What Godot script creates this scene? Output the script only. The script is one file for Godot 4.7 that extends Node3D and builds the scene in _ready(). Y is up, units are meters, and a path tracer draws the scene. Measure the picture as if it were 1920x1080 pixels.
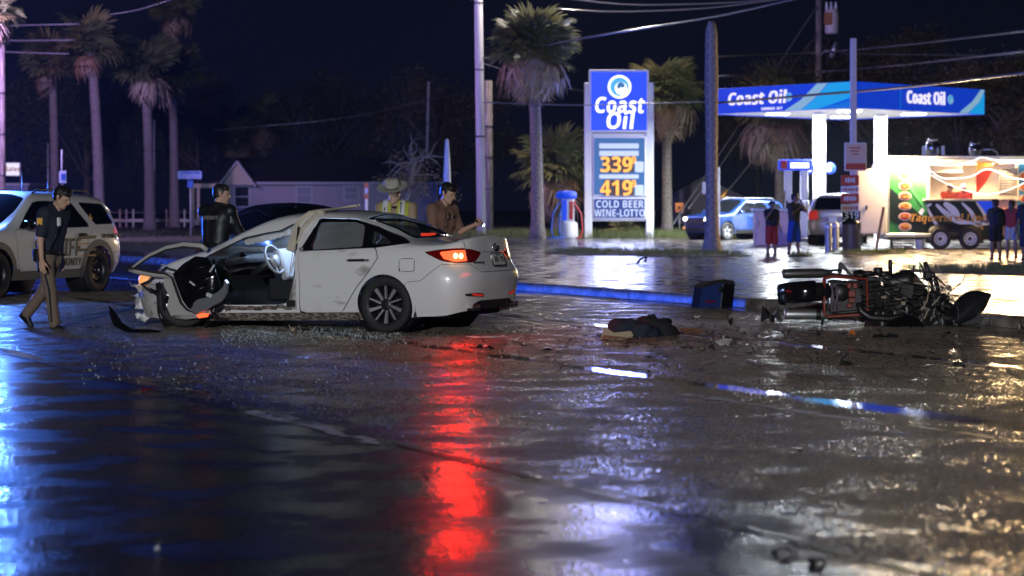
extends Node3D
# Night crash scene on a wet road. Units are metres, camera at the origin looking along -Z.
const FOCAL := 4000.0
const EYE := 1.48
const HORIZON := 390.0
const KX := 2.8
const KZ := 33.0
const ROAD := Vector2(-0.4548, 0.8906)      # along the road (x, depth)
const AWAY := Vector2(0.8906, 0.4548)       # across it, towards the filling station

var M := {}
var taken := {}
var rng := RandomNumberGenerator.new()

func at(px: float, py: float, z: float) -> Vector3:
	return Vector3((px - 960.0) / FOCAL * z, EYE - (py - HORIZON) / FOCAL * z, -z)

func across(x: float, z: float) -> float:
	return (x - KX) * AWAY.x + (z - KZ) * AWAY.y

func along(x: float, z: float) -> float:
	return (x - KX) * ROAD.x + (z - KZ) * ROAD.y

func st(s: float, t: float, y: float = 0.0) -> Vector3:
	return Vector3(KX + AWAY.x * s + ROAD.x * t, y, -(KZ + AWAY.y * s + ROAD.y * t))

func land(z: float) -> float:
	return 0.14 + clampf(z - 58.0, 0.0, 110.0) * 0.006

func on_land(px: float, z: float) -> Vector3:
	return Vector3((px - 960.0) / FOCAL * z, land(z), -z)

func on_road(px: float, py: float) -> Vector3:
	var z := EYE * FOCAL / (py - HORIZON)
	return Vector3((px - 960.0) / FOCAL * z, 0.0, -z)

# ---------------------------------------------------------------- names and tags
func numbered(n: String) -> String:
	if not taken.has(n):
		taken[n] = 0
		return n
	taken[n] += 1
	return "%s_%03d" % [n, taken[n]]

func tag(o: Node3D, label: String, category: String, group: String = "") -> Node3D:
	o.set_meta("label", label)
	o.set_meta("category", category)
	if group != "":
		o.set_meta("group", group)
	return o

func thing(called: String, label: String, category: String, where := Vector3.ZERO, turn := 0.0, group := "") -> Node3D:
	var o := Node3D.new()
	o.name = numbered(called)
	add_child(o, true)
	o.position = where
	o.rotation.y = turn
	return tag(o, label, category, group)

func put(called: String, mesh: Mesh, m: Material, parent: Node3D) -> MeshInstance3D:
	var o := MeshInstance3D.new()
	o.name = called
	o.mesh = mesh
	o.material_override = m
	parent.add_child(o, true)
	return o

func solo(called: String, mesh: Mesh, m: Material, label: String, category: String, where := Vector3.ZERO, turn := 0.0, group := "") -> MeshInstance3D:
	var o := put(numbered(called), mesh, m, self)
	o.position = where
	o.rotation.y = turn
	tag(o, label, category, group)
	return o

func struct(called: String, mesh: Mesh, m: Material, kind := "structure") -> MeshInstance3D:
	var o := put(numbered(called), mesh, m, self)
	o.set_meta("kind", kind)
	return o

# ---------------------------------------------------------------- materials
func lin(r: float, g: float, b: float) -> Color:
	return Color(r, g, b).linear_to_srgb()

func mat(called: String, c: Color, rough := 0.6, metal := 0.0, coat := 0.0) -> StandardMaterial3D:
	if M.has(called):
		return M[called]
	var m := StandardMaterial3D.new()
	m.resource_name = called
	m.albedo_color = lin(c.r, c.g, c.b)
	m.roughness = rough
	m.metallic = metal
	if coat > 0.0:
		m.clearcoat_enabled = true
		m.clearcoat = coat
		m.clearcoat_roughness = 0.08
	M[called] = m
	return m

func glow(called: String, c: Color, power: float) -> StandardMaterial3D:
	if M.has(called):
		return M[called]
	var m := StandardMaterial3D.new()
	m.resource_name = called
	m.albedo_color = lin(c.r * 0.3, c.g * 0.3, c.b * 0.3)
	m.roughness = 0.4
	m.emission_enabled = true
	m.emission = lin(c.r, c.g, c.b)
	m.emission_energy_multiplier = power
	M[called] = m
	return m

func pane(called: String, c: Color, alpha: float, rough := 0.03) -> StandardMaterial3D:
	if M.has(called):
		return M[called]
	var m := StandardMaterial3D.new()
	m.resource_name = called
	m.albedo_color = Color(lin(c.r, c.g, c.b), alpha)
	m.transparency = BaseMaterial3D.TRANSPARENCY_ALPHA
	m.roughness = rough
	M[called] = m
	return m

func noise_tex(seed_: int, freq: float, kind: int, octaves: int, size: int, ramp: Array, bump := 0.0) -> NoiseTexture2D:
	var n := FastNoiseLite.new()
	n.seed = seed_
	n.frequency = freq
	n.noise_type = kind
	n.fractal_octaves = octaves
	n.fractal_type = FastNoiseLite.FRACTAL_FBM if octaves > 1 else FastNoiseLite.FRACTAL_NONE
	if kind == FastNoiseLite.TYPE_CELLULAR:
		n.cellular_return_type = FastNoiseLite.RETURN_DISTANCE
		n.cellular_distance_function = FastNoiseLite.DISTANCE_EUCLIDEAN
	var t := NoiseTexture2D.new()
	t.width = size
	t.height = size
	t.seamless = true
	t.noise = n
	if bump > 0.0:
		t.as_normal_map = true
		t.bump_strength = bump
	if ramp.size() > 0:
		var g := Gradient.new()
		var offs := PackedFloat32Array()
		var cols := PackedColorArray()
		for k in ramp:
			offs.append(k[0])
			cols.append(k[1] if k[1] is Color else Color(k[1], k[1], k[1]))
		g.offsets = offs
		g.colors = cols
		t.color_ramp = g
	return t

func grained(m: StandardMaterial3D, tex: Texture2D, scale: float, world := true) -> StandardMaterial3D:
	m.albedo_texture = tex
	m.uv1_triplanar = true
	m.uv1_world_triplanar = world
	m.uv1_scale = Vector3.ONE * scale
	return m

# ---------------------------------------------------------------- mesh building
class Shape:
	var s := SurfaceTool.new()
	var has_color := false
	var tint := Color.WHITE
	func _init() -> void:
		s.begin(Mesh.PRIMITIVE_TRIANGLES)
		s.set_smooth_group(-1)
	func soft(on := true) -> void:
		s.set_smooth_group(1 if on else -1)
	func color(c: Color) -> void:
		s.set_color(c)
	func tri(a: Vector3, b: Vector3, c: Vector3) -> void:
		s.add_vertex(a); s.add_vertex(b); s.add_vertex(c)
	func tri_uv(a: Vector3, b: Vector3, c: Vector3, ua: Vector2, ub: Vector2, uc: Vector2) -> void:
		s.set_uv(ua); s.add_vertex(a); s.set_uv(ub); s.add_vertex(b); s.set_uv(uc); s.add_vertex(c)
	func quad(a: Vector3, b: Vector3, c: Vector3, d: Vector3) -> void:
		tri(a, b, c); tri(a, c, d)
	func box(c: Vector3, size: Vector3, basis := Basis(), bev := 0.0) -> void:
		var h := size * 0.5
		bev = minf(bev, minf(h.x, minf(h.y, h.z)) * 0.9)
		if bev <= 0.0:
			var v := []
			for i in 8:
				v.append(c + basis * Vector3(h.x if i & 1 else -h.x, h.y if i & 2 else -h.y, h.z if i & 4 else -h.z))
			quad(v[0], v[2], v[3], v[1]); quad(v[4], v[5], v[7], v[6])
			quad(v[0], v[4], v[6], v[2]); quad(v[1], v[3], v[7], v[5])
			quad(v[0], v[1], v[5], v[4]); quad(v[2], v[6], v[7], v[3])
			return
		# chamfered box: three inset faces per corner
		var p := []
		for i in 8:
			var sx := 1.0 if i & 1 else -1.0
			var sy := 1.0 if i & 2 else -1.0
			var sz := 1.0 if i & 4 else -1.0
			p.append([c + basis * Vector3(sx * h.x, sy * (h.y - bev), sz * (h.z - bev)), c + basis * Vector3(sx * (h.x - bev), sy * h.y, sz * (h.z - bev)), c + basis * Vector3(sx * (h.x - bev), sy * (h.y - bev), sz * h.z)])
		quad(p[0][0], p[4][0], p[6][0], p[2][0]); quad(p[1][0], p[3][0], p[7][0], p[5][0])
		quad(p[0][1], p[1][1], p[5][1], p[4][1]); quad(p[2][1], p[6][1], p[7][1], p[3][1])
		quad(p[0][2], p[2][2], p[3][2], p[1][2]); quad(p[4][2], p[5][2], p[7][2], p[6][2])
		for e in [[0, 1], [2, 3], [4, 5], [6, 7]]:
			_edge(p, e, 1, 2)
		for e in [[0, 2], [1, 3], [4, 6], [5, 7]]:
			_edge(p, e, 0, 2)
		for e in [[0, 4], [1, 5], [2, 6], [3, 7]]:
			_edge(p, e, 0, 1)
		for i in 8:
			var flip := ((1 if i & 1 else 0) + (1 if i & 2 else 0) + (1 if i & 4 else 0)) % 2 == 1
			if flip: tri(p[i][0], p[i][2], p[i][1])
			else: tri(p[i][0], p[i][1], p[i][2])
	func _edge(p: Array, e: Array, f: int, g: int) -> void:
		var a: Vector3 = p[e[0]][f]
		var b: Vector3 = p[e[1]][f]
		var c: Vector3 = p[e[1]][g]
		var d: Vector3 = p[e[0]][g]
		quad(a, b, c, d)
	func tube(pts: Array, radii: Variant, sides := 8, caps := true) -> void:
		var rings := []
		var n := pts.size()
		var up := Vector3.UP
		for i in n:
			var dir: Vector3 = (pts[mini(i + 1, n - 1)] - pts[maxi(i - 1, 0)]).normalized()
			if absf(dir.dot(up)) > 0.95:
				up = Vector3.RIGHT if absf(dir.x) < 0.8 else Vector3.BACK
			var u := dir.cross(up).normalized()
			var w := u.cross(dir).normalized()
			up = w
			var r: float = radii[i] if radii is Array else radii
			var ring := []
			for k in sides:
				var a := TAU * k / sides
				ring.append(pts[i] + (u * cos(a) + w * sin(a)) * r)
			rings.append(ring)
		for i in n - 1:
			for k in sides:
				var k2 := (k + 1) % sides
				quad(rings[i][k], rings[i + 1][k], rings[i + 1][k2], rings[i][k2])
		if caps:
			for k in range(1, sides - 1):
				tri(rings[0][0], rings[0][k], rings[0][k + 1])
				tri(rings[n - 1][0], rings[n - 1][k + 1], rings[n - 1][k])
	# profile: [radius, height] pairs, turned about the y axis of xf
	func lathe(profile: Array, seg := 24, xf := Transform3D(), sweep := TAU, first := 0.0) -> void:
		for i in profile.size() - 1:
			for k in seg:
				var a := first + sweep * k / seg
				var b := first + sweep * (k + 1) / seg
				var p0: Array = profile[i]
				var p1: Array = profile[i + 1]
				var q0 := xf * Vector3(p0[0] * cos(a), p0[1], p0[0] * sin(a))
				var q1 := xf * Vector3(p1[0] * cos(a), p1[1], p1[0] * sin(a))
				var q2 := xf * Vector3(p1[0] * cos(b), p1[1], p1[0] * sin(b))
				var q3 := xf * Vector3(p0[0] * cos(b), p0[1], p0[0] * sin(b))
				if p0[0] > 1e-5: tri(q0, q2, q3)
				if p1[0] > 1e-5: tri(q0, q1, q2)
	# outline in x, y pushed along z by depth (centred)
	func prism(poly: PackedVector2Array, depth: float, xf := Transform3D()) -> void:
		var idx := Geometry2D.triangulate_polygon(poly)
		var h := depth * 0.5
		for i in range(0, idx.size(), 3):
			var a := poly[idx[i]]
			var b := poly[idx[i + 1]]
			var c := poly[idx[i + 2]]
			tri(xf * Vector3(a.x, a.y, h), xf * Vector3(c.x, c.y, h), xf * Vector3(b.x, b.y, h))
			tri(xf * Vector3(a.x, a.y, -h), xf * Vector3(b.x, b.y, -h), xf * Vector3(c.x, c.y, -h))
		var cw := Geometry2D.is_polygon_clockwise(poly)
		for i in poly.size():
			var a := poly[i]
			var b := poly[(i + 1) % poly.size()]
			if cw: quad(xf * Vector3(a.x, a.y, h), xf * Vector3(a.x, a.y, -h), xf * Vector3(b.x, b.y, -h), xf * Vector3(b.x, b.y, h))
			else: quad(xf * Vector3(a.x, a.y, h), xf * Vector3(b.x, b.y, h), xf * Vector3(b.x, b.y, -h), xf * Vector3(a.x, a.y, -h))
	func grid(rows: Array) -> void:
		for i in rows.size() - 1:
			for k in rows[i].size() - 1:
				quad(rows[i][k], rows[i + 1][k], rows[i + 1][k + 1], rows[i][k + 1])
	func ball(c: Vector3, r: Vector3, seg := 12) -> void:
		var rows := []
		for i in seg / 2 + 1:
			var row := []
			var a := PI * i / (seg / 2)
			for k in seg + 1:
				var b := TAU * k / seg
				row.append(c + Vector3(r.x * sin(a) * cos(b), r.y * cos(a), r.z * sin(a) * sin(b)))
			rows.append(row)
		grid(rows)
	func mesh() -> ArrayMesh:
		s.generate_normals()
		return s.commit()

func pv(a: Array) -> PackedVector2Array:
	var p := PackedVector2Array()
	for i in range(0, a.size(), 2):
		p.append(Vector2(a[i], a[i + 1]))
	return p

func tube_mesh(pts: Array, radii: Variant, sides := 8) -> ArrayMesh:
	var b := Shape.new()
	b.soft()
	b.tube(pts, radii, sides)
	return b.mesh()

func box_mesh(size: Vector3, bev := 0.0, c := Vector3.ZERO) -> ArrayMesh:
	var b := Shape.new()
	b.box(c, size, Basis(), bev)
	return b.mesh()

func prism_mesh(poly: PackedVector2Array, depth: float, xf := Transform3D()) -> ArrayMesh:
	var b := Shape.new()
	b.prism(poly, depth, xf)
	return b.mesh()

func lathe_mesh(profile: Array, seg := 24, xf := Transform3D()) -> ArrayMesh:
	var b := Shape.new()
	b.soft()
	b.lathe(profile, seg, xf)
	return b.mesh()

func rounded(w: float, h: float, r: float, n := 4) -> PackedVector2Array:
	var p := PackedVector2Array()
	for q in 4:
		var c := Vector2((w * 0.5 - r) * (1 if q == 0 or q == 3 else -1), (h * 0.5 - r) * (1 if q < 2 else -1))
		for i in n + 1:
			var a := PI * 0.5 * (q + float(i) / n)
			p.append(c + Vector2(cos(a), sin(a)) * r)
	return p

func words(called: String, text: String, height: float, m: Material, parent: Node3D, xf: Transform3D, depth := 0.01, bold := true, font_name := "Droid Sans", slant := 0.0, stretch := 1.0) -> MeshInstance3D:
	var t := TextMesh.new()
	var f := SystemFont.new()
	f.font_names = PackedStringArray([font_name])
	f.font_weight = 700 if bold else 400
	t.font = f
	t.text = text
	t.font_size = 64
	t.pixel_size = height / 51.0
	t.depth = depth
	t.curve_step = 2.0
	var o := put(called, t, m, parent)
	o.transform = xf * Transform3D(Basis(Vector3(stretch, 0, 0), Vector3(slant, 1, 0), Vector3(0, 0, 1)), Vector3.ZERO)
	return o

# a quarter-resolution triangle soup that can be cut along outlines
class Soup:
	var p := PackedVector3Array()
	var n := PackedVector3Array()
	func add(v: Vector3, nn: Vector3) -> void:
		p.append(v); n.append(nn)
	func mesh(push := 0.0) -> ArrayMesh:
		var arr := []
		arr.resize(Mesh.ARRAY_MAX)
		if push != 0.0:
			var q := PackedVector3Array()
			for i in p.size():
				q.append(p[i] + n[i] * push)
			arr[Mesh.ARRAY_VERTEX] = q
		else:
			arr[Mesh.ARRAY_VERTEX] = p
		arr[Mesh.ARRAY_NORMAL] = n
		var m := ArrayMesh.new()
		if p.size() > 0:
			m.add_surface_from_arrays(Mesh.PRIMITIVE_TRIANGLES, arr)
		return m

func poly_dist(poly: PackedVector2Array, q: Vector2) -> float:
	var best := 1e9
	var inside := false
	var j := poly.size() - 1
	for i in poly.size():
		var a := poly[i]
		var b := poly[j]
		var e := b - a
		var w := q - a
		var h := clampf(w.dot(e) / e.dot(e), 0.0, 1.0)
		best = minf(best, (w - e * h).length_squared())
		if (a.y > q.y) != (b.y > q.y) and q.x < (b.x - a.x) * (q.y - a.y) / (b.y - a.y) + a.x:
			inside = not inside
		j = i
	return -sqrt(best) if inside else sqrt(best)

# axis: "side" looks along z, "top" along y, "rear" along x
func outline(axis: String, pts: Array, lim := {}) -> Dictionary:
	var d := {"axis": axis, "poly": pv(pts)}
	var r := Rect2(d.poly[0], Vector2.ZERO)
	for q in d.poly:
		r = r.expand(q)
	d.rect = r.grow(0.06)
	d.merge(lim)
	return d

func field(d: Dictionary, v: Vector3) -> float:
	var q: Vector2
	var axis: String = d.axis
	if axis == "side": q = Vector2(v.x, v.y)
	elif axis == "top": q = Vector2(v.x, v.z)
	else: q = Vector2(v.z, v.y)
	var f := 0.06
	if d.has("circle"):
		f = q.distance_to(d.circle) - float(d.r)
	elif (d.rect as Rect2).has_point(q):
		f = poly_dist(d.poly, q)
	if d.has("zmin"): f = maxf(f, float(d.zmin) - v.z)
	if d.has("zmax"): f = maxf(f, v.z - float(d.zmax))
	if d.has("xmin"): f = maxf(f, float(d.xmin) - v.x)
	if d.has("xmax"): f = maxf(f, v.x - float(d.xmax))
	if d.has("ymin"): f = maxf(f, float(d.ymin) - v.y)
	if d.has("ymax"): f = maxf(f, v.y - float(d.ymax))
	return f

func split(s: Soup, d: Dictionary, lev := 0.0) -> Array:
	var a := Soup.new()
	var b := Soup.new()
	var cnt := s.p.size()
	for i in range(0, cnt, 3):
		var f0 := field(d, s.p[i]) - lev
		var f1 := field(d, s.p[i + 1]) - lev
		var f2 := field(d, s.p[i + 2]) - lev
		if f0 >= 0.0 and f1 >= 0.0 and f2 >= 0.0:
			for k in 3: b.add(s.p[i + k], s.n[i + k])
			continue
		if f0 < 0.0 and f1 < 0.0 and f2 < 0.0:
			for k in 3: a.add(s.p[i + k], s.n[i + k])
			continue
		var fs := [f0, f1, f2]
		var one := 0
		var neg := 0
		for k in 3:
			if fs[k] < 0.0: neg += 1
		for k in 3:
			if (fs[k] < 0.0) == (neg == 1): one = k
		var k1 := (one + 1) % 3
		var k2 := (one + 2) % 3
		var t1: float = fs[one] / (fs[one] - fs[k1])
		var t2: float = fs[one] / (fs[one] - fs[k2])
		var v0 := s.p[i + one]
		var n0 := s.n[i + one]
		var va := v0.lerp(s.p[i + k1], t1)
		var na := n0.lerp(s.n[i + k1], t1)
		var vb := v0.lerp(s.p[i + k2], t2)
		var nb := n0.lerp(s.n[i + k2], t2)
		var tip := a if neg == 1 else b
		var base := b if neg == 1 else a
		tip.add(v0, n0); tip.add(va, na); tip.add(vb, nb)
		base.add(va, na); base.add(s.p[i + k1], s.n[i + k1]); base.add(s.p[i + k2], s.n[i + k2])
		base.add(va, na); base.add(s.p[i + k2], s.n[i + k2]); base.add(vb, nb)
	return [a, b]

# Catmull-Rom surface through rows of points, for z >= 0, mirrored to z <= 0
func skin(rows: Array, su: int, sv: int) -> Soup:
	var nr := rows.size()
	var nc: int = rows[0].size()
	var fine := []
	for r in nr:
		var line := []
		for c in nc - 1:
			for k in su:
				line.append((rows[r][c] as Vector3).cubic_interpolate(rows[r][c + 1], rows[r][maxi(c - 1, 0)], rows[r][mini(c + 2, nc - 1)], float(k) / su))
		line.append(rows[r][nc - 1])
		fine.append(line)
	var g := []
	for r in nr - 1:
		for k in sv:
			var line := []
			for c in fine[0].size():
				line.append((fine[r][c] as Vector3).cubic_interpolate(fine[r + 1][c], fine[maxi(r - 1, 0)][c], fine[mini(r + 2, nr - 1)][c], float(k) / sv))
			g.append(line)
	g.append(fine[nr - 1])
	var norm := []
	var h := g.size()
	var w: int = g[0].size()
	for i in h:
		var line := []
		for k in w:
			var du: Vector3 = g[i][mini(k + 1, w - 1)] - g[i][maxi(k - 1, 0)]
			var dv: Vector3 = g[mini(i + 1, h - 1)][k] - g[maxi(i - 1, 0)][k]
			var q := du.cross(dv)
			if absf(g[i][k].z) < 1e-4: q.z = 0.0
			q = q.normalized()
			if q.length() < 0.5: q = Vector3.UP
			line.append(q)
		norm.append(line)
	var s := Soup.new()
	var flip := Vector3(1, 1, -1)
	for i in h - 1:
		for k in w - 1:
			for tri in [[0, 1, 2], [0, 2, 3]]:
				var q := [[i, k], [i + 1, k], [i + 1, k + 1], [i, k + 1]]
				for e in tri: s.add(g[q[e][0]][q[e][1]], norm[q[e][0]][q[e][1]])
				for e in [tri[0], tri[2], tri[1]]: s.add(g[q[e][0]][q[e][1]] * flip, norm[q[e][0]][q[e][1]] * flip)
	return s

# cuts a panel out of the car's skin, leaving a narrow recessed shut line round it
class Car:
	var left: Soup
	var seams := Soup.new()

func cut(c: Car, d: Dictionary, gap := 0.0) -> Soup:
	if gap <= 0.0:
		var r := split(c.left, d)
		c.left = r[1]
		return r[0]
	var outer := split(c.left, d, gap)
	c.left = outer[1]
	var inner := split(outer[0], d, -gap)
	c.seams.p.append_array(inner[1].p)
	c.seams.n.append_array(inner[1].n)
	return inner[0]
# ================================================================ scene
func _ready() -> void:
	# ---- camera
	var cam := Camera3D.new()
	cam.name = "camera"
	add_child(cam)
	var lens := CameraAttributesPhysical.new()
	lens.frustum_focal_length = 75.0
	lens.frustum_focus_distance = 25.5
	lens.exposure_aperture = 2.2
	lens.frustum_near = 0.1
	lens.frustum_far = 900.0
	cam.attributes = lens
	cam.projection = Camera3D.PROJECTION_FRUSTUM
	cam.near = 0.1
	cam.far = 900.0
	cam.size = 0.1 * 1080.0 / FOCAL
	cam.frustum_offset = Vector2(0.0, 0.1 * (HORIZON - 540.0) / FOCAL)
	cam.position = Vector3(0, EYE, 0)
	cam.current = true
	# ---- night sky and exposure
	var env := Environment.new()
	env.background_mode = Environment.BG_SKY
	var skym := ProceduralSkyMaterial.new()
	skym.sky_top_color = lin(0.0016, 0.0024, 0.0068)
	skym.sky_horizon_color = lin(0.0022, 0.0030, 0.0080)
	skym.ground_horizon_color = lin(0.0022, 0.0030, 0.0080)
	skym.ground_bottom_color = lin(0.001, 0.001, 0.002)
	skym.sun_angle_max = 0.0
	var sky := Sky.new()
	sky.sky_material = skym
	env.sky = sky
	env.tonemap_mode = Environment.TONE_MAPPER_LINEAR
	env.tonemap_exposure = 1.0
	env.fog_enabled = true
	env.fog_density = 0.00012
	env.fog_light_color = Color(0.85, 0.9, 1.0)
	env.sdfgi_enabled = true
	env.ssao_enabled = true
	env.ssil_enabled = true
	var we := WorldEnvironment.new()
	we.name = "night_sky"
	we.environment = env
	add_child(we)
	rng.seed = 5
	make_materials()
	big_lights()
	build_ground()
	build_sedan()
	build_rest()

func lamp(called: String, where: Vector3, c: Color, energy: float, size: float) -> OmniLight3D:
	var l := OmniLight3D.new()
	l.name = numbered(called)
	l.light_color = c
	l.light_energy = energy
	l.light_size = size
	l.omni_range = 300.0
	l.omni_attenuation = 2.0
	l.shadow_enabled = true
	add_child(l)
	l.position = where
	return l
func make_materials() -> void:
	mat("rubber", Color(0.018, 0.018, 0.02), 0.75)
	mat("dark", Color(0.008, 0.008, 0.009), 0.8)
	mat("dark_metal", Color(0.06, 0.06, 0.065), 0.45, 0.8)
	mat("alloy", Color(0.50, 0.50, 0.51), 0.34, 0.6)
	glow("added_dome_glow", Color(0.72, 0.84, 1.0), 3.0)  # glow of a cabin lamp added to brighten the interior
	mat("chrome", Color(0.75, 0.75, 0.77), 0.12, 1.0)
	mat("brushed", Color(0.55, 0.56, 0.58), 0.42, 0.9)
	mat("black_steel", Color(0.02, 0.02, 0.022), 0.4, 0.3)
	mat("steel_white", Color(0.62, 0.62, 0.62), 0.45)
	mat("white_paint", Color(0.74, 0.73, 0.72), 0.35, 0.0, 1.0)
	mat("gloss_black", Color(0.006, 0.006, 0.007), 0.12)
	mat("black_plastic", Color(0.015, 0.015, 0.017), 0.5)
	mat("silver_plastic", Color(0.5, 0.5, 0.52), 0.35, 0.3)
	mat("seat_cloth", Color(0.09, 0.09, 0.10), 0.8)
	mat("pale_cloth", Color(0.55, 0.55, 0.54), 0.85)
	mat("canvas", Color(0.50, 0.46, 0.37), 0.85)
	mat("door_grey", Color(0.42, 0.40, 0.385), 0.4, 0.0, 0.5)
	mat("plate_white", Color(0.6, 0.6, 0.58), 0.4)
	mat("plate_ink", Color(0.02, 0.06, 0.03), 0.5)
	mat("orange_paint", Color(0.6, 0.16, 0.02), 0.5)
	mat("red_lens", Color(0.16, 0.004, 0.004), 0.12)
	mat("amber_lens", Color(0.55, 0.25, 0.10), 0.2)
	glow("red_lens_lit", Color(0.6, 0.03, 0.02), 0.5)
	glow("tail_glow", Color(1.0, 0.10, 0.03), 2.0)
	glow("bulb_amber", Color(1.0, 0.48, 0.20), 5.0)
	glow("tail_glow_dim", Color(1.0, 0.12, 0.05), 1.2)
	glow("brake_glow", Color(1.0, 0.06, 0.02), 1.6)
	glow("door_lamp", Color(1.0, 0.10, 0.03), 2.2)
	glow("amber_glow", Color(1.0, 0.42, 0.14), 0.9)
	pane("tint_glass", Color(0.03, 0.035, 0.04), 0.55)
	pane("cracked_glass", Color(0.30, 0.40, 0.50), 0.7, 0.38)
	mat("wheel_grey", Color(0.34, 0.34, 0.36), 0.4)
	var scuff := noise_tex(11, 0.006, FastNoiseLite.TYPE_SIMPLEX_SMOOTH, 5, 512, [[0.0, Color(0.72, 0.70, 0.68)], [0.62, Color(1, 1, 1)], [0.74, Color(0.93, 0.92, 0.9)], [0.9, Color(0.55, 0.53, 0.51)]])
	grained(mat("white_scuffed", Color(0.60, 0.58, 0.56), 0.38, 0.0, 0.8), scuff, 1.3, false)
	var smear := noise_tex(13, 0.004, FastNoiseLite.TYPE_SIMPLEX_SMOOTH, 6, 512, [[0.0, Color(1, 1, 1)], [0.70, Color(1, 1, 1)], [0.80, Color(0.86, 0.85, 0.84)], [0.95, Color(0.7, 0.69, 0.67)]])
	grained(mat("white_door", Color(0.74, 0.73, 0.72), 0.36, 0.0, 0.9), smear, 1.0, false)
	M["white_door"].uv1_scale = Vector3(0.7, 1.6, 1.0)
	var scrape := noise_tex(12, 0.012, FastNoiseLite.TYPE_SIMPLEX_SMOOTH, 5, 512, [[0.0, Color(0.2, 0.18, 0.16)], [0.40, Color(0.4, 0.37, 0.34)], [0.62, Color(0.8, 0.77, 0.74)], [1.0, Color(1, 1, 1)]])
	var sw := grained(mat("scraped_white", Color(0.42, 0.38, 0.35), 0.55), scrape, 1.0, false)
	sw.uv1_scale = Vector3(1.6, 7.0, 5.0)
	# station and signs
	mat("sign_white", Color(0.72, 0.72, 0.74), 0.4)
	mat("sign_white_paint", Color(0.62, 0.61, 0.58), 0.5)
	mat("sign_pale_paint", Color(0.66, 0.65, 0.68), 0.5)
	mat("soffit", Color(0.78, 0.78, 0.78), 0.5)
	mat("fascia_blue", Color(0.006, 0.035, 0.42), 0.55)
	mat("street_blue", Color(0.02, 0.09, 0.42), 0.4)
	glow("sign_blue", Color(0.006, 0.06, 0.95), 1.0)
	glow("sign_lit", Color(1, 1, 1), 1.5)
	glow("sign_pale", Color(0.62, 0.72, 0.95), 0.75)
	glow("sign_dim", Color(0.08, 0.17, 0.42), 0.8)
	glow("sign_teal", Color(0.035, 0.14, 0.36), 0.8)
	glow("sign_navy", Color(0.008, 0.035, 0.22), 0.9)
	glow("digit_glow", Color(1.0, 0.40, 0.05), 1.5)
	mat("digit_white", Color(0.75, 0.75, 0.75), 0.5)
	mat("digit_board", Color(0.07, 0.05, 0.05), 0.5)
	glow("logo_cyan", Color(0.07, 0.42, 0.75), 1.0)
	glow("logo_teal", Color(0.02, 0.14, 0.36), 1.0)
	glow("stripe_pale", Color(0.30, 0.55, 0.74), 0.7)
	glow("stripe_cyan", Color(0.01, 0.34, 0.75), 0.9)
	glow("stripe_deep", Color(0.005, 0.16, 0.62), 0.9)
	glow("fascia_letter", Color(0.9, 0.84, 0.95), 1.0)
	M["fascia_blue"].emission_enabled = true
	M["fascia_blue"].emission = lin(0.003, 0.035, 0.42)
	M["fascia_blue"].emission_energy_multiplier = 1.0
	glow("soffit_glow", Color(1, 1, 1), 6.0)
	mat("red_paint", Color(0.45, 0.025, 0.02), 0.45)
	mat("white_lit_pink", Color(0.62, 0.42, 0.48), 0.4)  # white cabinet with the pink of its lighting mixed into the colour
	mat("bin_purple", Color(0.13, 0.10, 0.15), 0.5)
	mat("steel_grey", Color(0.30, 0.30, 0.31), 0.5, 0.4)
	mat("blue_rubber", Color(0.01, 0.08, 0.42), 0.5)
	mat("pole_pink", Color(0.55, 0.46, 0.47), 0.5)
	mat("poster_peach", Color(0.62, 0.40, 0.30), 0.5)
	# trailer
	mat("trailer_wall", Color(0.5, 0.45, 0.4), 0.4)
	mat("cream_wall", Color(0.70, 0.62, 0.52), 0.5)
	mat("trailer_green", Color(0.035, 0.20, 0.055), 0.35)
	mat("trailer_dark", Color(0.012, 0.022, 0.022), 0.3)
	mat("leaf_green", Color(0.06, 0.30, 0.09), 0.4)
	mat("trailer_pink", Color(0.34, 0.22, 0.30), 0.4)
	mat("trailer_blue", Color(0.03, 0.17, 0.36), 0.4)
	mat("mural_white", Color(0.66, 0.68, 0.72), 0.4)
	mat("gold_paint", Color(0.62, 0.30, 0.05), 0.4)
	mat("gold_cloth", Color(0.75, 0.42, 0.06), 0.7)
	mat("red_cloth", Color(0.62, 0.05, 0.025), 0.7)
	mat("counter_steel", Color(0.62, 0.54, 0.43), 0.35, 0.4)
	mat("menu_grey", Color(0.20, 0.18, 0.17), 0.4)
	mat("dish_rim", Color(0.58, 0.42, 0.34), 0.4)
	mat("dish_orange", Color(0.62, 0.24, 0.05), 0.4)
	mat("dish_red", Color(0.42, 0.07, 0.03), 0.4)
	mat("dish_brown", Color(0.22, 0.09, 0.05), 0.4)
	mat("wood", Color(0.20, 0.12, 0.07), 0.75)
	glow("warm_tube", Color(1.0, 0.86, 0.62), 9.0)
	glow("bulb_glow", Color(1.0, 0.88, 0.68), 7.0)
	glow("rope_glow", Color(0.85, 0.92, 1.0), 2.2)
	mat("rope_sleeve", Color(0.6, 0.62, 0.66), 0.4)
	# far things
	mat("house_wall", Color(0.40, 0.36, 0.40), 0.7)
	mat("house_trim", Color(0.50, 0.48, 0.50), 0.6)
	mat("house_cream", Color(0.60, 0.50, 0.36), 0.7)
	mat("dark_roof", Color(0.02, 0.02, 0.022), 0.85)
	mat("night_pane", Color(0.012, 0.013, 0.02), 0.1)
	mat("blind_grey", Color(0.25, 0.25, 0.30), 0.5)
	mat("shop_wall", Color(0.20, 0.22, 0.30), 0.7)
	glow("box_glow", Color(0.85, 0.82, 0.85), 0.95)
	mat("fence_pale", Color(0.40, 0.37, 0.30), 0.8)
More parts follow.
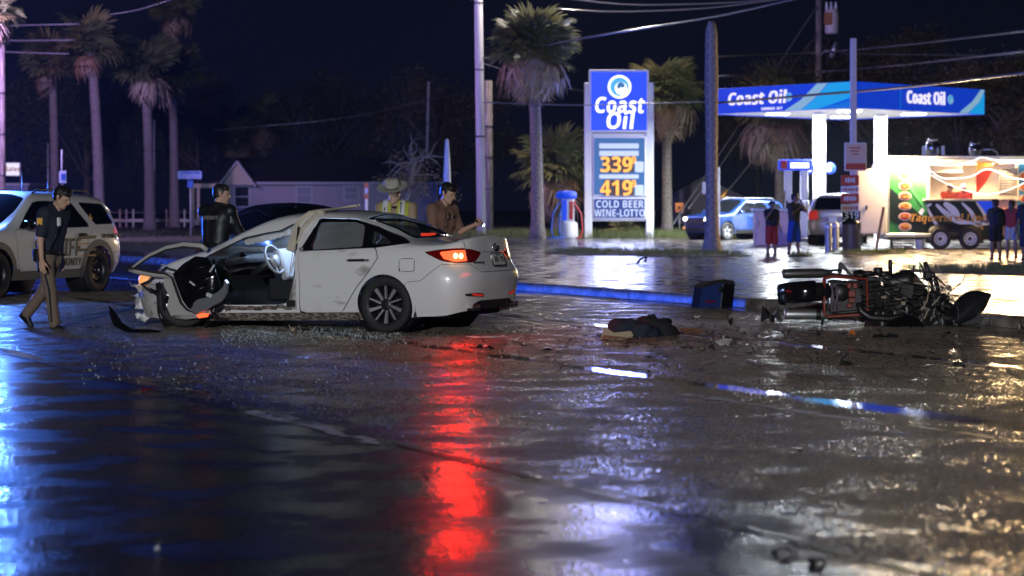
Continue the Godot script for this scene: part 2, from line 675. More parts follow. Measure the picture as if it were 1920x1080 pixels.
	mat("fence_dark", Color(0.12, 0.10, 0.09), 0.8)
	mat("pole_grey", Color(0.42, 0.40, 0.42), 0.7)
	grained(mat("pole_wood", Color(0.34, 0.29, 0.28), 0.8), noise_tex(51, 0.02, FastNoiseLite.TYPE_SIMPLEX_SMOOTH, 4, 256, [[0.2, Color(0.55, 0.53, 0.5)], [0.8, Color(1, 1, 1)]]), 0.5, false)
	M["pole_wood"].uv1_scale = Vector3(3.0, 0.25, 3.0)
	mat("rust", Color(0.30, 0.12, 0.05), 0.8)
	mat("wire", Color(0.16, 0.15, 0.155), 0.25)
	var bark := noise_tex(52, 0.03, FastNoiseLite.TYPE_SIMPLEX_SMOOTH, 5, 512, [[0.2, Color(0.4, 0.38, 0.36)], [0.55, Color(0.8, 0.78, 0.76)], [0.8, Color(1, 1, 1)]])
	grained(mat("palm_bark", Color(0.33, 0.29, 0.28), 0.85), bark, 0.9, false)
	M["palm_bark"].uv1_scale = Vector3(1.2, 0.6, 1.2)
	grained(mat("ringed_bark", Color(0.46, 0.39, 0.34), 0.85), bark, 1.0, false)
	M["ringed_bark"].uv1_scale = Vector3(0.5, 3.0, 0.5)
	mat("bark", Color(0.12, 0.10, 0.085), 0.9)
	mat("pale_bark", Color(0.36, 0.33, 0.34), 0.85)
	for q in [["frond_green", Color(0.085, 0.10, 0.035)], ["frond_yellow", Color(0.17, 0.15, 0.05)], ["frond_dead", Color(0.30, 0.24, 0.17)], ["frond_rusty", Color(0.20, 0.115, 0.06)], ["leaf_dark", Color(0.085, 0.07, 0.035)]]:
		var fm := mat(q[0], q[1], 0.55)
		fm.backlight_enabled = true
		fm.backlight = Color(0.35, 0.35, 0.25)
	# other vehicles
	mat("car_blue", Color(0.010, 0.04, 0.17), 0.3, 0.2, 1.0)
	mat("car_silver", Color(0.36, 0.33, 0.35), 0.35, 0.4, 1.0)
	mat("car_black", Color(0.008, 0.008, 0.010), 0.25, 0.0, 1.0)
	mat("arch_grey", Color(0.16, 0.155, 0.15), 0.55)
	mat("stripe_green", Color(0.008, 0.035, 0.03), 0.4)
	mat("dark_glass", Color(0.006, 0.007, 0.009), 0.05)
	mat("lens_clear", Color(0.5, 0.5, 0.52), 0.1)
	glow("headlamp_glow", Color(1.0, 0.93, 0.78), 5.0)
	glow("beacon_blue", Color(0.3, 0.52, 1.0), 16.0)
	glow("police_blue", Color(0.05, 0.2, 1.0), 8.0)
	glow("police_red", Color(1.0, 0.03, 0.03), 6.0)
	# people
	mat("skin_tan", Color(0.50, 0.30, 0.21), 0.55)
	mat("skin_pale", Color(0.60, 0.40, 0.31), 0.55)
	mat("skin_brown", Color(0.20, 0.10, 0.065), 0.5)
	mat("eye_dark", Color(0.02, 0.015, 0.012), 0.2)
	mat("hair_dark", Color(0.012, 0.010, 0.009), 0.5)
	mat("hair_brown", Color(0.05, 0.03, 0.02), 0.5)
	var weave := noise_tex(61, 0.03, FastNoiseLite.TYPE_SIMPLEX_SMOOTH, 3, 256, [])
	for q in [["navy_cloth", Color(0.014, 0.018, 0.035)], ["tan_cloth", Color(0.17, 0.125, 0.09)], ["black_jacket", Color(0.008, 0.008, 0.010)], ["black_cloth", Color(0.01, 0.01, 0.012)], ["tan_shirt", Color(0.33, 0.25, 0.16)], ["brown_shirt", Color(0.19, 0.10, 0.07)],
		["black_tee", Color(0.015, 0.014, 0.018)], ["red_shorts", Color(0.30, 0.02, 0.018)], ["dark_vest", Color(0.035, 0.032, 0.032)], ["blue_shorts", Color(0.01, 0.05, 0.26)], ["red_top", Color(0.28, 0.03, 0.025)], ["pale_shorts", Color(0.36, 0.33, 0.32)]]:
		var cm := mat(q[0], q[1], 0.85)
		cm.heightmap_enabled = true
		cm.heightmap_texture = weave
		cm.heightmap_scale = 0.7
		cm.uv1_triplanar = true
		cm.uv1_scale = Vector3(1.6, 1.0, 1.6)
	M["black_jacket"].roughness = 0.5
	mat("black_leather", Color(0.010, 0.010, 0.011), 0.35)
	mat("red_shoes", Color(0.22, 0.03, 0.03), 0.6)
	mat("patch_grey", Color(0.20, 0.20, 0.19), 0.6)
	mat("hat_grey", Color(0.34, 0.33, 0.29), 0.75)
	mat("vest_lime", Color(0.45, 0.48, 0.06), 0.6)
	mat("vest_silver", Color(0.6, 0.6, 0.6), 0.35)
	glow("torch_glow", Color(0.75, 0.85, 1.0), 12.0)
	# wreckage
	mat("charred", Color(0.012, 0.011, 0.011), 0.42)
	mat("charred_gloss", Color(0.014, 0.014, 0.016), 0.3)
	mat("patrol_white", Color(0.80, 0.80, 0.80), 0.35, 0.0, 1.0)
	mat("sooty_steel", Color(0.13, 0.125, 0.125), 0.35, 0.7)
	mat("tail_lit_red", Color(0.20, 0.028, 0.012), 0.4)  # red glow of the sedan's tail lamps put into the rack colour
	mat("scorched_violet", Color(0.14, 0.09, 0.14), 0.4)
	mat("ash_tan", Color(0.30, 0.25, 0.18), 0.8)
	mat("case_blue", Color(0.012, 0.03, 0.14), 0.3)
	mat("cardboard", Color(0.40, 0.30, 0.20), 0.85)
	mat("glass_crumb", Color(0.45, 0.5, 0.5), 0.08)
func build_rest() -> void:
	build_patrol()
	build_other_patrol()
	build_other_cars()
	build_station()
	build_trailer()
	build_far()
	build_poles()
	build_plants()
	build_people()
	build_bike()
	build_debris()
# ---------------------------------------------------------------- light
func area(called: String, where: Vector3, facing: Vector3, size: Vector2, c: Color, energy: float, parent: Node3D = null) -> AreaLight3D:
	var l := AreaLight3D.new()
	l.name = numbered(called)
	l.light_color = c
	l.light_energy = energy
	l.area_size = size
	l.area_range = 250.0
	l.area_attenuation = 2.0
	l.area_normalize_energy = true
	l.shadow_enabled = true
	(parent if parent else self).add_child(l)
	var up := Vector3.UP if absf(facing.normalized().y) < 0.9 else Vector3.FORWARD
	l.transform = Transform3D(Basis.looking_at(facing, up), where)
	return l

func street_lamp(label: String, foot: Vector3, height: float, arm: Vector3, c: Color, energy: float, aim: Vector3) -> void:
	var o := thing("street_lamp", label, "street lamp", foot)
	put("pole", tube_mesh([Vector3.ZERO, Vector3(0, height * 0.5, 0), Vector3(0, height, 0)], [0.12, 0.10, 0.07], 10), M.dark_metal, o)
	put("arm", tube_mesh([Vector3(0, height - 0.2, 0), arm * 0.5 + Vector3(0, height + 0.15, 0), arm + Vector3(0, height, 0)], 0.045, 8), M.dark_metal, o)
	put("lamp_head", box_mesh(Vector3(0.4, 0.12, 0.8), 0.03, arm + Vector3(0, height, 0)), M.dark_metal, o)
	put("lamp_lens", box_mesh(Vector3(0.3, 0.03, 0.6), 0.005, arm + Vector3(0, height - 0.075, 0)), glow("lens_" + c.to_html(false), c, 30.0), o)
	var p := foot + arm + Vector3(0, height - 0.12, 0)
	var l := SpotLight3D.new()
	l.name = "street_lamp_light"
	l.light_color = c
	l.light_energy = energy
	l.light_size = 0.25
	l.spot_angle = 80.0
	l.spot_angle_attenuation = 0.6
	l.spot_range = 300.0
	l.spot_attenuation = 2.0
	l.shadow_enabled = true
	o.add_child(l)
	l.transform = Transform3D(Basis.looking_at(aim - p, Vector3.UP), p - foot)

func big_lights() -> void:
	# road lamp behind the photographer, and an unseen purple one added at left
	street_lamp("street lamp with a warm lens behind the photographer", Vector3(-9.0, 0.0, 38.0), 9.0, Vector3(2.0, 0, -0.6), Color(0.97, 0.98, 1.0), 2700.0, Vector3(0, 0, -26))
	street_lamp("added purple lamp on the far left verge in place of mixed police lights", Vector3(-23.0, 0.2, -76.0), 9.8, Vector3(1.8, 0, -0.5), Color(0.80, 0.66, 1.0), 700.0, Vector3(-12, 3, -112))  # added for the purple that police lights cast on palms and house

# ---------------------------------------------------------------- road
var ripple := FastNoiseLite.new()
var worn := FastNoiseLite.new()

func road_y(s: float, t: float) -> float:
	var h := ripple.get_noise_2d(s * 0.8, t * 0.45) * 0.0008 + ripple.get_noise_2d(s * 6.0 + 70.0, t * 5.0) * 0.00012
	h += ripple.get_noise_2d(s * 0.3 - 40.0, t * 0.2) * 0.004
	for r in [[-7.9, 0.20, 0.0085], [-4.27, 0.13, 0.010], [-12.15, 0.09, 0.0045], [-0.25, 0.30, 0.006]]:
		var d: float = (s - r[0]) / r[1]
		if absf(d) < 3.0:
			h -= r[2] * exp(-d * d) * (0.85 + 0.7 * ripple.get_noise_2d(t * 1.3 + r[0] * 9.0, 5.0))
	return h * clampf(-s * 3.0, 0.0, 1.0) * clampf((34.0 - t) / 6.0, 0.0, 1.0) * clampf((t + 26.0) / 1.5, 0.0, 1.0) * clampf((s + 22.0) / 1.5, 0.0, 1.0)

func sheet(pts: PackedVector3Array, nrm: PackedVector3Array, uvs: PackedVector2Array, idx: PackedInt32Array, cols := PackedColorArray()) -> ArrayMesh:
	var arr := []
	arr.resize(Mesh.ARRAY_MAX)
	arr[Mesh.ARRAY_VERTEX] = pts
	arr[Mesh.ARRAY_NORMAL] = nrm
	arr[Mesh.ARRAY_TEX_UV] = uvs
	arr[Mesh.ARRAY_INDEX] = idx
	if cols.size() > 0:
		arr[Mesh.ARRAY_COLOR] = cols
	var m := ArrayMesh.new()
	m.add_surface_from_arrays(Mesh.PRIMITIVE_TRIANGLES, arr)
	return m

func build_ground() -> void:
	ripple.seed = 3
	ripple.noise_type = FastNoiseLite.TYPE_SIMPLEX_SMOOTH
	ripple.frequency = 0.55
	ripple.fractal_octaves = 2
	worn.seed = 9
	worn.noise_type = FastNoiseLite.TYPE_SIMPLEX_SMOOTH
	worn.frequency = 2.2
	worn.fractal_octaves = 4
	# asphalt: bumps of about a centimetre, wet film that comes and goes in patches
	var a := mat("asphalt", Color(0.030, 0.029, 0.030), 1.0)
	a.metallic_specular = 0.40
	a.roughness_texture = noise_tex(21, 0.006, FastNoiseLite.TYPE_SIMPLEX_SMOOTH, 6, 2048, [[0.25, 0.15], [0.45, 0.20], [0.60, 0.30], [0.80, 0.42]])
	a.roughness_texture_channel = BaseMaterial3D.TEXTURE_CHANNEL_RED
	a.normal_enabled = true
	a.normal_texture = noise_tex(22, 0.20, FastNoiseLite.TYPE_CELLULAR, 1, 2048, [], 5.0)
	a.normal_scale = 0.09
	a.albedo_texture = noise_tex(23, 0.006, FastNoiseLite.TYPE_SIMPLEX_SMOOTH, 6, 1024, [[0.25, Color(0.62, 0.62, 0.64)], [0.5, Color(0.9, 0.89, 0.87)], [0.75, Color(1, 0.98, 0.95)]])
	# lanes beyond the tar joint are coarser and more worn
	var co: StandardMaterial3D = a.duplicate()
	co.resource_name = "coarse_asphalt"
	co.albedo_color = lin(0.045, 0.042, 0.038)
	co.normal_scale = 0.19
	co.roughness_texture = noise_tex(25, 0.006, FastNoiseLite.TYPE_SIMPLEX_SMOOTH, 6, 2048, [[0.25, 0.15], [0.42, 0.24], [0.55, 0.40], [0.80, 0.52]])
	M["coarse_asphalt"] = co
	var idx2 := PackedInt32Array()
	var ds := 0.10
	var dt := 0.12
	var ns := 221
	var nt := 501
	var pts := PackedVector3Array()
	var nrm := PackedVector3Array()
	var uvs := PackedVector2Array()
	var idx := PackedInt32Array()
	var hs := PackedFloat32Array()
	pts.resize(ns * nt)
	nrm.resize(ns * nt)
	uvs.resize(ns * nt)
	hs.resize(ns * nt)
	for i in nt:
		for k in ns:
			hs[i * ns + k] = road_y(-22.0 + ds * k, -26.0 + dt * i)
	for i in nt:
		for k in ns:
			var q := i * ns + k
			var s := -22.0 + ds * k
			var t := -26.0 + dt * i
			pts[q] = st(s, t, hs[q])
			uvs[q] = Vector2(s, t) / 11.0
			var gs := (hs[i * ns + mini(k + 1, ns - 1)] - hs[i * ns + maxi(k - 1, 0)]) / (2.0 * ds)
			var gt := (hs[mini(i + 1, nt - 1) * ns + k] - hs[maxi(i - 1, 0) * ns + k]) / (2.0 * dt)
			nrm[q] = Vector3(-gs * AWAY.x - gt * ROAD.x, 1.0, gs * AWAY.y + gt * ROAD.y).normalized()
			if i < nt - 1 and k < ns - 1:
				(idx if s < -12.05 else idx2).append_array([q, q + ns, q + ns + 1, q, q + ns + 1, q + 1])
	# the rest of the road, flat
	for r in [[-40.0, -22.0, -80.0, 400.0], [-22.0, 0.0, -80.0, -26.0], [-22.0, 0.0, 33.9999, 400.0]]:
		var b := pts.size()
		for e in [[0, 2], [1, 2], [1, 3], [0, 3]]:
			pts.append(st(r[e[0]], r[e[1]], 0.0))
			nrm.append(Vector3.UP)
			uvs.append(Vector2(r[e[0]], r[e[1]]) / 11.0)
		idx.append_array([b, b + 3, b + 2, b, b + 2, b + 1])
	var rm := sheet(pts, nrm, uvs, idx)
	rm.surface_set_material(0, a)
	var arr := rm.surface_get_arrays(0)
	arr[Mesh.ARRAY_INDEX] = idx2
	rm.add_surface_from_arrays(Mesh.PRIMITIVE_TRIANGLES, arr)
	rm.surface_set_material(1, co)
	var road := struct("road", rm, null)
	aggregate(road)
	# standing water: level sheets that show wherever the asphalt dips below them
	var level := -0.0032
	var wp := PackedVector3Array()
	var wn := PackedVector3Array()
	var wi := PackedInt32Array()
	for i in nt - 1:
		for k in ns - 1:
			var q := i * ns + k
			if minf(minf(hs[q], hs[q + 1]), minf(hs[q + ns], hs[q + ns + 1])) < level:
				var b := wp.size()
				for e in [q, q + ns, q + ns + 1, q + 1]:
					wp.append(Vector3(pts[e].x, level, pts[e].z))
					wn.append(Vector3.UP)
				wi.append_array([b, b + 1, b + 2, b, b + 2, b + 3])
	var wu := PackedVector2Array()
	wu.resize(wp.size())
	var water := pane("rain_water", Color(0.02, 0.02, 0.022), 0.1, 0.04)
	if wp.size() > 0:
		struct("puddle_water", sheet(wp, wn, wu, wi), water)
	# worn lane paint and tar joints, laid on the asphalt
	var paint := mat("road_paint", Color(0.52, 0.50, 0.47), 0.5)
	paint.metallic_specular = 0.4
	var tar := mat("tar", Color(0.012, 0.012, 0.013), 0.35)
	for r in [[-12.15, -15.9, -13.4], [-12.15, -27.0, -24.6], [-8.57, -16.4, -13.6], [-8.57, -4.6, -1.6], [-8.57, 7.4, 10.4], [-12.15, -3.9, -0.9], [-12.15, 8.1, 11.1]]:
		strip("lane_line", r[0], r[1], r[2], 0.15, paint, 0.25)
	strip("edge_line", -4.45, -25.0, 33.0, 0.13, paint, 0.05)
	for r in [[-12.08, -25.0, -15.9], [-8.5, -25.0, -16.4], [-4.27, -25.0, 20.0], [-12.2, -13.4, -2.0]]:
		strip("tar_joint", r[0], r[1], r[2], 0.05, tar, 0.12)
	rng.seed = 87
	for q in [[-12.6, -17.5, 0.35, 16], [-12.9, -19.5, -0.9, 14], [-9.6, -15.0, 1.2, 18], [-6.4, -12.0, 0.2, 20], [-10.6, -18.2, 0.7, 12], [-5.5, -7.0, 1.0, 16], [-13.6, -13.0, 0.1, 16]]:
		var b := Shape.new()
		var s: float = q[0]
		var t: float = q[1]
		var way: float = q[2]
		for i in int(q[3]):
			var s2 := s + sin(way) * 0.11
			var t2 := t + cos(way) * 0.11
			var w := 0.008 + 0.012 * rng.randf()
			b.quad(st(s - w, t, road_y(s, t) + 0.0025), st(s2 - w, t2, road_y(s2, t2) + 0.0025), st(s2 + w, t2, road_y(s2, t2) + 0.0025), st(s + w, t, road_y(s, t) + 0.0025))
			s = s2
			t = t2
			way += rng.randf_range(-0.6, 0.6)
		struct("road_crack", b.mesh(), tar)
	strip("gutter_joint", -0.42, -25.0, 33.0, 0.05, mat("orange_brown_joint", Color(0.22, 0.085, 0.02), 0.5), -0.25)  # narrow orange-brown strip beside the kerb
	build_land()

# stones of the asphalt that stand proud of the surface, wet and pale, thicker in the outer lanes
func aggregate(road: Node3D) -> void:
	rng.seed = 27
	var b := Shape.new()
	b.soft()
	b.ball(Vector3.ZERO, Vector3(1.0, 0.62, 0.8), 6)
	var spots := []
	var tints := []
	for tries in 900000:
		var z := 8.0 + 30.0 * pow(rng.randf(), 1.5)
		var x := rng.randf_range(-0.27, 0.27) * z
		var s := across(x, z)
		var t := along(x, z)
		if s > -0.05: continue
		var lane := clampf(inverse_lerp(-16.0, -8.5, s), 0.0, 1.0)
		var p := (0.95 * lane * lane + 0.5 * lane * worn.get_noise_2d(s * 0.22, t * 0.12)) * smoothstep(-12.6, -10.5, s)
		if rng.randf() > p: continue
		var r := rng.randf_range(0.004, 0.010)
		spots.append(Transform3D(Basis.from_euler(Vector3(rng.randf_range(-0.5, 0.5), rng.randf() * TAU, rng.randf_range(-0.5, 0.5))).scaled(Vector3.ONE * r), Vector3(x, road_y(s, t) - r * 0.18, -z)))
		var k := rng.randf_range(0.35, 1.0)
		tints.append(Color(k, k * rng.randf_range(0.93, 1.0), k * rng.randf_range(0.82, 1.0)))
	var mm := MultiMesh.new()
	mm.transform_format = MultiMesh.TRANSFORM_3D
	mm.use_colors = true
	mm.mesh = b.mesh()
	mm.instance_count = spots.size()
	for i in spots.size():
		mm.set_instance_transform(i, spots[i])
		mm.set_instance_color(i, tints[i])
	var o := MultiMeshInstance3D.new()
	o.name = "aggregate"
	o.multimesh = mm
	var m := mat("road_stone", Color(0.24, 0.21, 0.17), 0.34)
	m.vertex_color_use_as_albedo = true
	o.material_override = m
	o.set_meta("kind", "stuff")
	road.add_child(o)

func strip(called: String, s: float, t0: float, t1: float, wide: float, m: Material, bare: float) -> void:
	var b := Shape.new()
	b.soft()
	var n := int((t1 - t0) / 0.06)
	for i in n:
		var ta := t0 + (t1 - t0) * i / n
		var tb := t0 + (t1 - t0) * (i + 1) / n
		for k in 4:
			var sa := s + wide * (k / 4.0 - 0.5)
			var sb := s + wide * ((k + 1) / 4.0 - 0.5)
			if worn.get_noise_2d(sa * 3.0, ta) < bare - 0.45 + (0.25 if k == 0 or k == 3 else 0.0):
				continue
			b.quad(st(sa, ta, road_y(sa, ta) + 0.004), st(sa, tb, road_y(sa, tb) + 0.004), st(sb, tb, road_y(sb, tb) + 0.004), st(sb, ta, road_y(sb, ta) + 0.004))
	struct(called, b.mesh(), m)

# ---------------------------------------------------------------- land beyond the kerb
func land_soup() -> Soup:
	var g := Soup.new()
	var ss := [0.15, 0.5, 1.7, 4.0, 7.0, 10.0, 14.0, 18.0, 22.0, 26.0, 30.0, 35.0, 40.0, 46.0, 52.0, 58.0, 66.0, 75.0, 90.0, 120.0, 200.0, 420.0]
	var ts := []
	var t := -70.0
	while t < 130.0:
		ts.append(t)
		t += 4.0
	ts.append_array([160.0, 220.0, 420.0])
	for i in ts.size() - 1:
		for k in ss.size() - 1:
			var q := []
			for e in [[k, i], [k, i + 1], [k + 1, i + 1], [k + 1, i]]:
				var p := st(ss[e[0]], ts[e[1]])
				p.y = land(-p.z)
				q.append(p)
			for e in [0, 1, 2, 0, 2, 3]:
				g.add(q[e], Vector3.UP)
	return g

func flat_uv(s: Soup, scale: float, lift := 0.0) -> ArrayMesh:
	var uv := PackedVector2Array()
	var idx := PackedInt32Array()
	var p := PackedVector3Array()
	for i in s.p.size():
		uv.append(Vector2(s.p[i].x, s.p[i].z) * scale)
		p.append(s.p[i] + Vector3(0, lift, 0))
		idx.append(i)
	return sheet(p, s.n, uv, idx)

func build_land() -> void:
	# kerb: rounded concrete, one casting after another
	var kerb_mat := mat("kerb_concrete", Color(0.27, 0.26, 0.25), 0.5)
	grained(kerb_mat, noise_tex(31, 0.01, FastNoiseLite.TYPE_SIMPLEX_SMOOTH, 6, 512, [[0.2, Color(0.5, 0.48, 0.46)], [0.5, Color(0.85, 0.84, 0.82)], [0.8, Color(1, 1, 1)]]), 0.7)
	var kerb := Node3D.new()
	kerb.name = "kerb"
	add_child(kerb)
	kerb.set_meta("kind", "structure")
	var t := -40.0
	rng.seed = 41
	while t < 110.0:
		var b := Shape.new()
		b.soft()
		var rows := []
		for i in 4:
			var tt := t + 3.0 * i / 3.0 - (0.012 if i == 3 else 0.0)
			rows.append([st(0.0, tt, -0.05), st(0.005, tt, 0.04), st(0.015, tt, 0.10), st(0.035, tt, 0.132), st(0.07, tt, 0.143), st(0.15, tt, 0.145), st(0.152, tt, 0.10)])
		b.grid(rows)
		put("kerb_stone", b.mesh(), kerb_mat, kerb)
		t += 3.0
	var c := Car.new()
	c.left = land_soup()
	# wet concrete of the filling station and the pavement strip
	var con := mat("wet_concrete", Color(0.16, 0.145, 0.13), 1.0)
	con.roughness_texture = noise_tex(33, 0.012, FastNoiseLite.TYPE_SIMPLEX_SMOOTH, 6, 1024, [[0.3, 0.10], [0.5, 0.22], [0.6, 0.40], [0.8, 0.5]])
	con.albedo_texture = noise_tex(34, 0.008, FastNoiseLite.TYPE_SIMPLEX_SMOOTH, 6, 1024, [[0.25, Color(0.5, 0.48, 0.46)], [0.5, Color(0.8, 0.78, 0.75)], [0.75, Color(1, 1, 1)]])
	con.heightmap_enabled = true
	con.heightmap_texture = noise_tex(35, 0.02, FastNoiseLite.TYPE_SIMPLEX_SMOOTH, 5, 1024, [])
	con.heightmap_scale = 0.6
	var walk := Soup.new()
	var yard_pts := []
	for p in [st(1.7, -69.0), st(1.7, 24.0)]:
		yard_pts.append_array([p.x, p.z])
	yard_pts.append_array([-4.0, -70.0, -1.6, -80.0, 3.0, -83.0, 8.0, -86.0, 13.0, -100.0, 60.0, -112.0, 90.0, -40.0])
	var yard := cut(c, outline("top", yard_pts))
	struct("forecourt", flat_uv(yard, 0.12, 0.004), con)
	var w0 := st(0.1, -69.0)
	var w1 := st(0.1, 129.0)
	var w2 := st(1.68, 129.0)
	var w3 := st(1.68, -69.0)
	walk = cut(c, outline("top", [w0.x, w0.z, w1.x, w1.z, w2.x, w2.z, w3.x, w3.z]))
	struct("pavement", flat_uv(walk, 0.12, 0.004), con)
	var soil := mat("turf_soil", Color(0.045, 0.042, 0.026), 0.9)
	grained(soil, noise_tex(36, 0.02, FastNoiseLite.TYPE_SIMPLEX_SMOOTH, 5, 512, [[0.2, Color(0.5, 0.5, 0.5)], [0.8, Color(1, 1, 1)]]), 0.3)
	struct("ground", flat_uv(c.left, 0.2), soil)
	# raised grass islands
	rng.seed = 43
	mound("grass_island", [[7.9, 58.3, 0.3], [5.0, 59.5, 1.4], [3.2, 61.5, 1.7], [2.1, 63.0, 1.0]], 0)
	mound("grass_island", [[9.6, 45.0, 1.2], [11.5, 44.0, 2.0], [14.0, 43.0, 2.0]], 1)
	mound("grass_island", [[9.9, 61.0, 0.7], [10.7, 61.5, 0.6]], 2)
	grass_patch("grass_verge", 2600, Vector2(-3.6, 9.0), Vector2(83.0, 92.0), 0.30)
	grass_patch("grass_verge", 1500, Vector2(-26.0, -5.0), Vector2(70.0, 108.0), 0.14)

func blade_mesh() -> ArrayMesh:
	var b := Shape.new()
	for i in 7:
		var a := i * 2.4
		var o := Vector3(cos(a), 0, sin(a)) * 0.05
		var d := Vector3(cos(a * 1.7), 0, sin(a * 1.7))
		var side := Vector3(-d.z, 0, d.x) * 0.008
		var mid := o + d * 0.03 + Vector3.UP * (0.55 + 0.08 * (i % 3))
		b.quad(o - side, mid - side * 0.7, mid + side * 0.7, o + side)
		b.tri(mid - side * 0.7, mid + d * 0.12 + Vector3.UP * 0.35, mid + side * 0.7)
	return b.mesh()

func scatter(called: String, spots: Array, mesh: Mesh, m: Material) -> MultiMeshInstance3D:
	var mm := MultiMesh.new()
	mm.transform_format = MultiMesh.TRANSFORM_3D
	mm.mesh = mesh
	mm.instance_count = spots.size()
	for i in spots.size():
		mm.set_instance_transform(i, spots[i])
	var o := MultiMeshInstance3D.new()
	o.name = numbered(called)
	o.multimesh = mm
	o.material_override = m
	o.set_meta("kind", "stuff")
	add_child(o, true)
	return o

func grass_mat() -> Material:
	var m := mat("grass", Color(0.085, 0.10, 0.028), 0.6)
	m.backlight_enabled = true
	m.backlight = Color(0.3, 0.35, 0.1)
	return m

func grass_patch(called: String, n: int, xs: Vector2, zs: Vector2, tall: float) -> void:
	var spots := []
	var mesh := blade_mesh()
	for i in n:
		var z := rng.randf_range(zs.x, zs.y)
		var x := rng.randf_range(xs.x, xs.y)
		if across(x, z) < 2.0: continue
		var s := tall * rng.randf_range(0.5, 1.3)
		spots.append(Transform3D(Basis(Vector3.UP, rng.randf() * TAU).scaled(Vector3(s * 2.2, s, s * 2.2)), Vector3(x, land(z) - 0.01, -z)))
	tag(scatter(called, spots, mesh, grass_mat()), "uneven grass and weeds along the edge of the station yard" if tall > 0.2 else "dark rough grass under the palms beside the road", "grass")

func mound(called: String, discs: Array, which: int) -> void:
	var labels := ["low grass island round the bare palm trunk", "grass island at the right edge behind the motorcycle", "small grass tuft island beside the price boards"]
	var b := Shape.new()
	b.soft()
	var spots := []
	var blade := blade_mesh()
	for d in discs:
		for i in int(260 * d[2]):
			var a := rng.randf() * TAU
			var r: float = d[2] * sqrt(rng.randf())
			var x: float = d[0] + cos(a) * r * 1.1
			var z: float = d[1] + sin(a) * r * 1.2
			var s := rng.randf_range(0.08, 0.17)
			spots.append(Transform3D(Basis(Vector3.UP, rng.randf() * TAU).scaled(Vector3(s * 2.6, s, s * 2.6)), Vector3(x, land(z) + 0.03, -z)))
		var rows := []
		for i in 6:
			var row := []
			var rr: float = d[2] * (1.0 - i / 5.0)
			for k in 25:
				var a := -TAU * k / 24
				row.append(Vector3(d[0] + cos(a) * rr * 1.2, land(d[1]) + 0.012 + 0.055 * sin(i / 5.0 * PI * 0.5), -(d[1] + sin(a) * rr * 1.3)))
			rows.append(row)
		b.grid(rows)
	struct("soil_bed", b.mesh(), M.turf_soil)
	tag(scatter(called, spots, blade, grass_mat()), labels[which], "grass")
# ================================================================ vehicles
# A car's skin: rows run from the sill up to the middle of the roof, columns from the middle of
# the tail round the side to the middle of the nose. x forward from the tail, y up, z out.
func v3(a: Array) -> Array:
	var o := []
	for i in range(0, a.size(), 3):
		o.append(Vector3(a[i], a[i + 1], a[i + 2]))
	return o

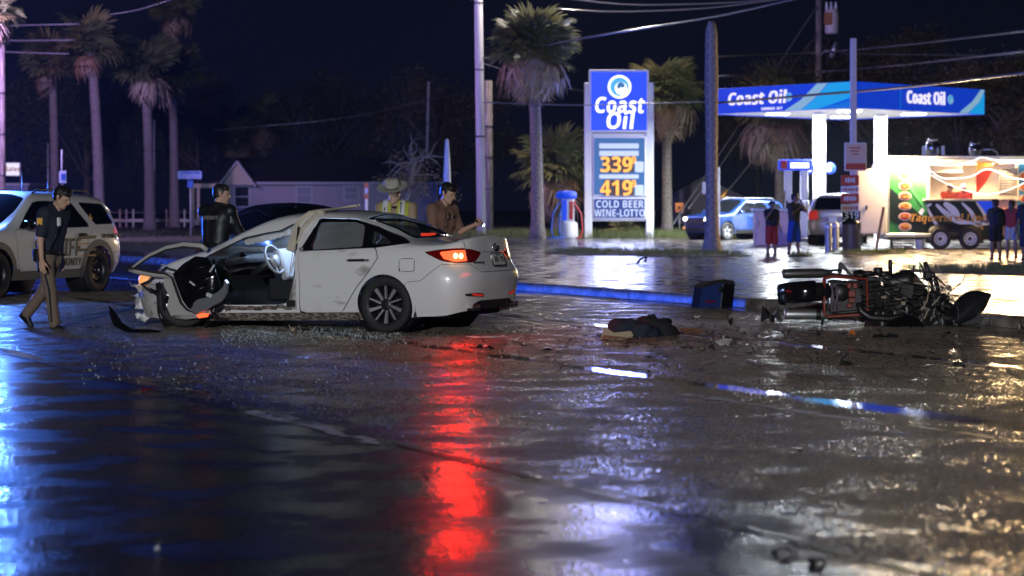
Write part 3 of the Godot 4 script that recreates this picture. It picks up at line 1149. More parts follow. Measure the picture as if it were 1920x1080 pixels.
func sedan_rows() -> Array:
	return [
		v3([0.10, 0.25, 0, 0.12, 0.25, 0.42, 0.19, 0.24, 0.68, 0.36, 0.20, 0.81, 0.66, 0.19, 0.86, 1.09, 0.17, 0.87, 1.55, 0.15, 0.87, 2.25, 0.15, 0.87,
			2.95, 0.15, 0.87, 3.45, 0.15, 0.87, 3.9, 0.16, 0.87, 4.3, 0.18, 0.85, 4.6, 0.2, 0.72, 4.74, 0.2, 0.52, 4.8, 0.2, 0.28, 4.81, 0.2, 0]),
		v3([0.05, 0.42, 0, 0.07, 0.42, 0.46, 0.15, 0.42, 0.74, 0.34, 0.41, 0.875, 0.66, 0.40, 0.915, 1.09, 0.38, 0.925, 1.55, 0.36, 0.92, 2.25, 0.36, 0.915,
			2.95, 0.36, 0.915, 3.45, 0.37, 0.915, 3.9, 0.38, 0.915, 4.35, 0.38, 0.88, 4.64, 0.38, 0.75, 4.79, 0.38, 0.54, 4.85, 0.38, 0.29, 4.86, 0.38, 0]),
		v3([0.0, 0.66, 0, 0.025, 0.66, 0.46, 0.12, 0.655, 0.75, 0.33, 0.64, 0.89, 0.66, 0.63, 0.93, 1.09, 0.62, 0.94, 1.55, 0.60, 0.93, 2.25, 0.58, 0.925,
			2.95, 0.58, 0.925, 3.45, 0.58, 0.925, 3.9, 0.60, 0.925, 4.33, 0.58, 0.885, 4.63, 0.55, 0.75, 4.79, 0.53, 0.54, 4.85, 0.52, 0.29, 4.86, 0.52, 0]),
		v3([0.085, 0.83, 0, 0.10, 0.83, 0.44, 0.19, 0.83, 0.69, 0.40, 0.84, 0.862, 0.70, 0.84, 0.915, 1.09, 0.83, 0.93, 1.55, 0.81, 0.925, 2.25, 0.80, 0.92,
			2.95, 0.79, 0.92, 3.45, 0.78, 0.92, 3.9, 0.77, 0.905, 4.3, 0.71, 0.86, 4.59, 0.64, 0.74, 4.75, 0.61, 0.54, 4.81, 0.60, 0.28, 4.82, 0.60, 0]),
		v3([0.115, 1.085, 0, 0.13, 1.08, 0.40, 0.21, 1.05, 0.62, 0.42, 1.0, 0.79, 0.74, 1.0, 0.865, 1.09, 0.99, 0.89, 1.55, 0.975, 0.895, 2.25, 0.96, 0.89,
			2.95, 0.95, 0.885, 3.45, 0.945, 0.88, 3.9, 0.92, 0.86, 4.3, 0.82, 0.80, 4.55, 0.72, 0.68, 4.70, 0.68, 0.50, 4.76, 0.67, 0.26, 4.77, 0.67, 0]),
		v3([0.12, 1.10, 0, 0.14, 1.095, 0.34, 0.23, 1.075, 0.54, 0.44, 1.045, 0.70, 0.80, 1.065, 0.755, 1.09, 1.14, 0.765, 1.55, 1.18, 0.755, 2.22, 1.185, 0.74,
			2.9, 1.17, 0.745, 3.3, 1.10, 0.765, 3.68, 1.01, 0.77, 4.2, 0.89, 0.70, 4.52, 0.765, 0.56, 4.68, 0.71, 0.40, 4.74, 0.69, 0.2, 4.75, 0.69, 0]),
		v3([0.135, 1.103, 0, 0.155, 1.10, 0.26, 0.24, 1.085, 0.42, 0.44, 1.07, 0.53, 0.85, 1.11, 0.575, 1.16, 1.245, 0.635, 1.55, 1.35, 0.605, 2.15, 1.405, 0.585,
			2.76, 1.375, 0.59, 3.16, 1.24, 0.655, 3.66, 1.045, 0.64, 4.2, 0.925, 0.52, 4.5, 0.79, 0.42, 4.65, 0.73, 0.30, 4.7, 0.71, 0.15, 4.71, 0.71, 0]),
		v3([0.15, 1.105, 0, 0.165, 1.10, 0.14, 0.25, 1.09, 0.22, 0.42, 1.085, 0.27, 0.77, 1.125, 0.30, 1.06, 1.265, 0.34, 1.52, 1.415, 0.32, 2.12, 1.462, 0.32,
			2.73, 1.43, 0.32, 3.22, 1.27, 0.36, 3.72, 1.06, 0.34, 4.2, 0.945, 0.27, 4.48, 0.81, 0.22, 4.62, 0.745, 0.15, 4.66, 0.73, 0.08, 4.67, 0.73, 0]),
		v3([0.165, 1.106, 0, 0.175, 1.105, 0, 0.25, 1.095, 0, 0.41, 1.09, 0, 0.73, 1.13, 0, 1.03, 1.28, 0, 1.50, 1.435, 0, 2.10, 1.478, 0,
			2.71, 1.445, 0, 3.24, 1.28, 0, 3.74, 1.065, 0, 4.2, 0.95, 0, 4.46, 0.82, 0, 4.58, 0.76, 0, 4.62, 0.74, 0, 4.63, 0.735, 0]),
	]

func wheel(called: String, parent: Node3D, where: Vector3, r: float, rim: float, width: float, style: String, out_z: float, turn := 0.0) -> Node3D:
	var w := Node3D.new()
	w.name = called
	parent.add_child(w, true)
	w.position = where
	# the wheel's axle is its own y axis; +y points outwards
	w.basis = Basis(Vector3.UP, turn) * Basis(Vector3.RIGHT, PI * 0.5 * signf(out_z))
	var h := width * 0.5
	put("tyre", lathe_mesh([[rim * 0.98, -h * 0.8], [rim + 0.01, -h], [r * 0.9, -h], [r * 0.975, -h * 0.86], [r, -h * 0.55], [r, -h * 0.07], [r - 0.008, -h * 0.05], [r - 0.008, h * 0.05], [r, h * 0.07], [r, h * 0.55], [r * 0.975, h * 0.86], [r * 0.92, h * 0.97], [r * 0.86, h], [rim + 0.015, h * 0.98], [rim * 0.99, h * 0.86]], 40), M.rubber, w)
	var m: Material = M.alloy if style == "alloy" or style == "five" else (M.steel_white if style == "trailer" else M.black_steel)
	put("barrel", lathe_mesh([[rim, h * 0.88], [rim * 0.95, h * 0.84], [rim * 0.92, h * 0.2], [rim * 0.9, -h * 0.8], [0.0, -h * 0.82]], 32), M.dark_metal if style != "trailer" else m, w)
	if style == "alloy" or style == "five":
		var cnt := 10 if style == "alloy" else 5
		for i in cnt:
			var b := Shape.new()
			var a := TAU * i / cnt + 0.2
			var d := Vector3(cos(a), 0, sin(a))
			var t := Vector3(-sin(a), 0, cos(a))
			var w0 := 0.012 if cnt == 10 else 0.05
			var w1 := (0.009 + 0.014 * (i % 2)) if cnt == 10 else 0.065
			var y0 := h * 0.62
			var y1 := h * 0.82
			var pa := d * 0.05 + Vector3.UP * y0
			var pb := d * rim * 0.955 + Vector3.UP * y1
			var sk := t * 0.03
			b.quad(pa - t * w0, pa + t * w0, pb + t * w1 + sk, pb - t * w1 + sk)
			b.quad(pa + t * w0, pa + t * w0 - Vector3.UP * 0.03, pb + t * w1 + sk - Vector3.UP * 0.04, pb + t * w1 + sk)
			b.quad(pa - t * w0 - Vector3.UP * 0.03, pa - t * w0, pb - t * w1 + sk, pb - t * w1 + sk - Vector3.UP * 0.04)
			put("spoke", b.mesh(), m, w)
		put("hub_cap", lathe_mesh([[0.075, h * 0.5], [0.068, h * 0.66], [0.03, h * 0.72], [0.0, h * 0.72]], 20), M.dark_metal, w)
	else:
		put("disc", lathe_mesh([[rim * 0.93, h * 0.45], [rim * 0.8, h * 0.58], [rim * 0.62, h * 0.66], [rim * 0.5, h * 0.5], [rim * 0.3, h * 0.45], [0.0, h * 0.45]], 32), m, w)
		for i in 10:
			var a := TAU * i / 10
			var b := Shape.new()
			b.soft()
			b.lathe([[0.026, 0.0], [0.022, 0.006], [0.0, 0.006]], 8, Transform3D(Basis(), Vector3(cos(a) * rim * 0.7, h * 0.62, sin(a) * rim * 0.7)))
			put("vent_hole", b.mesh(), M.dark, w)
		put("hub_cap", lathe_mesh([[rim * 0.3, h * 0.45], [rim * 0.28, h * 0.75], [rim * 0.14, h * 0.95], [0.0, h]], 20), M.chrome if style == "police" else M.dark_metal, w)
	return w

func lamp_lens(s: Soup, m: Material, parent: Node3D, called: String, push := 0.004) -> void:
	put(called, s.mesh(push), m, parent)

func build_sedan() -> void:
	var root := thing("wrecked_sedan", "white sedan with its front left corner torn open and tail lamps lit", "car", Vector3.ZERO)
	var pivot := Vector3(1.09, 0.33, 0)
	root.transform = Transform3D(Basis(Vector3.UP, deg_to_rad(155.0)), Vector3(-0.131, 0.0, -25.573)) * Transform3D(Basis(), pivot) * Transform3D(Basis(Vector3.BACK, deg_to_rad(-1.4)), Vector3.ZERO) * Transform3D(Basis(), -pivot)
	var c := Car.new()
	c.left = skin(sedan_rows(), 8, 8)
	var near := {"zmax": -0.3}
	var far := {"zmin": 0.3}
	# wheel openings and the driver's doorway that the crash has laid open
	for side in [near, far]:
		cut(c, {"axis": "side", "circle": Vector2(1.09, 0.335), "r": 0.362}.merged(side))
		cut(c, {"axis": "side", "circle": Vector2(3.92, 0.335), "r": 0.385}.merged(side))
	cut(c, outline("side", [3.62, 0.93, 3.36, 1.06, 3.115, 1.17, 2.80, 1.225, 2.635, 1.245, 2.45, 1.335, 2.36, 1.32, 2.31, 1.0, 2.30, 0.70, 2.38, 0.40, 2.47, 0.345, 3.30, 0.345, 3.55, 0.40, 3.66, 0.7], near))
	cut(c, outline("side", [4.58, 0.60, 4.32, 0.53, 4.08, 0.62, 4.02, 0.48, 4.10, 0.40, 4.30, 0.45, 4.46, 0.52], near))
	# side windows
	for side in [near, far]:
		var dlo := cut(c, outline("side", [2.264, 0.985, 2.11, 1.385, 1.62, 1.362, 1.27, 1.262, 1.0, 1.155, 0.80, 1.06, 1.207, 1.015], side), 0.003)
		var sub := Car.new()
		sub.left = dlo
		var g1 := cut(sub, outline("side", [2.134, 1.0, 2.085, 1.335, 1.62, 1.325, 1.46, 1.285, 1.40, 1.03], side))
		var g2 := cut(sub, outline("side", [1.29, 1.06, 1.31, 1.215, 1.20, 1.175, 1.03, 1.08, 1.03, 1.055], side))
		put("window_frame", sub.left.mesh(-0.003), M.gloss_black, root)
		put("rear_door_glass", g1.mesh(-0.010), M.tint_glass, root)
		put("quarter_glass", g2.mesh(-0.010), M.tint_glass, root)
	var front_dlo := cut(c, outline("side", [3.42, 1.0, 2.98, 1.27, 2.72, 1.35, 2.34, 1.38, 2.32, 0.99], far), 0.003)
	put("front_door_glass", front_dlo.mesh(-0.008), M.tint_glass, root)
	# rear window and windscreen
	var rw := cut(c, outline("top", [0.74, -0.30, 0.84, -0.54, 1.2, -0.585, 1.50, -0.55, 1.47, -0.3, 1.46, 0.3, 1.50, 0.55, 1.2, 0.585, 0.84, 0.54, 0.74, 0.30], {"ymin": 1.05}), 0.003)
	var rwc := Car.new()
	rwc.left = rw
	var rwg := cut(rwc, outline("top", [0.80, -0.30, 0.89, -0.49, 1.2, -0.54, 1.45, -0.51, 1.42, -0.3, 1.41, 0.3, 1.45, 0.51, 1.2, 0.54, 0.89, 0.49, 0.80, 0.30]))
	put("rear_window_border", rwc.left.mesh(-0.002), M.gloss_black, root)
	put("rear_window", rwg.mesh(-0.004), M.tint_glass, root)
	var ws := cut(c, outline("top", [3.74, -0.30, 3.66, -0.62, 3.16, -0.625, 2.80, -0.56, 2.74, -0.3, 2.74, 0.3, 2.80, 0.56, 3.16, 0.625, 3.66, 0.62, 3.74, 0.30], {"ymin": 1.0}), 0.003)
	put("cracked_windscreen", ws.mesh(-0.004), M.cracked_glass, root)
	# tail lamps
	for side in [-1, 1]:
		var lim := {"zmax": -0.60} if side < 0 else {"zmin": 0.60}
		var outer := cut(c, outline("side", [0.57, 0.948, 0.42, 0.972, 0.26, 0.985, 0.10, 0.985, 0.10, 0.82, 0.22, 0.812, 0.36, 0.845], lim), 0.003)
		var s := float(side)
		var lim2 := {"xmax": 0.42}
		if side < 0: lim2.zmax = -0.1
		else: lim2.zmin = 0.1
		var inner := cut(c, outline("rear", [s * 0.592, 0.978, s * 0.50, 0.968, s * 0.29, 0.928, s * 0.38, 0.87, s * 0.49, 0.815, s * 0.592, 0.815], lim2), 0.003)
		var oc := Car.new()
		oc.left = outer
		var lit := cut(oc, outline("side", [0.40, 0.945, 0.25, 0.962, 0.12, 0.962, 0.12, 0.835, 0.22, 0.828, 0.34, 0.862], lim))
		put("tail_lamp_lens", oc.left.mesh(0.002), M.red_lens, root)
		put("tail_lamp_light", lit.mesh(0.003), M.tail_glow if side < 0 else M.tail_glow_dim, root)
		var bulb := Shape.new()
		bulb.soft()
		for q in [[0.185, 0.895, 0.705], [0.22, 0.90, 0.775]]:
			bulb.ball(Vector3(q[0] - 0.02, q[1], q[2] * s * 1.02), Vector3(0.02, 0.035, 0.05), 10)
		if side < 0: put("tail_lamp_bulb", bulb.mesh(), M.bulb_amber, root)
		put("trunk_lamp", inner.mesh(0.003), M.red_lens, root)
	# boot lid, bumper, fuel flap, doors
	var refl := Soup.new()
	for s in [-1.0, 1.0]:
		var lim3 := {"xmax": 0.5}
		put("rear_reflector", cut(c, outline("rear", [s * 0.34, 0.402, s * 0.70, 0.425, s * 0.72, 0.445, s * 0.55, 0.455, s * 0.34, 0.438], lim3), 0.004).mesh(-0.004), M.red_lens_lit, root)
	var plate_bay := cut(c, outline("rear", [-0.27, 0.935, -0.24, 0.75, 0.24, 0.75, 0.27, 0.935], {"xmax": 0.5}), 0.002)
	put("plate_recess", plate_bay.mesh(-0.012), M.white_paint, root)
	var lid := cut(c, outline("rear", [-0.592, 1.2, -0.592, 0.80, -0.52, 0.755, -0.46, 0.70, 0.46, 0.70, 0.52, 0.755, 0.592, 0.80, 0.592, 1.2], {"xmax": 0.72}), 0.004)
	put("boot_lid", lid.mesh(), M.white_paint, root)
	var diff := cut(c, outline("rear", [-0.62, 0.14, -0.60, 0.30, -0.42, 0.36, 0.42, 0.36, 0.60, 0.30, 0.62, 0.14], {"xmax": 0.5}), 0.003)
	put("rear_diffuser", diff.mesh(-0.01), M.black_plastic, root)
	var bump := cut(c, outline("side", [-0.1, 0.80, 0.36, 0.80, 0.46, 0.72, 0.60, 0.615, 0.80, 0.60, 0.80, 0.10, -0.1, 0.10]), 0.003)
	put("rear_bumper", bump.mesh(), M.white_paint, root)
	put("fuel_flap", cut(c, outline("side", [0.68, 0.735, 0.69, 0.725, 0.865, 0.725, 0.877, 0.735, 0.877, 0.868, 0.865, 0.878, 0.69, 0.878, 0.68, 0.868], near), 0.0035).mesh(), M.white_paint, root)
	var rear_door := [2.262, 0.983, 1.207, 1.013, 1.165, 0.89, 1.29, 0.72, 1.45, 0.55, 1.60, 0.345, 1.68, 0.245, 2.255, 0.245, 2.235, 0.60, 2.25, 0.8]
	for side in [near, far]:
		put("rear_door", cut(c, outline("side", rear_door, side), 0.0045).mesh(0.004 if side == near else 0.0), M.white_door if side == near else M.white_paint, root)
	put("front_door", cut(c, outline("side", [3.42, 0.99, 2.29, 0.985, 2.27, 0.25, 3.3, 0.25, 3.5, 0.5], far), 0.004).mesh(), M.white_paint, root)
	for side in [near, far]:
		put("sill", cut(c, outline("side", [1.40, 0.245, 3.60, 0.245, 3.60, 0.05, 1.40, 0.05], side), 0.003).mesh(-0.012), M.scraped_white, root)
		put("headlamp", cut(c, outline("side", [4.78, 0.62, 4.40, 0.72, 4.28, 0.80, 4.45, 0.80, 4.66, 0.73, 4.8, 0.68], side), 0.004).mesh(-0.006), M.amber_lens, root)
	put("bonnet", cut(c, outline("top", [3.78, -0.70, 4.3, -0.68, 4.62, -0.45, 4.7, 0.0, 4.62, 0.45, 4.3, 0.68, 3.78, 0.70, 3.82, 0.0], {"ymin": 0.7}), 0.004).mesh(), M.white_paint, root)
	put("grille", cut(c, outline("rear", [-0.45, 0.30, -0.52, 0.62, 0.52, 0.62, 0.45, 0.30], {"xmin": 4.4})).mesh(-0.01), M.black_plastic, root)
	put("front_bumper", cut(c, outline("side", [4.30, 0.60, 5.0, 0.66, 5.0, 0.1, 4.26, 0.1, 4.28, 0.4], {}), 0.004).mesh(), M.white_scuffed, root)
	put("roof", cut(c, outline("top", [1.42, -0.545, 2.1, -0.555, 2.82, -0.555, 2.74, 0.0, 2.82, 0.555, 2.1, 0.555, 1.42, 0.545], {"ymin": 1.3})).mesh(), M.white_paint, root)
	put("body", c.left.mesh(), M.white_paint, root)
	put("shut_line", c.seams.mesh(-0.009), M.dark, root)
	# rear spoiler lip
	var sp := Shape.new()
	sp.soft()
	var rows := []
	for i in 17:
		var z := lerpf(-0.62, 0.62, i / 16.0)
		var x := 0.145 + 0.13 * pow(absf(z) / 0.62, 2.4)
		var y := 1.098 - 0.055 * pow(absf(z) / 0.62, 2.0)
		rows.append([Vector3(x + 0.14, y + 0.006, z), Vector3(x + 0.02, y + 0.028, z), Vector3(x - 0.03, y + 0.030, z), Vector3(x - 0.035, y + 0.02, z), Vector3(x - 0.005, y - 0.012, z)])
	sp.grid(rows)
	put("spoiler", sp.mesh(), M.white_paint, root)
	# handle, plate, badge, lettering, exhausts
	var hb := Shape.new()
	hb.soft()
	hb.tube([Vector3(1.27, 0.865, -0.932), Vector3(1.31, 0.868, -0.958), Vector3(1.54, 0.868, -0.955), Vector3(1.58, 0.863, -0.93)], [0.014, 0.018, 0.018, 0.014], 8)
	put("door_handle", hb.mesh(), M.chrome, root)
	var plate := Node3D.new()
	plate.name = "number_plate"
	root.add_child(plate, true)
	plate.transform = Transform3D(Basis(Vector3.UP, -PI / 2) * Basis(Vector3.RIGHT, deg_to_rad(-16)), Vector3(0.028, 0.84, 0))
	put("plate_frame", prism_mesh(rounded(0.33, 0.17, 0.015), 0.014), M.gloss_black, plate)
	put("plate_face", prism_mesh(rounded(0.30, 0.14, 0.012), 0.006, Transform3D(Basis(), Vector3(0, 0, 0.009))), M.plate_white, plate)
	for q in [["H", -0.10], ["D", -0.05], ["7", 0.055], ["5", 0.105]]:
		words("plate_letter", q[0], 0.075, M.plate_ink, plate, Transform3D(Basis(), Vector3(q[1], -0.004, 0.014)), 0.004)
	words("plate_state", "FLORIDA", 0.022, M.plate_ink, plate, Transform3D(Basis(), Vector3(0, 0.054, 0.014)), 0.004)
	var orange := Shape.new()
	orange.soft()
	orange.ball(Vector3(0, 0, 0.013), Vector3(0.017, 0.019, 0.004), 10)
	put("plate_emblem", orange.mesh(), M.orange_paint, plate)
	var badge := Node3D.new()
	badge.name = "badge"
	root.add_child(badge, true)
	badge.transform = Transform3D(Basis(Vector3.UP, -PI / 2), Vector3(0.062, 0.99, 0))
	var ring := Shape.new()
	ring.soft()
	var loop := []
	for i in 25:
		loop.append(Vector3(cos(TAU * i / 24) * 0.062, sin(TAU * i / 24) * 0.038, 0))
	ring.tube(loop, 0.008, 6)
	put("badge_ring", ring.mesh(), M.chrome, badge)
	var bar := Shape.new()
	bar.box(Vector3(-0.022, 0, 0), Vector3(0.014, 0.058, 0.01), Basis(Vector3.BACK, -0.35))
	bar.box(Vector3(0.022, 0, 0), Vector3(0.014, 0.058, 0.01), Basis(Vector3.BACK, -0.35))
	bar.box(Vector3(0, 0.002, 0), Vector3(0.05, 0.012, 0.01), Basis(Vector3.BACK, 0.25))
	put("badge_bars", bar.mesh(), M.chrome, badge)
	words("model_script", "SONATA", 0.045, M.dark_metal, root, Transform3D(Basis(Vector3.UP, -PI / 2 - 0.12), Vector3(0.085, 0.80, -0.40)), 0.006)
	words("trim_script", "Sport", 0.03, M.dark_metal, root, Transform3D(Basis(Vector3.UP, -PI / 2 + 0.12), Vector3(0.085, 0.85, 0.42)), 0.006)
	for s in [-1.0, 1.0]:
		var ex := Shape.new()
		ex.soft()
		for k in 2:
			var z: float = s * (0.47 + 0.11 * k)
			ex.lathe([[0.040, 0.14], [0.047, 0.0], [0.050, -0.005], [0.044, 0.0], [0.036, 0.10], [0.0, 0.10]], 18, Transform3D(Basis(Vector3(0, 0, 1.15), Vector3(1, 0, 0), Vector3(0, 0.85, 0)), Vector3(0.075, 0.285, z)))
		put("exhaust_tip", ex.mesh(), M.chrome, root)
	var flap := box_mesh(Vector3(0.02, 0.22, 0.2), 0.005, Vector3(0.70, 0.28, -0.78))
	put("mud_flap", flap, M.black_plastic, root)
	# third brake lamp inside the rear window
	put("high_brake_lamp", prism_mesh(rounded(0.30, 0.035, 0.015), 0.05, Transform3D(Basis(Vector3.UP, PI / 2), Vector3(0.96, 1.155, 0))), M.brake_glow, root)
	# underbody, wells and axles
	put("underbody", box_mesh(Vector3(4.2, 0.10, 1.45), 0.03, Vector3(2.45, 0.22, 0)), M.dark, root)
	for x in [1.09, 3.92]:
		for s in [-1.0, 1.0]:
			var wl := Shape.new()
			wl.soft()
			wl.lathe([[0.40, 0.0], [0.40, 0.34], [0.0, 0.34]], 24, Transform3D(Basis(Vector3.RIGHT, -PI / 2 * s), Vector3(x, 0.34, 0.90 * s)), PI * 1.15, PI * 0.925 if s > 0 else -PI * 0.075)
			put("wheel_well", wl.mesh(), M.dark, root)
	put("rear_axle", tube_mesh([Vector3(1.09, 0.30, -0.75), Vector3(1.09, 0.30, 0.75)], 0.045), M.dark_metal, root)
	wheel("rear_wheel", root, Vector3(1.09, 0.337, -0.80), 0.337, 0.236, 0.235, "alloy", -1.0)
	wheel("rear_wheel", root, Vector3(1.09, 0.337, 0.80), 0.337, 0.236, 0.235, "alloy", 1.0)
	wheel("front_wheel", root, Vector3(3.92, 0.41, -0.86), 0.337, 0.236, 0.235, "alloy", -1.0, 0.3)
	wheel("front_wheel", root, Vector3(3.92, 0.41, 0.80), 0.337, 0.236, 0.235, "alloy", 1.0, 0.3)
	sedan_inside(root)
	sedan_bits(root)
	sedan_wreck(root)
	# the lamps' own light: panels the size of the lit lenses, just behind them
	for zz in [-0.70, 0.72]:
		var l := AreaLight3D.new()
		l.name = "tail_lamp_light"
		l.light_color = Color(1.0, 0.12, 0.03)
		l.light_energy = 2.3 if zz < 0 else 0.9
		l.area_size = Vector2(0.30, 0.14)
		l.area_range = 100.0
		l.area_attenuation = 2.0
		l.area_normalize_energy = true
		l.shadow_enabled = true
		root.add_child(l, true)
		l.transform = Transform3D(Basis.looking_at(Vector3(-1.0, -0.05, 0.55 * signf(zz)), Vector3.UP), Vector3(0.155, 0.89, 0.80 * signf(zz)))

func seat(parent: Node3D, x: float, z: float, wide: float, m: Material) -> void:
	var b := Shape.new()
	b.soft()
	b.box(Vector3(x + 0.05, 0.46, z), Vector3(0.52, 0.16, wide), Basis(Vector3.BACK, 0.12), 0.06)
	put("seat_cushion", b.mesh(), m, parent)
	b = Shape.new()
	b.soft()
	b.box(Vector3(x - 0.26, 0.80, z), Vector3(0.15, 0.66, wide), Basis(Vector3.BACK, 0.30), 0.06)
	put("seat_back", b.mesh(), m, parent)
	if wide > 1.0: return
	b = Shape.new()
	b.soft()
	b.box(Vector3(x - 0.40, 1.20, z), Vector3(0.10, 0.17, minf(wide, 0.27)), Basis(Vector3.BACK, 0.25), 0.04)
	put("headrest", b.mesh(), m, parent)

func sedan_inside(root: Node3D) -> void:
	put("cabin_floor", box_mesh(Vector3(2.6, 0.04, 1.45), 0.0, Vector3(2.35, 0.30, 0)), M.dark, root)
	put("firewall", box_mesh(Vector3(0.05, 0.62, 1.40), 0.0, Vector3(3.60, 0.60, 0)), M.dark, root)
	seat(root, 2.05, -0.37, 0.5, M.seat_cloth)
	seat(root, 2.05, 0.37, 0.5, M.seat_cloth)
	seat(root, 1.30, 0.0, 1.25, M.seat_cloth)
	# rear shelf and far-side trim close the cabin
	put("parcel_shelf", box_mesh(Vector3(0.55, 0.03, 1.15), 0.0, Vector3(0.98, 1.05, 0)), M.dark, root)
	put("far_door_trim", box_mesh(Vector3(1.30, 0.55, 0.05), 0.02, Vector3(2.85, 0.66, 0.80)), M.dark, root)
	var dash := Shape.new()
	dash.soft()
	dash.box(Vector3(3.40, 0.86, 0.06), Vector3(0.36, 0.22, 1.28), Basis(Vector3.BACK, -0.2), 0.07)
	put("dashboard", dash.mesh(), M.black_plastic, root)
	put("centre_console", box_mesh(Vector3(0.70, 0.30, 0.22), 0.04, Vector3(2.85, 0.50, 0.0)), M.black_plastic, root)
	var cs := Shape.new()
	cs.box(Vector3(2.90, 0.82, -0.10), Vector3(0.10, 0.40, 0.34), Basis(Vector3.BACK, -0.35), 0.02)
	put("centre_stack", cs.mesh(), M.silver_plastic, root)
	var cv := Shape.new()
	for i in 4:
		cv.box(Vector3(2.845 + 0.02 * i, 0.68 + 0.075 * i, -0.16), Vector3(0.02, 0.045, 0.11), Basis(Vector3.BACK, -0.35), 0.004)
	put("stack_switch", cv.mesh(), M.black_plastic, root)
	# steering wheel turned towards the doorway
	var sw := Node3D.new()
	sw.name = "steering_wheel"
	root.add_child(sw, true)
	sw.transform = Transform3D(Basis(Vector3.UP, deg_to_rad(-90)) * Basis(Vector3.RIGHT, deg_to_rad(-22)), Vector3(2.92, 0.89, -0.38))
	var loop := []
	for i in 33:
		loop.append(Vector3(cos(TAU * i / 32) * 0.185, sin(TAU * i / 32) * 0.185, 0))
	put("rim", tube_mesh(loop, 0.017, 8), M.wheel_grey, sw)
	var hub := Shape.new()
	hub.soft()
	hub.prism(pv([-0.07, 0.05, -0.08, -0.02, -0.03, -0.09, 0.03, -0.09, 0.08, -0.02, 0.07, 0.05]), 0.05)
	put("hub", hub.mesh(), M.silver_plastic, sw)
	for a in [0.1, PI - 0.1, -PI / 2]:
		var sb := Shape.new()
		sb.box(Vector3(cos(a) * 0.12, sin(a) * 0.12, -0.01), Vector3(0.13, 0.035, 0.015), Basis(Vector3.BACK, a), 0.004)
		put("spoke", sb.mesh(), M.silver_plastic, sw)
	put("column", tube_mesh([Vector3(0, 0, -0.02), Vector3(-0.02, -0.06, -0.36)], 0.045), M.black_plastic, sw)

func sedan_bits(root: Node3D) -> void:
	# pale curtain air bags hang inside the side windows
	var rows := []
	for i in 7:
		var u := i / 6.0
		var row := []
		for k in 15:
			var v := k / 14.0
			var p := Vector3(lerpf(2.14, 1.36, v), 1.345, -0.575).lerp(Vector3(lerpf(2.18, 1.34, v), 0.99, -0.70), u)
			row.append(p + Vector3(0, 0.0, 0.02 * sin(u * 14.0 + v * 5.0) + 0.02 * sin(v * 9.0)))
		rows.append(row)
	put("window_airbag", cloth(rows), M.pale_cloth, root)
	put("added_dome_lamp", box_mesh(Vector3(0.16, 0.02, 0.10), 0.005, Vector3(2.66, 1.405, 0.0)), M.added_dome_glow, root)  # unseen cabin lamp, added to light up steering wheel and headlining
	var l := OmniLight3D.new()
	l.name = "added_dome_light"
	l.light_color = Color(0.72, 0.84, 1.0)
	l.light_energy = 0.9
	l.light_size = 0.05
	l.omni_range = 20.0
	l.omni_attenuation = 2.0
	l.shadow_enabled = true
	root.add_child(l)
	l.position = Vector3(2.66, 1.34, -0.05)

func cloth(rows: Array) -> ArrayMesh:
	var b := Shape.new()
	b.soft()
	b.grid(rows)
	return b.mesh()

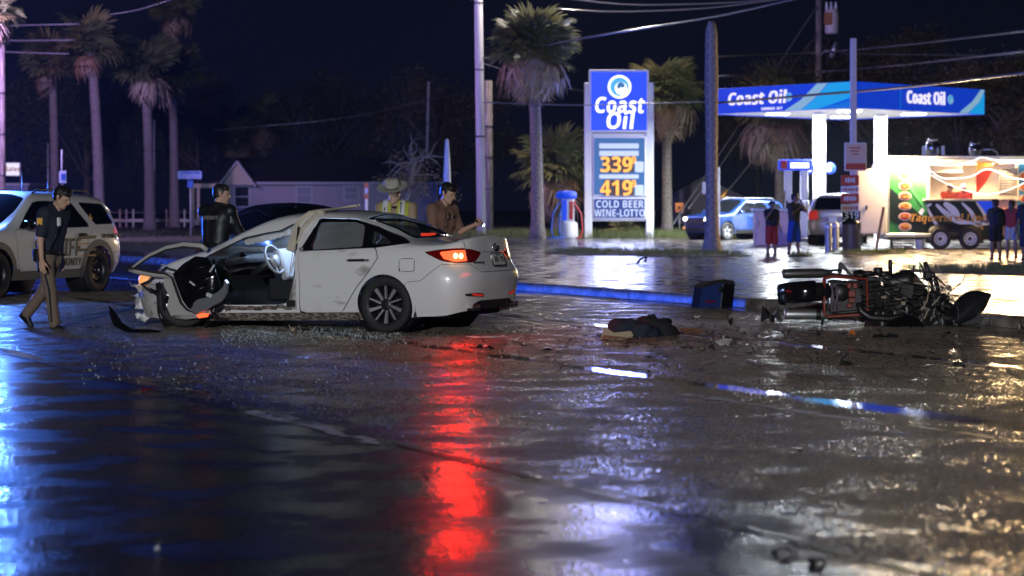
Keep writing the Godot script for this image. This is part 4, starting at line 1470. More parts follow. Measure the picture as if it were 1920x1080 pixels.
func sedan_wreck(root: Node3D) -> void:
	rng.seed = 71
	# roof skin and lining peeled back over the cut pillar
	var rows := []
	for i in 15:
		var u := i / 14.0
		var row := []
		for k in 11:
			var v := k / 10.0
			var p := Vector3(2.44, 0.98, -0.83).lerp(Vector3(2.40, 1.30, -0.66), minf(u * 3.0, 1.0))
			if u > 0.333: p = Vector3(2.40, 1.30, -0.66).lerp(Vector3(2.25, 1.455, -0.52), minf((u - 0.333) * 3.0, 1.0))
			if u > 0.667: p = Vector3(2.25, 1.455, -0.52).lerp(Vector3(1.75, 1.505, -0.36), (u - 0.667) * 3.0)
			var side := Vector3(-0.25, -0.02, 0.0).lerp(Vector3(0.02, 0.02, 0.20), smoothstep(0.5, 0.9, u))
			var fold := sin(v * 11.0 + u * 3.0) * 0.022 + sin(v * 23.0 - u * 7.0) * 0.009 + rng.randf_range(-0.006, 0.006)
			row.append(p + side * (v - 0.15) * (0.75 if u < 0.3 else 1.0) + Vector3(0, 0.012 + fold * 0.6, -0.022 - fold))
		rows.append(row)
	put("curtain_airbag", cloth(rows), M.canvas, root)
	# limp headlining hanging in the doorway with a frayed edge
	rows = []
	for i in 25:
		var u := i / 24.0
		var top := Vector3(3.20, 1.135, -0.66).lerp(Vector3(2.44, 1.30, -0.60), u) + Vector3(0, 0.05 * sin(u * PI), 0)
		var drop := 0.06 + 0.07 * sin(u * PI) + rng.randf_range(-0.012, 0.012)
		rows.append([top, top + Vector3(0.01, -drop * 0.5, 0.05), top + Vector3(0.0, -drop, 0.07 + rng.randf_range(-0.02, 0.02))])
	put("torn_headlining", cloth(rows), M.pale_cloth, root)
	for i in 3:
		var x := 2.42 + i * 0.03
		put("hanging_strap", tube_mesh([Vector3(x, 1.30, -0.62), Vector3(x + 0.03, 1.15, -0.66), Vector3(x - 0.02, 0.98, -0.70), Vector3(x + 0.01, 0.80 - i * 0.06, -0.74)], 0.006, 5), M.pale_cloth, root)
	# cut stump of the centre pillar
	var pil := Shape.new()
	pil.soft()
	pil.tube([Vector3(2.36, 0.30, -0.86), Vector3(2.30, 0.62, -0.87), Vector3(2.27, 0.92, -0.85), Vector3(2.25, 1.02, -0.82)], [0.085, 0.06, 0.05, 0.045], 8)
	put("centre_pillar", pil.mesh(), M.white_scuffed, root)
	put("pillar_bracket", box_mesh(Vector3(0.12, 0.08, 0.03), 0.008, Vector3(2.36, 0.36, -0.935)), M.black_plastic, root)
	# door-opening seal
	put("door_seal", tube_mesh([Vector3(2.47, 0.345, -0.90), Vector3(2.39, 0.42, -0.905), Vector3(2.31, 0.70, -0.905), Vector3(2.315, 1.0, -0.86), Vector3(2.37, 1.28, -0.70)], 0.013, 6), M.rubber, root)
	put("roof_seal", tube_mesh([Vector3(3.58, 0.95, -0.84), Vector3(3.36, 1.06, -0.75), Vector3(3.115, 1.17, -0.70), Vector3(2.80, 1.225, -0.68), Vector3(2.635, 1.245, -0.68), Vector3(2.45, 1.335, -0.63)], 0.014, 6), M.rubber, root)
	# rusty, scraped floor edge along the doorway
	var led := Shape.new()
	for i in 12:
		var x := 2.42 + 0.105 * i
		led.box(Vector3(x, 0.315 + rng.randf_range(-0.015, 0.015), -0.86), Vector3(0.11, 0.05, 0.12), Basis(Vector3(rng.randf_range(-1, 1), 1, rng.randf_range(-1, 1)).normalized(), rng.randf_range(-0.1, 0.1)), 0.01)
	put("torn_sill_edge", led.mesh(), M.scraped_white, root)
	# crushed metal behind the front wheel
	var cr := Shape.new()
	for i in 14:
		var p := Vector3(rng.randf_range(3.25, 3.62), rng.randf_range(0.16, 0.36), rng.randf_range(-0.95, -0.80))
		cr.box(p, Vector3(rng.randf_range(0.06, 0.2), rng.randf_range(0.02, 0.06), 0.02), Basis(Vector3(rng.randf_range(-1, 1), rng.randf_range(-1, 1), rng.randf_range(-1, 1)).normalized(), rng.randf_range(-1.2, 1.2)))
	put("crushed_metal", cr.mesh(), M.dark_metal, root)
	# the driver's door, torn round on its hinges to lie against the wing, inner face outwards
	var door := Node3D.new()
	door.name = "torn_door"
	root.add_child(door, true)
	door.position = Vector3(0, 0, -1.02)
	var frame := [Vector3(3.50, 1.02, 0.02), Vector3(3.56, 1.075, 0.0), Vector3(3.80, 1.10, -0.02), Vector3(4.05, 1.065, -0.03), Vector3(4.30, 0.975, -0.03), Vector3(4.50, 0.86, -0.02), Vector3(4.60, 0.80, -0.02)]
	put("window_frame", tube_mesh(frame, [0.03, 0.034, 0.03, 0.026, 0.026, 0.026, 0.03], 8), M.door_grey, door)
	put("frame_seal", tube_mesh([Vector3(3.56, 1.045, -0.03), Vector3(3.80, 1.068, -0.045), Vector3(4.05, 1.035, -0.05), Vector3(4.30, 0.945, -0.05), Vector3(4.52, 0.825, -0.04)], 0.012, 6), M.rubber, door)
	put("belt_rail", tube_mesh([Vector3(4.62, 0.80, -0.02), Vector3(4.50, 0.775, -0.03), Vector3(4.25, 0.735, -0.04), Vector3(4.02, 0.72, -0.05), Vector3(3.93, 0.70, -0.05)], [0.03, 0.036, 0.036, 0.04, 0.04], 8), M.door_grey, door)
	put("belt_seal", tube_mesh([Vector3(4.62, 0.825, -0.04), Vector3(4.45, 0.80, -0.06), Vector3(4.25, 0.765, -0.07), Vector3(4.05, 0.745, -0.085), Vector3(3.95, 0.70, -0.09), Vector3(3.89, 0.55, -0.095), Vector3(3.82, 0.38, -0.095), Vector3(3.74, 0.30, -0.09), Vector3(3.60, 0.255, -0.08)], 0.014, 6), M.rubber, door)
	var tip := Shape.new()
	tip.prism(pv([4.58, 0.86, 4.70, 0.80, 4.60, 0.765]), 0.05)
	put("mirror_corner", tip.mesh(), M.black_plastic, door)
	# pressed steel inner panel
	var pan := Shape.new()
	pan.prism(pv([4.10, 0.735, 3.95, 0.745, 3.86, 0.80, 3.72, 0.80, 3.66, 0.62, 3.60, 0.42, 3.50, 0.25, 3.62, 0.225, 3.80, 0.21, 4.00, 0.22, 4.06, 0.33, 4.02, 0.46, 4.10, 0.60]), 0.05, Transform3D(Basis(), Vector3(0, 0, -0.02)))
	put("inner_panel", pan.mesh(), M.door_grey, door)
	rows = []
	for i in 9:
		var u := i / 8.0
		var a := Vector3(4.06, 0.30, -0.05).lerp(Vector3(4.16, 0.66, -0.03), u)
		rows.append([a, a + Vector3(0.08 + 0.04 * sin(u * 5.0), -0.03, 0.03), a + Vector3(0.17 - 0.06 * u, -0.07 + 0.04 * sin(u * 8.0), 0.06)])
	put("torn_flange", cloth(rows), M.black_plastic, door)
	# door trim: a broad black moulding with pockets, standing proud
	var trim := Shape.new()
	trim.soft()
	trim.prism(pv([3.93, 0.74, 3.86, 0.56, 3.80, 0.42, 3.72, 0.32, 3.60, 0.28, 3.44, 0.30, 3.33, 0.40, 3.26, 0.58, 3.34, 0.80, 3.44, 0.93, 3.60, 0.95, 3.78, 0.86]), 0.06, Transform3D(Basis(), Vector3(0, 0, -0.06)))
	put("door_trim", trim.mesh(), M.gloss_black, door)
	for r in [[3.60, 0.80, 0.42, 0.05, 0.35], [3.52, 0.66, 0.46, 0.06, 0.42], [3.58, 0.54, 0.34, 0.04, 0.5]]:
		var rb := Shape.new()
		rb.soft()
		rb.box(Vector3(r[0], r[1], -0.105), Vector3(r[2], r[3], 0.05), Basis(Vector3.BACK, -r[4]), 0.02)
		put("trim_ridge", rb.mesh(), M.gloss_black, door)
	for r in [[3.62, 0.62, 0.09, 0.6], [3.33, 0.80, 0.11, -0.9]]:
		var rb := Shape.new()
		rb.box(Vector3(r[0], r[1], -0.135), Vector3(r[2], 0.022, 0.015), Basis(Vector3.BACK, r[3]), 0.004)
		put("broken_clip", rb.mesh(), M.pale_cloth, door)
	var arm := Shape.new()
	arm.prism(pv([3.66, 0.29, 3.56, 0.42, 3.40, 0.45, 3.24, 0.52, 3.17, 0.58, 3.15, 0.66, 3.12, 0.62, 3.14, 0.50, 3.22, 0.40, 3.36, 0.33, 3.55, 0.25]), 0.05, Transform3D(Basis(), Vector3(0, 0, -0.115)))
	put("scraped_armrest", arm.mesh(), M.brushed, door)
	var cl := Shape.new()
	cl.box(Vector3(3.38, 0.475, -0.13), Vector3(0.08, 0.05, 0.04), Basis(Vector3.BACK, 0.3), 0.008)
	cl.box(Vector3(3.58, 0.38, -0.12), Vector3(0.07, 0.03, 0.04), Basis(Vector3.BACK, -0.6), 0.008)
	put("armrest_clip", cl.mesh(), M.pale_cloth, door)
	put("door_edge_lamp", prism_mesh(pv([3.58, 0.235, 3.50, 0.255, 3.42, 0.25, 3.44, 0.21, 3.55, 0.195]), 0.04, Transform3D(Basis(), Vector3(0, 0, -0.10))), M.door_lamp, door)
	put("lower_lip", tube_mesh([Vector3(3.97, 0.215, -0.04), Vector3(3.78, 0.20, -0.06), Vector3(3.60, 0.215, -0.08), Vector3(3.46, 0.235, -0.09)], [0.02, 0.028, 0.024, 0.014], 7), M.door_grey, door)
	# broken headlamp and bumper lumps on the nose
	var hl := Shape.new()
	hl.soft()
	hl.ball(Vector3(4.62, 0.66, -0.70), Vector3(0.10, 0.09, 0.07), 12)
	put("headlamp_bulb", hl.mesh(), M.amber_glow, root)
	for r in [[4.80, 0.52, -0.58, 0.26, 0.5], [4.83, 0.40, -0.50, 0.22, -0.3], [4.80, 0.27, -0.56, 0.24, 0.9], [4.74, 0.18, -0.60, 0.30, 0.2], [4.70, 0.58, -0.62, 0.20, 1.3]]:
		var e := put("broken_fascia", shard(int(r[3] * 900.0), Vector3(r[3], 0.10, 0.20)), M.white_paint, root)
		e.transform = Transform3D(Basis(Vector3(0.4, 1.0, 0.3).normalized(), r[4] * 2.0) * Basis(Vector3.RIGHT, -1.2 + r[4]), Vector3(r[0], r[1], r[2]))
	put("lamp_reflector", lathe_mesh([[0.0, -0.04], [0.05, -0.03], [0.075, 0.02], [0.08, 0.03]], 16, Transform3D(Basis(Vector3.BACK, 1.2) * Basis(Vector3.RIGHT, -0.6), Vector3(4.78, 0.36, -0.62))), M.chrome, root)
	# hoses, loom and bent braces showing behind the torn door
	rng.seed = 73
	for i in 16:
		var p := Vector3(rng.randf_range(3.60, 4.40), rng.randf_range(0.45, 0.86), rng.randf_range(-0.92, -0.80))
		var pts := [p]
		for k in 4:
			p = p + Vector3(rng.randf_range(-0.14, 0.14), rng.randf_range(-0.10, 0.08), rng.randf_range(-0.04, 0.05))
			pts.append(p)
		put("engine_hose", tube_mesh(pts, rng.randf_range(0.006, 0.02), 6), [M.black_plastic, M.rubber, M.dark_metal, M.brushed][i % 4], root)
	for i in 7:
		var e := put("torn_sheet", shard(500 + i, Vector3(rng.randf_range(0.15, 0.34), 0.09, rng.randf_range(0.10, 0.2))), [M.white_scuffed, M.dark_metal, M.door_grey][i % 3], root)
		e.transform = Transform3D(Basis(Vector3(rng.randf_range(-1, 1), rng.randf_range(-1, 1), rng.randf_range(-1, 1)).normalized(), rng.randf_range(-1.6, 1.6)), Vector3(rng.randf_range(3.2, 4.1), rng.randf_range(0.18, 0.4), rng.randf_range(-1.08, -0.92)))
	# far mirror and wiper
	put("wiper", tube_mesh([Vector3(3.70, 1.07, -0.35), Vector3(3.40, 1.20, -0.50), Vector3(3.22, 1.265, -0.42)], 0.009, 5), M.black_plastic, root)
# ---------------------------------------------------------------- tall cars (patrol car, crossover, van)
func suv_rows() -> Array:
	return [
		v3([0.12, 0.36, 0, 0.14, 0.36, 0.45, 0.2, 0.36, 0.72, 0.36, 0.34, 0.86, 0.62, 0.32, 0.92, 1.05, 0.30, 0.93, 1.6, 0.28, 0.93, 2.3, 0.28, 0.93,
			3.0, 0.28, 0.93, 3.5, 0.28, 0.93, 4.08, 0.29, 0.93, 4.5, 0.3, 0.90, 4.8, 0.32, 0.76, 4.95, 0.32, 0.55, 5.0, 0.32, 0.28, 5.01, 0.32, 0]),
		v3([0.03, 0.52, 0, 0.05, 0.52, 0.48, 0.12, 0.52, 0.78, 0.32, 0.51, 0.93, 0.62, 0.50, 0.975, 1.05, 0.48, 0.985, 1.6, 0.47, 0.98, 2.3, 0.47, 0.975,
			3.0, 0.47, 0.975, 3.5, 0.47, 0.975, 4.08, 0.48, 0.98, 4.52, 0.48, 0.93, 4.83, 0.48, 0.78, 5.0, 0.48, 0.56, 5.05, 0.48, 0.28, 5.06, 0.48, 0]),
		v3([0.0, 0.74, 0, 0.02, 0.74, 0.48, 0.10, 0.74, 0.80, 0.30, 0.74, 0.95, 0.62, 0.74, 0.99, 1.05, 0.73, 0.995, 1.6, 0.72, 0.985, 2.3, 0.71, 0.98,
			3.0, 0.71, 0.98, 3.5, 0.71, 0.98, 4.08, 0.72, 0.985, 4.52, 0.70, 0.93, 4.83, 0.68, 0.79, 5.01, 0.66, 0.57, 5.06, 0.66, 0.29, 5.07, 0.66, 0]),
		v3([0.05, 0.95, 0, 0.07, 0.95, 0.46, 0.14, 0.95, 0.78, 0.31, 0.95, 0.93, 0.62, 0.96, 0.98, 1.05, 0.96, 0.985, 1.6, 0.94, 0.98, 2.3, 0.93, 0.975,
			3.0, 0.93, 0.975, 3.5, 0.93, 0.975, 4.08, 0.93, 0.97, 4.52, 0.90, 0.91, 4.82, 0.87, 0.77, 4.99, 0.85, 0.56, 5.03, 0.85, 0.28, 5.04, 0.85, 0]),
		v3([0.07, 1.14, 0, 0.09, 1.14, 0.45, 0.17, 1.14, 0.74, 0.33, 1.14, 0.88, 0.62, 1.15, 0.93, 1.05, 1.14, 0.945, 1.6, 1.12, 0.95, 2.3, 1.11, 0.95,
			3.0, 1.10, 0.95, 3.5, 1.09, 0.945, 4.08, 1.08, 0.93, 4.5, 1.05, 0.87, 4.76, 1.01, 0.73, 4.92, 0.98, 0.54, 4.97, 0.97, 0.27, 4.98, 0.97, 0]),
		v3([0.16, 1.40, 0, 0.18, 1.40, 0.42, 0.25, 1.40, 0.68, 0.38, 1.40, 0.80, 0.66, 1.40, 0.835, 1.05, 1.40, 0.845, 1.6, 1.40, 0.85, 2.3, 1.40, 0.85,
			3.0, 1.38, 0.85, 3.38, 1.25, 0.87, 3.9, 1.12, 0.82, 4.4, 1.08, 0.74, 4.7, 1.03, 0.6, 4.86, 1.0, 0.42, 4.91, 0.99, 0.21, 4.92, 0.99, 0]),
		v3([0.36, 1.665, 0, 0.37, 1.66, 0.36, 0.42, 1.645, 0.56, 0.52, 1.63, 0.665, 0.72, 1.645, 0.695, 1.05, 1.665, 0.71, 1.6, 1.68, 0.72, 2.25, 1.685, 0.72,
			2.75, 1.66, 0.715, 3.22, 1.40, 0.75, 3.75, 1.145, 0.72, 4.3, 1.105, 0.56, 4.62, 1.06, 0.44, 4.8, 1.02, 0.30, 4.84, 1.01, 0.15, 4.85, 1.01, 0]),
		v3([0.44, 1.71, 0, 0.45, 1.705, 0.22, 0.50, 1.70, 0.34, 0.60, 1.70, 0.39, 0.80, 1.715, 0.38, 1.05, 1.735, 0.38, 1.6, 1.755, 0.38, 2.2, 1.76, 0.38,
			2.70, 1.73, 0.38, 3.24, 1.44, 0.40, 3.80, 1.16, 0.38, 4.28, 1.12, 0.29, 4.58, 1.075, 0.22, 4.74, 1.03, 0.15, 4.78, 1.02, 0.08, 4.79, 1.02, 0]),
		v3([0.50, 1.725, 0, 0.51, 1.725, 0, 0.56, 1.725, 0, 0.66, 1.73, 0, 0.84, 1.74, 0, 1.05, 1.75, 0, 1.6, 1.77, 0, 2.18, 1.775, 0,
			2.68, 1.745, 0, 3.24, 1.455, 0, 3.81, 1.165, 0, 4.26, 1.125, 0, 4.55, 1.08, 0, 4.70, 1.04, 0, 4.74, 1.025, 0, 4.75, 1.02, 0]),
	]

# style: "patrol", "crossover" or "van"
func tall_car(root: Node3D, style: String, paint: Material, rows: Array) -> void:
	var c := Car.new()
	c.left = skin(rows, 6, 6)
	var patrol := style == "patrol"
	for side in [{"zmax": -0.3}, {"zmin": 0.3}]:
		for x in [1.05, 4.08]:
			var arch := cut(c, {"axis": "side", "circle": Vector2(x, 0.40), "r": 0.53}.merged(side))
			var ac := Car.new()
			ac.left = arch
			cut(ac, {"axis": "side", "circle": Vector2(x, 0.39), "r": 0.43})
			put("arch_trim", ac.left.mesh(0.012), M.arch_grey if patrol else paint, root)
		put("front_door_glass", cut(c, outline("side", [3.42, 1.135, 3.12, 1.36, 2.80, 1.575, 2.62, 1.60, 2.26, 1.60, 2.24, 1.145], side), 0.004).mesh(-0.008), M.dark_glass, root)
		put("rear_door_glass", cut(c, outline("side", [2.14, 1.145, 2.15, 1.60, 1.66, 1.595, 1.30, 1.20, 1.30, 1.155], side), 0.004).mesh(-0.008), M.dark_glass, root)
		put("quarter_glass", cut(c, outline("side", [1.42, 1.58, 0.60, 1.55, 0.42, 1.22, 0.46, 1.20, 1.06, 1.19], side), 0.004).mesh(-0.008), M.dark_glass, root)
		put("pillar_trim", cut(c, outline("side", [2.26, 1.61, 2.14, 1.61, 2.13, 1.14, 2.25, 1.14], side)).mesh(-0.006), M.gloss_black, root)
		put("front_door", cut(c, outline("side", [3.55, 1.12, 2.22, 1.14, 2.22, 0.42, 3.45, 0.42, 3.52, 0.7], side), 0.004).mesh(), paint, root)
		put("rear_door", cut(c, outline("side", [2.21, 1.14, 1.25, 1.15, 1.24, 1.05, 1.42, 0.86, 1.55, 0.66, 1.60, 0.42, 2.21, 0.42], side), 0.004).mesh(), paint, root)
		put("sill", cut(c, outline("side", [1.45, 0.46, 3.66, 0.46, 3.66, 0.2, 1.45, 0.2], side), 0.003).mesh(0.006), M.arch_grey if patrol else M.black_plastic, root)
		var lamp_side := cut(c, outline("side", [0.52, 1.06, 0.30, 1.17, -0.1, 1.17, -0.1, 0.86, 0.20, 0.86, 0.26, 0.95], {"zmin": 0.55} if side.has("zmin") else {"zmax": -0.55}), 0.003)
		put("tail_lamp", lamp_side.mesh(0.004), M.red_lens_lit if style != "crossover" else M.red_lens, root)
		put("headlamp", cut(c, outline("side", [5.2, 0.78, 4.66, 0.88, 4.56, 0.98, 4.72, 1.0, 5.2, 0.93], {"zmin": 0.48} if side.has("zmin") else {"zmax": -0.48}), 0.003).mesh(0.002), M.headlamp_glow if style == "crossover" else M.lens_clear, root)
		var s := 1.0 if side.has("zmin") else -1.0
		for x in [1.42, 2.40]:
			var hb := Shape.new()
			hb.soft()
			hb.tube([Vector3(x, 1.02, 0.965 * s), Vector3(x + 0.04, 1.02, 1.0 * s), Vector3(x + 0.22, 1.02, 1.0 * s), Vector3(x + 0.26, 1.02, 0.965 * s)], [0.016, 0.024, 0.024, 0.016], 8)
			put("door_handle", hb.mesh(), M.black_plastic if patrol else M.chrome, root)
		var mb := Shape.new()
		mb.soft()
		mb.box(Vector3(3.30, 1.20, 1.06 * s), Vector3(0.14, 0.17, 0.22), Basis(), 0.05)
		put("wing_mirror", mb.mesh(), M.gloss_black if patrol else paint, root)
		put("roof_rail", tube_mesh([Vector3(0.75, 1.69, 0.62 * s), Vector3(0.9, 1.78, 0.62 * s), Vector3(2.4, 1.80, 0.63 * s), Vector3(2.6, 1.73, 0.63 * s)], 0.018, 6), M.black_plastic if patrol else M.brushed, root)
	put("rear_window", cut(c, outline("rear", [-0.60, 1.60, -0.70, 1.20, 0.70, 1.20, 0.60, 1.60], {"xmax": 0.6}), 0.004).mesh(-0.008), M.dark_glass, root)
	put("windscreen", cut(c, outline("top", [3.78, 0.0, 3.70, -0.66, 3.20, -0.69, 2.84, -0.64, 2.74, -0.3, 2.72, 0.0, 2.74, 0.3, 2.84, 0.64, 3.20, 0.69, 3.70, 0.66], {"ymin": 1.12}), 0.004).mesh(-0.006), M.dark_glass, root)
	put("grille", cut(c, outline("rear", [-0.50, 0.62, -0.56, 0.92, 0.56, 0.92, 0.50, 0.62], {"xmin": 4.6}), 0.003).mesh(-0.012), M.black_plastic, root)
	put("lower_grille", cut(c, outline("rear", [-0.62, 0.36, -0.60, 0.55, 0.60, 0.55, 0.62, 0.36], {"xmin": 4.6}), 0.003).mesh(-0.01), M.black_plastic, root)
	put("bonnet", cut(c, outline("top", [3.84, -0.78, 4.4, -0.74, 4.8, -0.55, 4.9, 0.0, 4.8, 0.55, 4.4, 0.74, 3.84, 0.78, 3.86, 0.0], {"ymin": 0.98}), 0.004).mesh(), paint, root)
	put("rear_bumper", cut(c, outline("rear", [-1.2, 0.70, -1.2, 0.2, 1.2, 0.2, 1.2, 0.70], {"xmax": 0.50}), 0.003).mesh(0.004), paint, root)
	put("body", c.left.mesh(), paint, root)
	put("shut_line", c.seams.mesh(-0.009), M.dark, root)
	put("underbody", box_mesh(Vector3(4.4, 0.16, 1.6), 0.03, Vector3(2.5, 0.36, 0)), M.dark, root)
	put("cabin", box_mesh(Vector3(2.6, 0.5, 1.4), 0.1, Vector3(2.1, 0.85, 0)), M.dark, root)
	put("rear_plate", box_mesh(Vector3(0.02, 0.16, 0.31), 0.004, Vector3(-0.005 if style == "van" else 0.03, 0.86 if style == "van" else 0.9, 0)), M.plate_white, root)
	for x in [1.05, 4.08]:
		for s in [-1.0, 1.0]:
			var wl := Shape.new()
			wl.soft()
			wl.lathe([[0.46, 0.0], [0.46, 0.36], [0.0, 0.36]], 20, Transform3D(Basis(Vector3.RIGHT, -PI / 2 * s), Vector3(x, 0.40, 0.94 * s)), PI * 1.15, PI * 0.925 if s > 0 else -PI * 0.075)
			put("wheel_well", wl.mesh(), M.dark, root)
			wheel("wheel", root, Vector3(x, 0.385, 0.86 * s), 0.385, 0.235, 0.25, "police" if patrol else "five", s)

func build_patrol() -> void:
	var root := thing("patrol_car", "white sheriff patrol car with green and gold stripes and black steel wheels", "patrol car")
	var fwd := Vector3(-0.36, 0, 0.933).normalized()
	var bas := Basis(fwd, Vector3.UP, fwd.cross(Vector3.UP))
	# the near rear wheel stands at this spot
	var foot := on_road(177.0, 547.0)
	root.transform = Transform3D(bas, foot - bas * Vector3(1.05, 0, -0.9))
	tall_car(root, "patrol", M.patrol_white, suv_rows())
	# livery on both sides
	for s in [-1.0, 1.0]:
		var face := Basis(Vector3.UP, PI) if s < 0 else Basis()
		var side := Node3D.new()
		side.name = "livery"
		root.add_child(side, true)
		side.transform = Transform3D(face, Vector3(2.35, 0, 0.992 * s))
		var dx := 1.0 if s < 0 else -1.0
		words("agency_letters", "SHERIFF", 0.34, M.stripe_green, side, Transform3D(Basis(), Vector3(0.0, 0.80, 0.003)), 0.006, true, "Droid Sans", 0.1, 0.86)
		words("county_letters", "COUNTY", 0.15, M.stripe_green, side, Transform3D(Basis(), Vector3(0.36 * dx, 0.55, 0.003)), 0.006, true, "Droid Sans", 0.1)
		words("emergency_letters", "EMERGENCY 911", 0.085, M.stripe_green, side, Transform3D(Basis(), Vector3(1.72 * dx, 0.985, -0.008)), 0.012, true, "Droid Sans", 0.0, 0.78)
		for r in [[0.97, 0.055, M.stripe_green], [0.86, 0.022, M.gold_paint], [0.75, 0.045, M.stripe_green], [0.65, 0.022, M.gold_paint]]:
			put("stripe", prism_mesh(pv([0.62 * dx, r[0] - r[1] * 0.5, 1.18 * dx, r[0] - r[1] * 0.5, 1.22 * dx, r[0] + r[1] * 0.5, 0.64 * dx, r[0] + r[1] * 0.5]), 0.006, Transform3D(Basis(), Vector3(0, 0, 0.003))), r[2], side)
		put("badge_star", prism_mesh(pv([-0.07, 0.0, -0.02, 0.02, 0.0, 0.08, 0.02, 0.02, 0.07, 0.0, 0.03, -0.03, 0.04, -0.09, 0.0, -0.05, -0.04, -0.09, -0.03, -0.03]), 0.01, Transform3D(Basis(), Vector3(1.18 * dx, 1.30, -0.10))), M.gold_paint, side)
	for k in 2:
		put("aerial", tube_mesh([Vector3(1.0 + 0.8 * k, 1.76, 0.1), Vector3(1.0 + 0.8 * k, 1.98 + 0.1 * k, 0.1)], 0.008, 5), M.black_plastic, root)
func roof_bar(root: Node3D) -> void:
	var bar := Node3D.new()
	bar.name = "light_bar"
	root.add_child(bar, true)
	bar.position = Vector3(2.30, 1.83, 0)
	put("base", box_mesh(Vector3(0.30, 0.05, 1.2), 0.02), M.black_plastic, bar)
	for i in 6:
		var z := -0.5 + 0.2 * i
		put("blue_light", box_mesh(Vector3(0.26, 0.09, 0.18), 0.02, Vector3(0, 0.07, z)), M.police_blue, bar)
	for z in [-0.72, 0.0, 0.72]:
		var l := OmniLight3D.new()
		l.name = "light_bar_flash"
		l.light_color = Color(0.15, 0.35, 1.0)
		l.light_energy = 230.0
		l.light_size = 0.10
		l.omni_range = 300.0
		l.omni_attenuation = 2.0
		l.shadow_enabled = true
		bar.add_child(l, true)
		l.position = Vector3(0.0, 0.17, z)

func roof_beacon(root: Node3D) -> void:
	var b := Node3D.new()
	b.name = "roof_beacon"
	root.add_child(b, true)
	b.position = Vector3(2.62, 1.75, 0.42)
	put("base", box_mesh(Vector3(0.24, 0.05, 0.52), 0.02), M.black_plastic, b)
	for z in [-0.13, 0.13]:
		put("blue_light", box_mesh(Vector3(0.2, 0.11, 0.22), 0.02, Vector3(0, 0.08, z)), M.beacon_blue, b)
	var l := OmniLight3D.new()
	l.name = "beacon_flash"
	l.light_color = Color(0.34, 0.54, 1.0)
	l.light_energy = 34.0
	l.light_size = 0.12
	l.omni_range = 300.0
	l.omni_attenuation = 2.0
	l.shadow_enabled = true
	b.add_child(l)
	l.position = Vector3(0.0, 0.27, 0)

# a second patrol car just out of the picture, whose roof bar colours the left of the scene
func build_other_patrol() -> void:
	var src: Node3D = get_node("patrol_car")
	var o: Node3D = src.duplicate()
	o.name = numbered("patrol_car")
	add_child(o, true)
	o.position = Vector3(-13.2, 0.0, -45.6)
	tag(o, "second white patrol car beyond the left edge with its blue roof lamps flashing", "patrol car")
	roof_bar(o)
	roof_beacon(src)

func scaled_rows(rows: Array, s: Vector3) -> Array:
	var o := []
	for r in rows:
		var l := []
		for v in r:
			l.append(v * s)
		o.append(l)
	return o

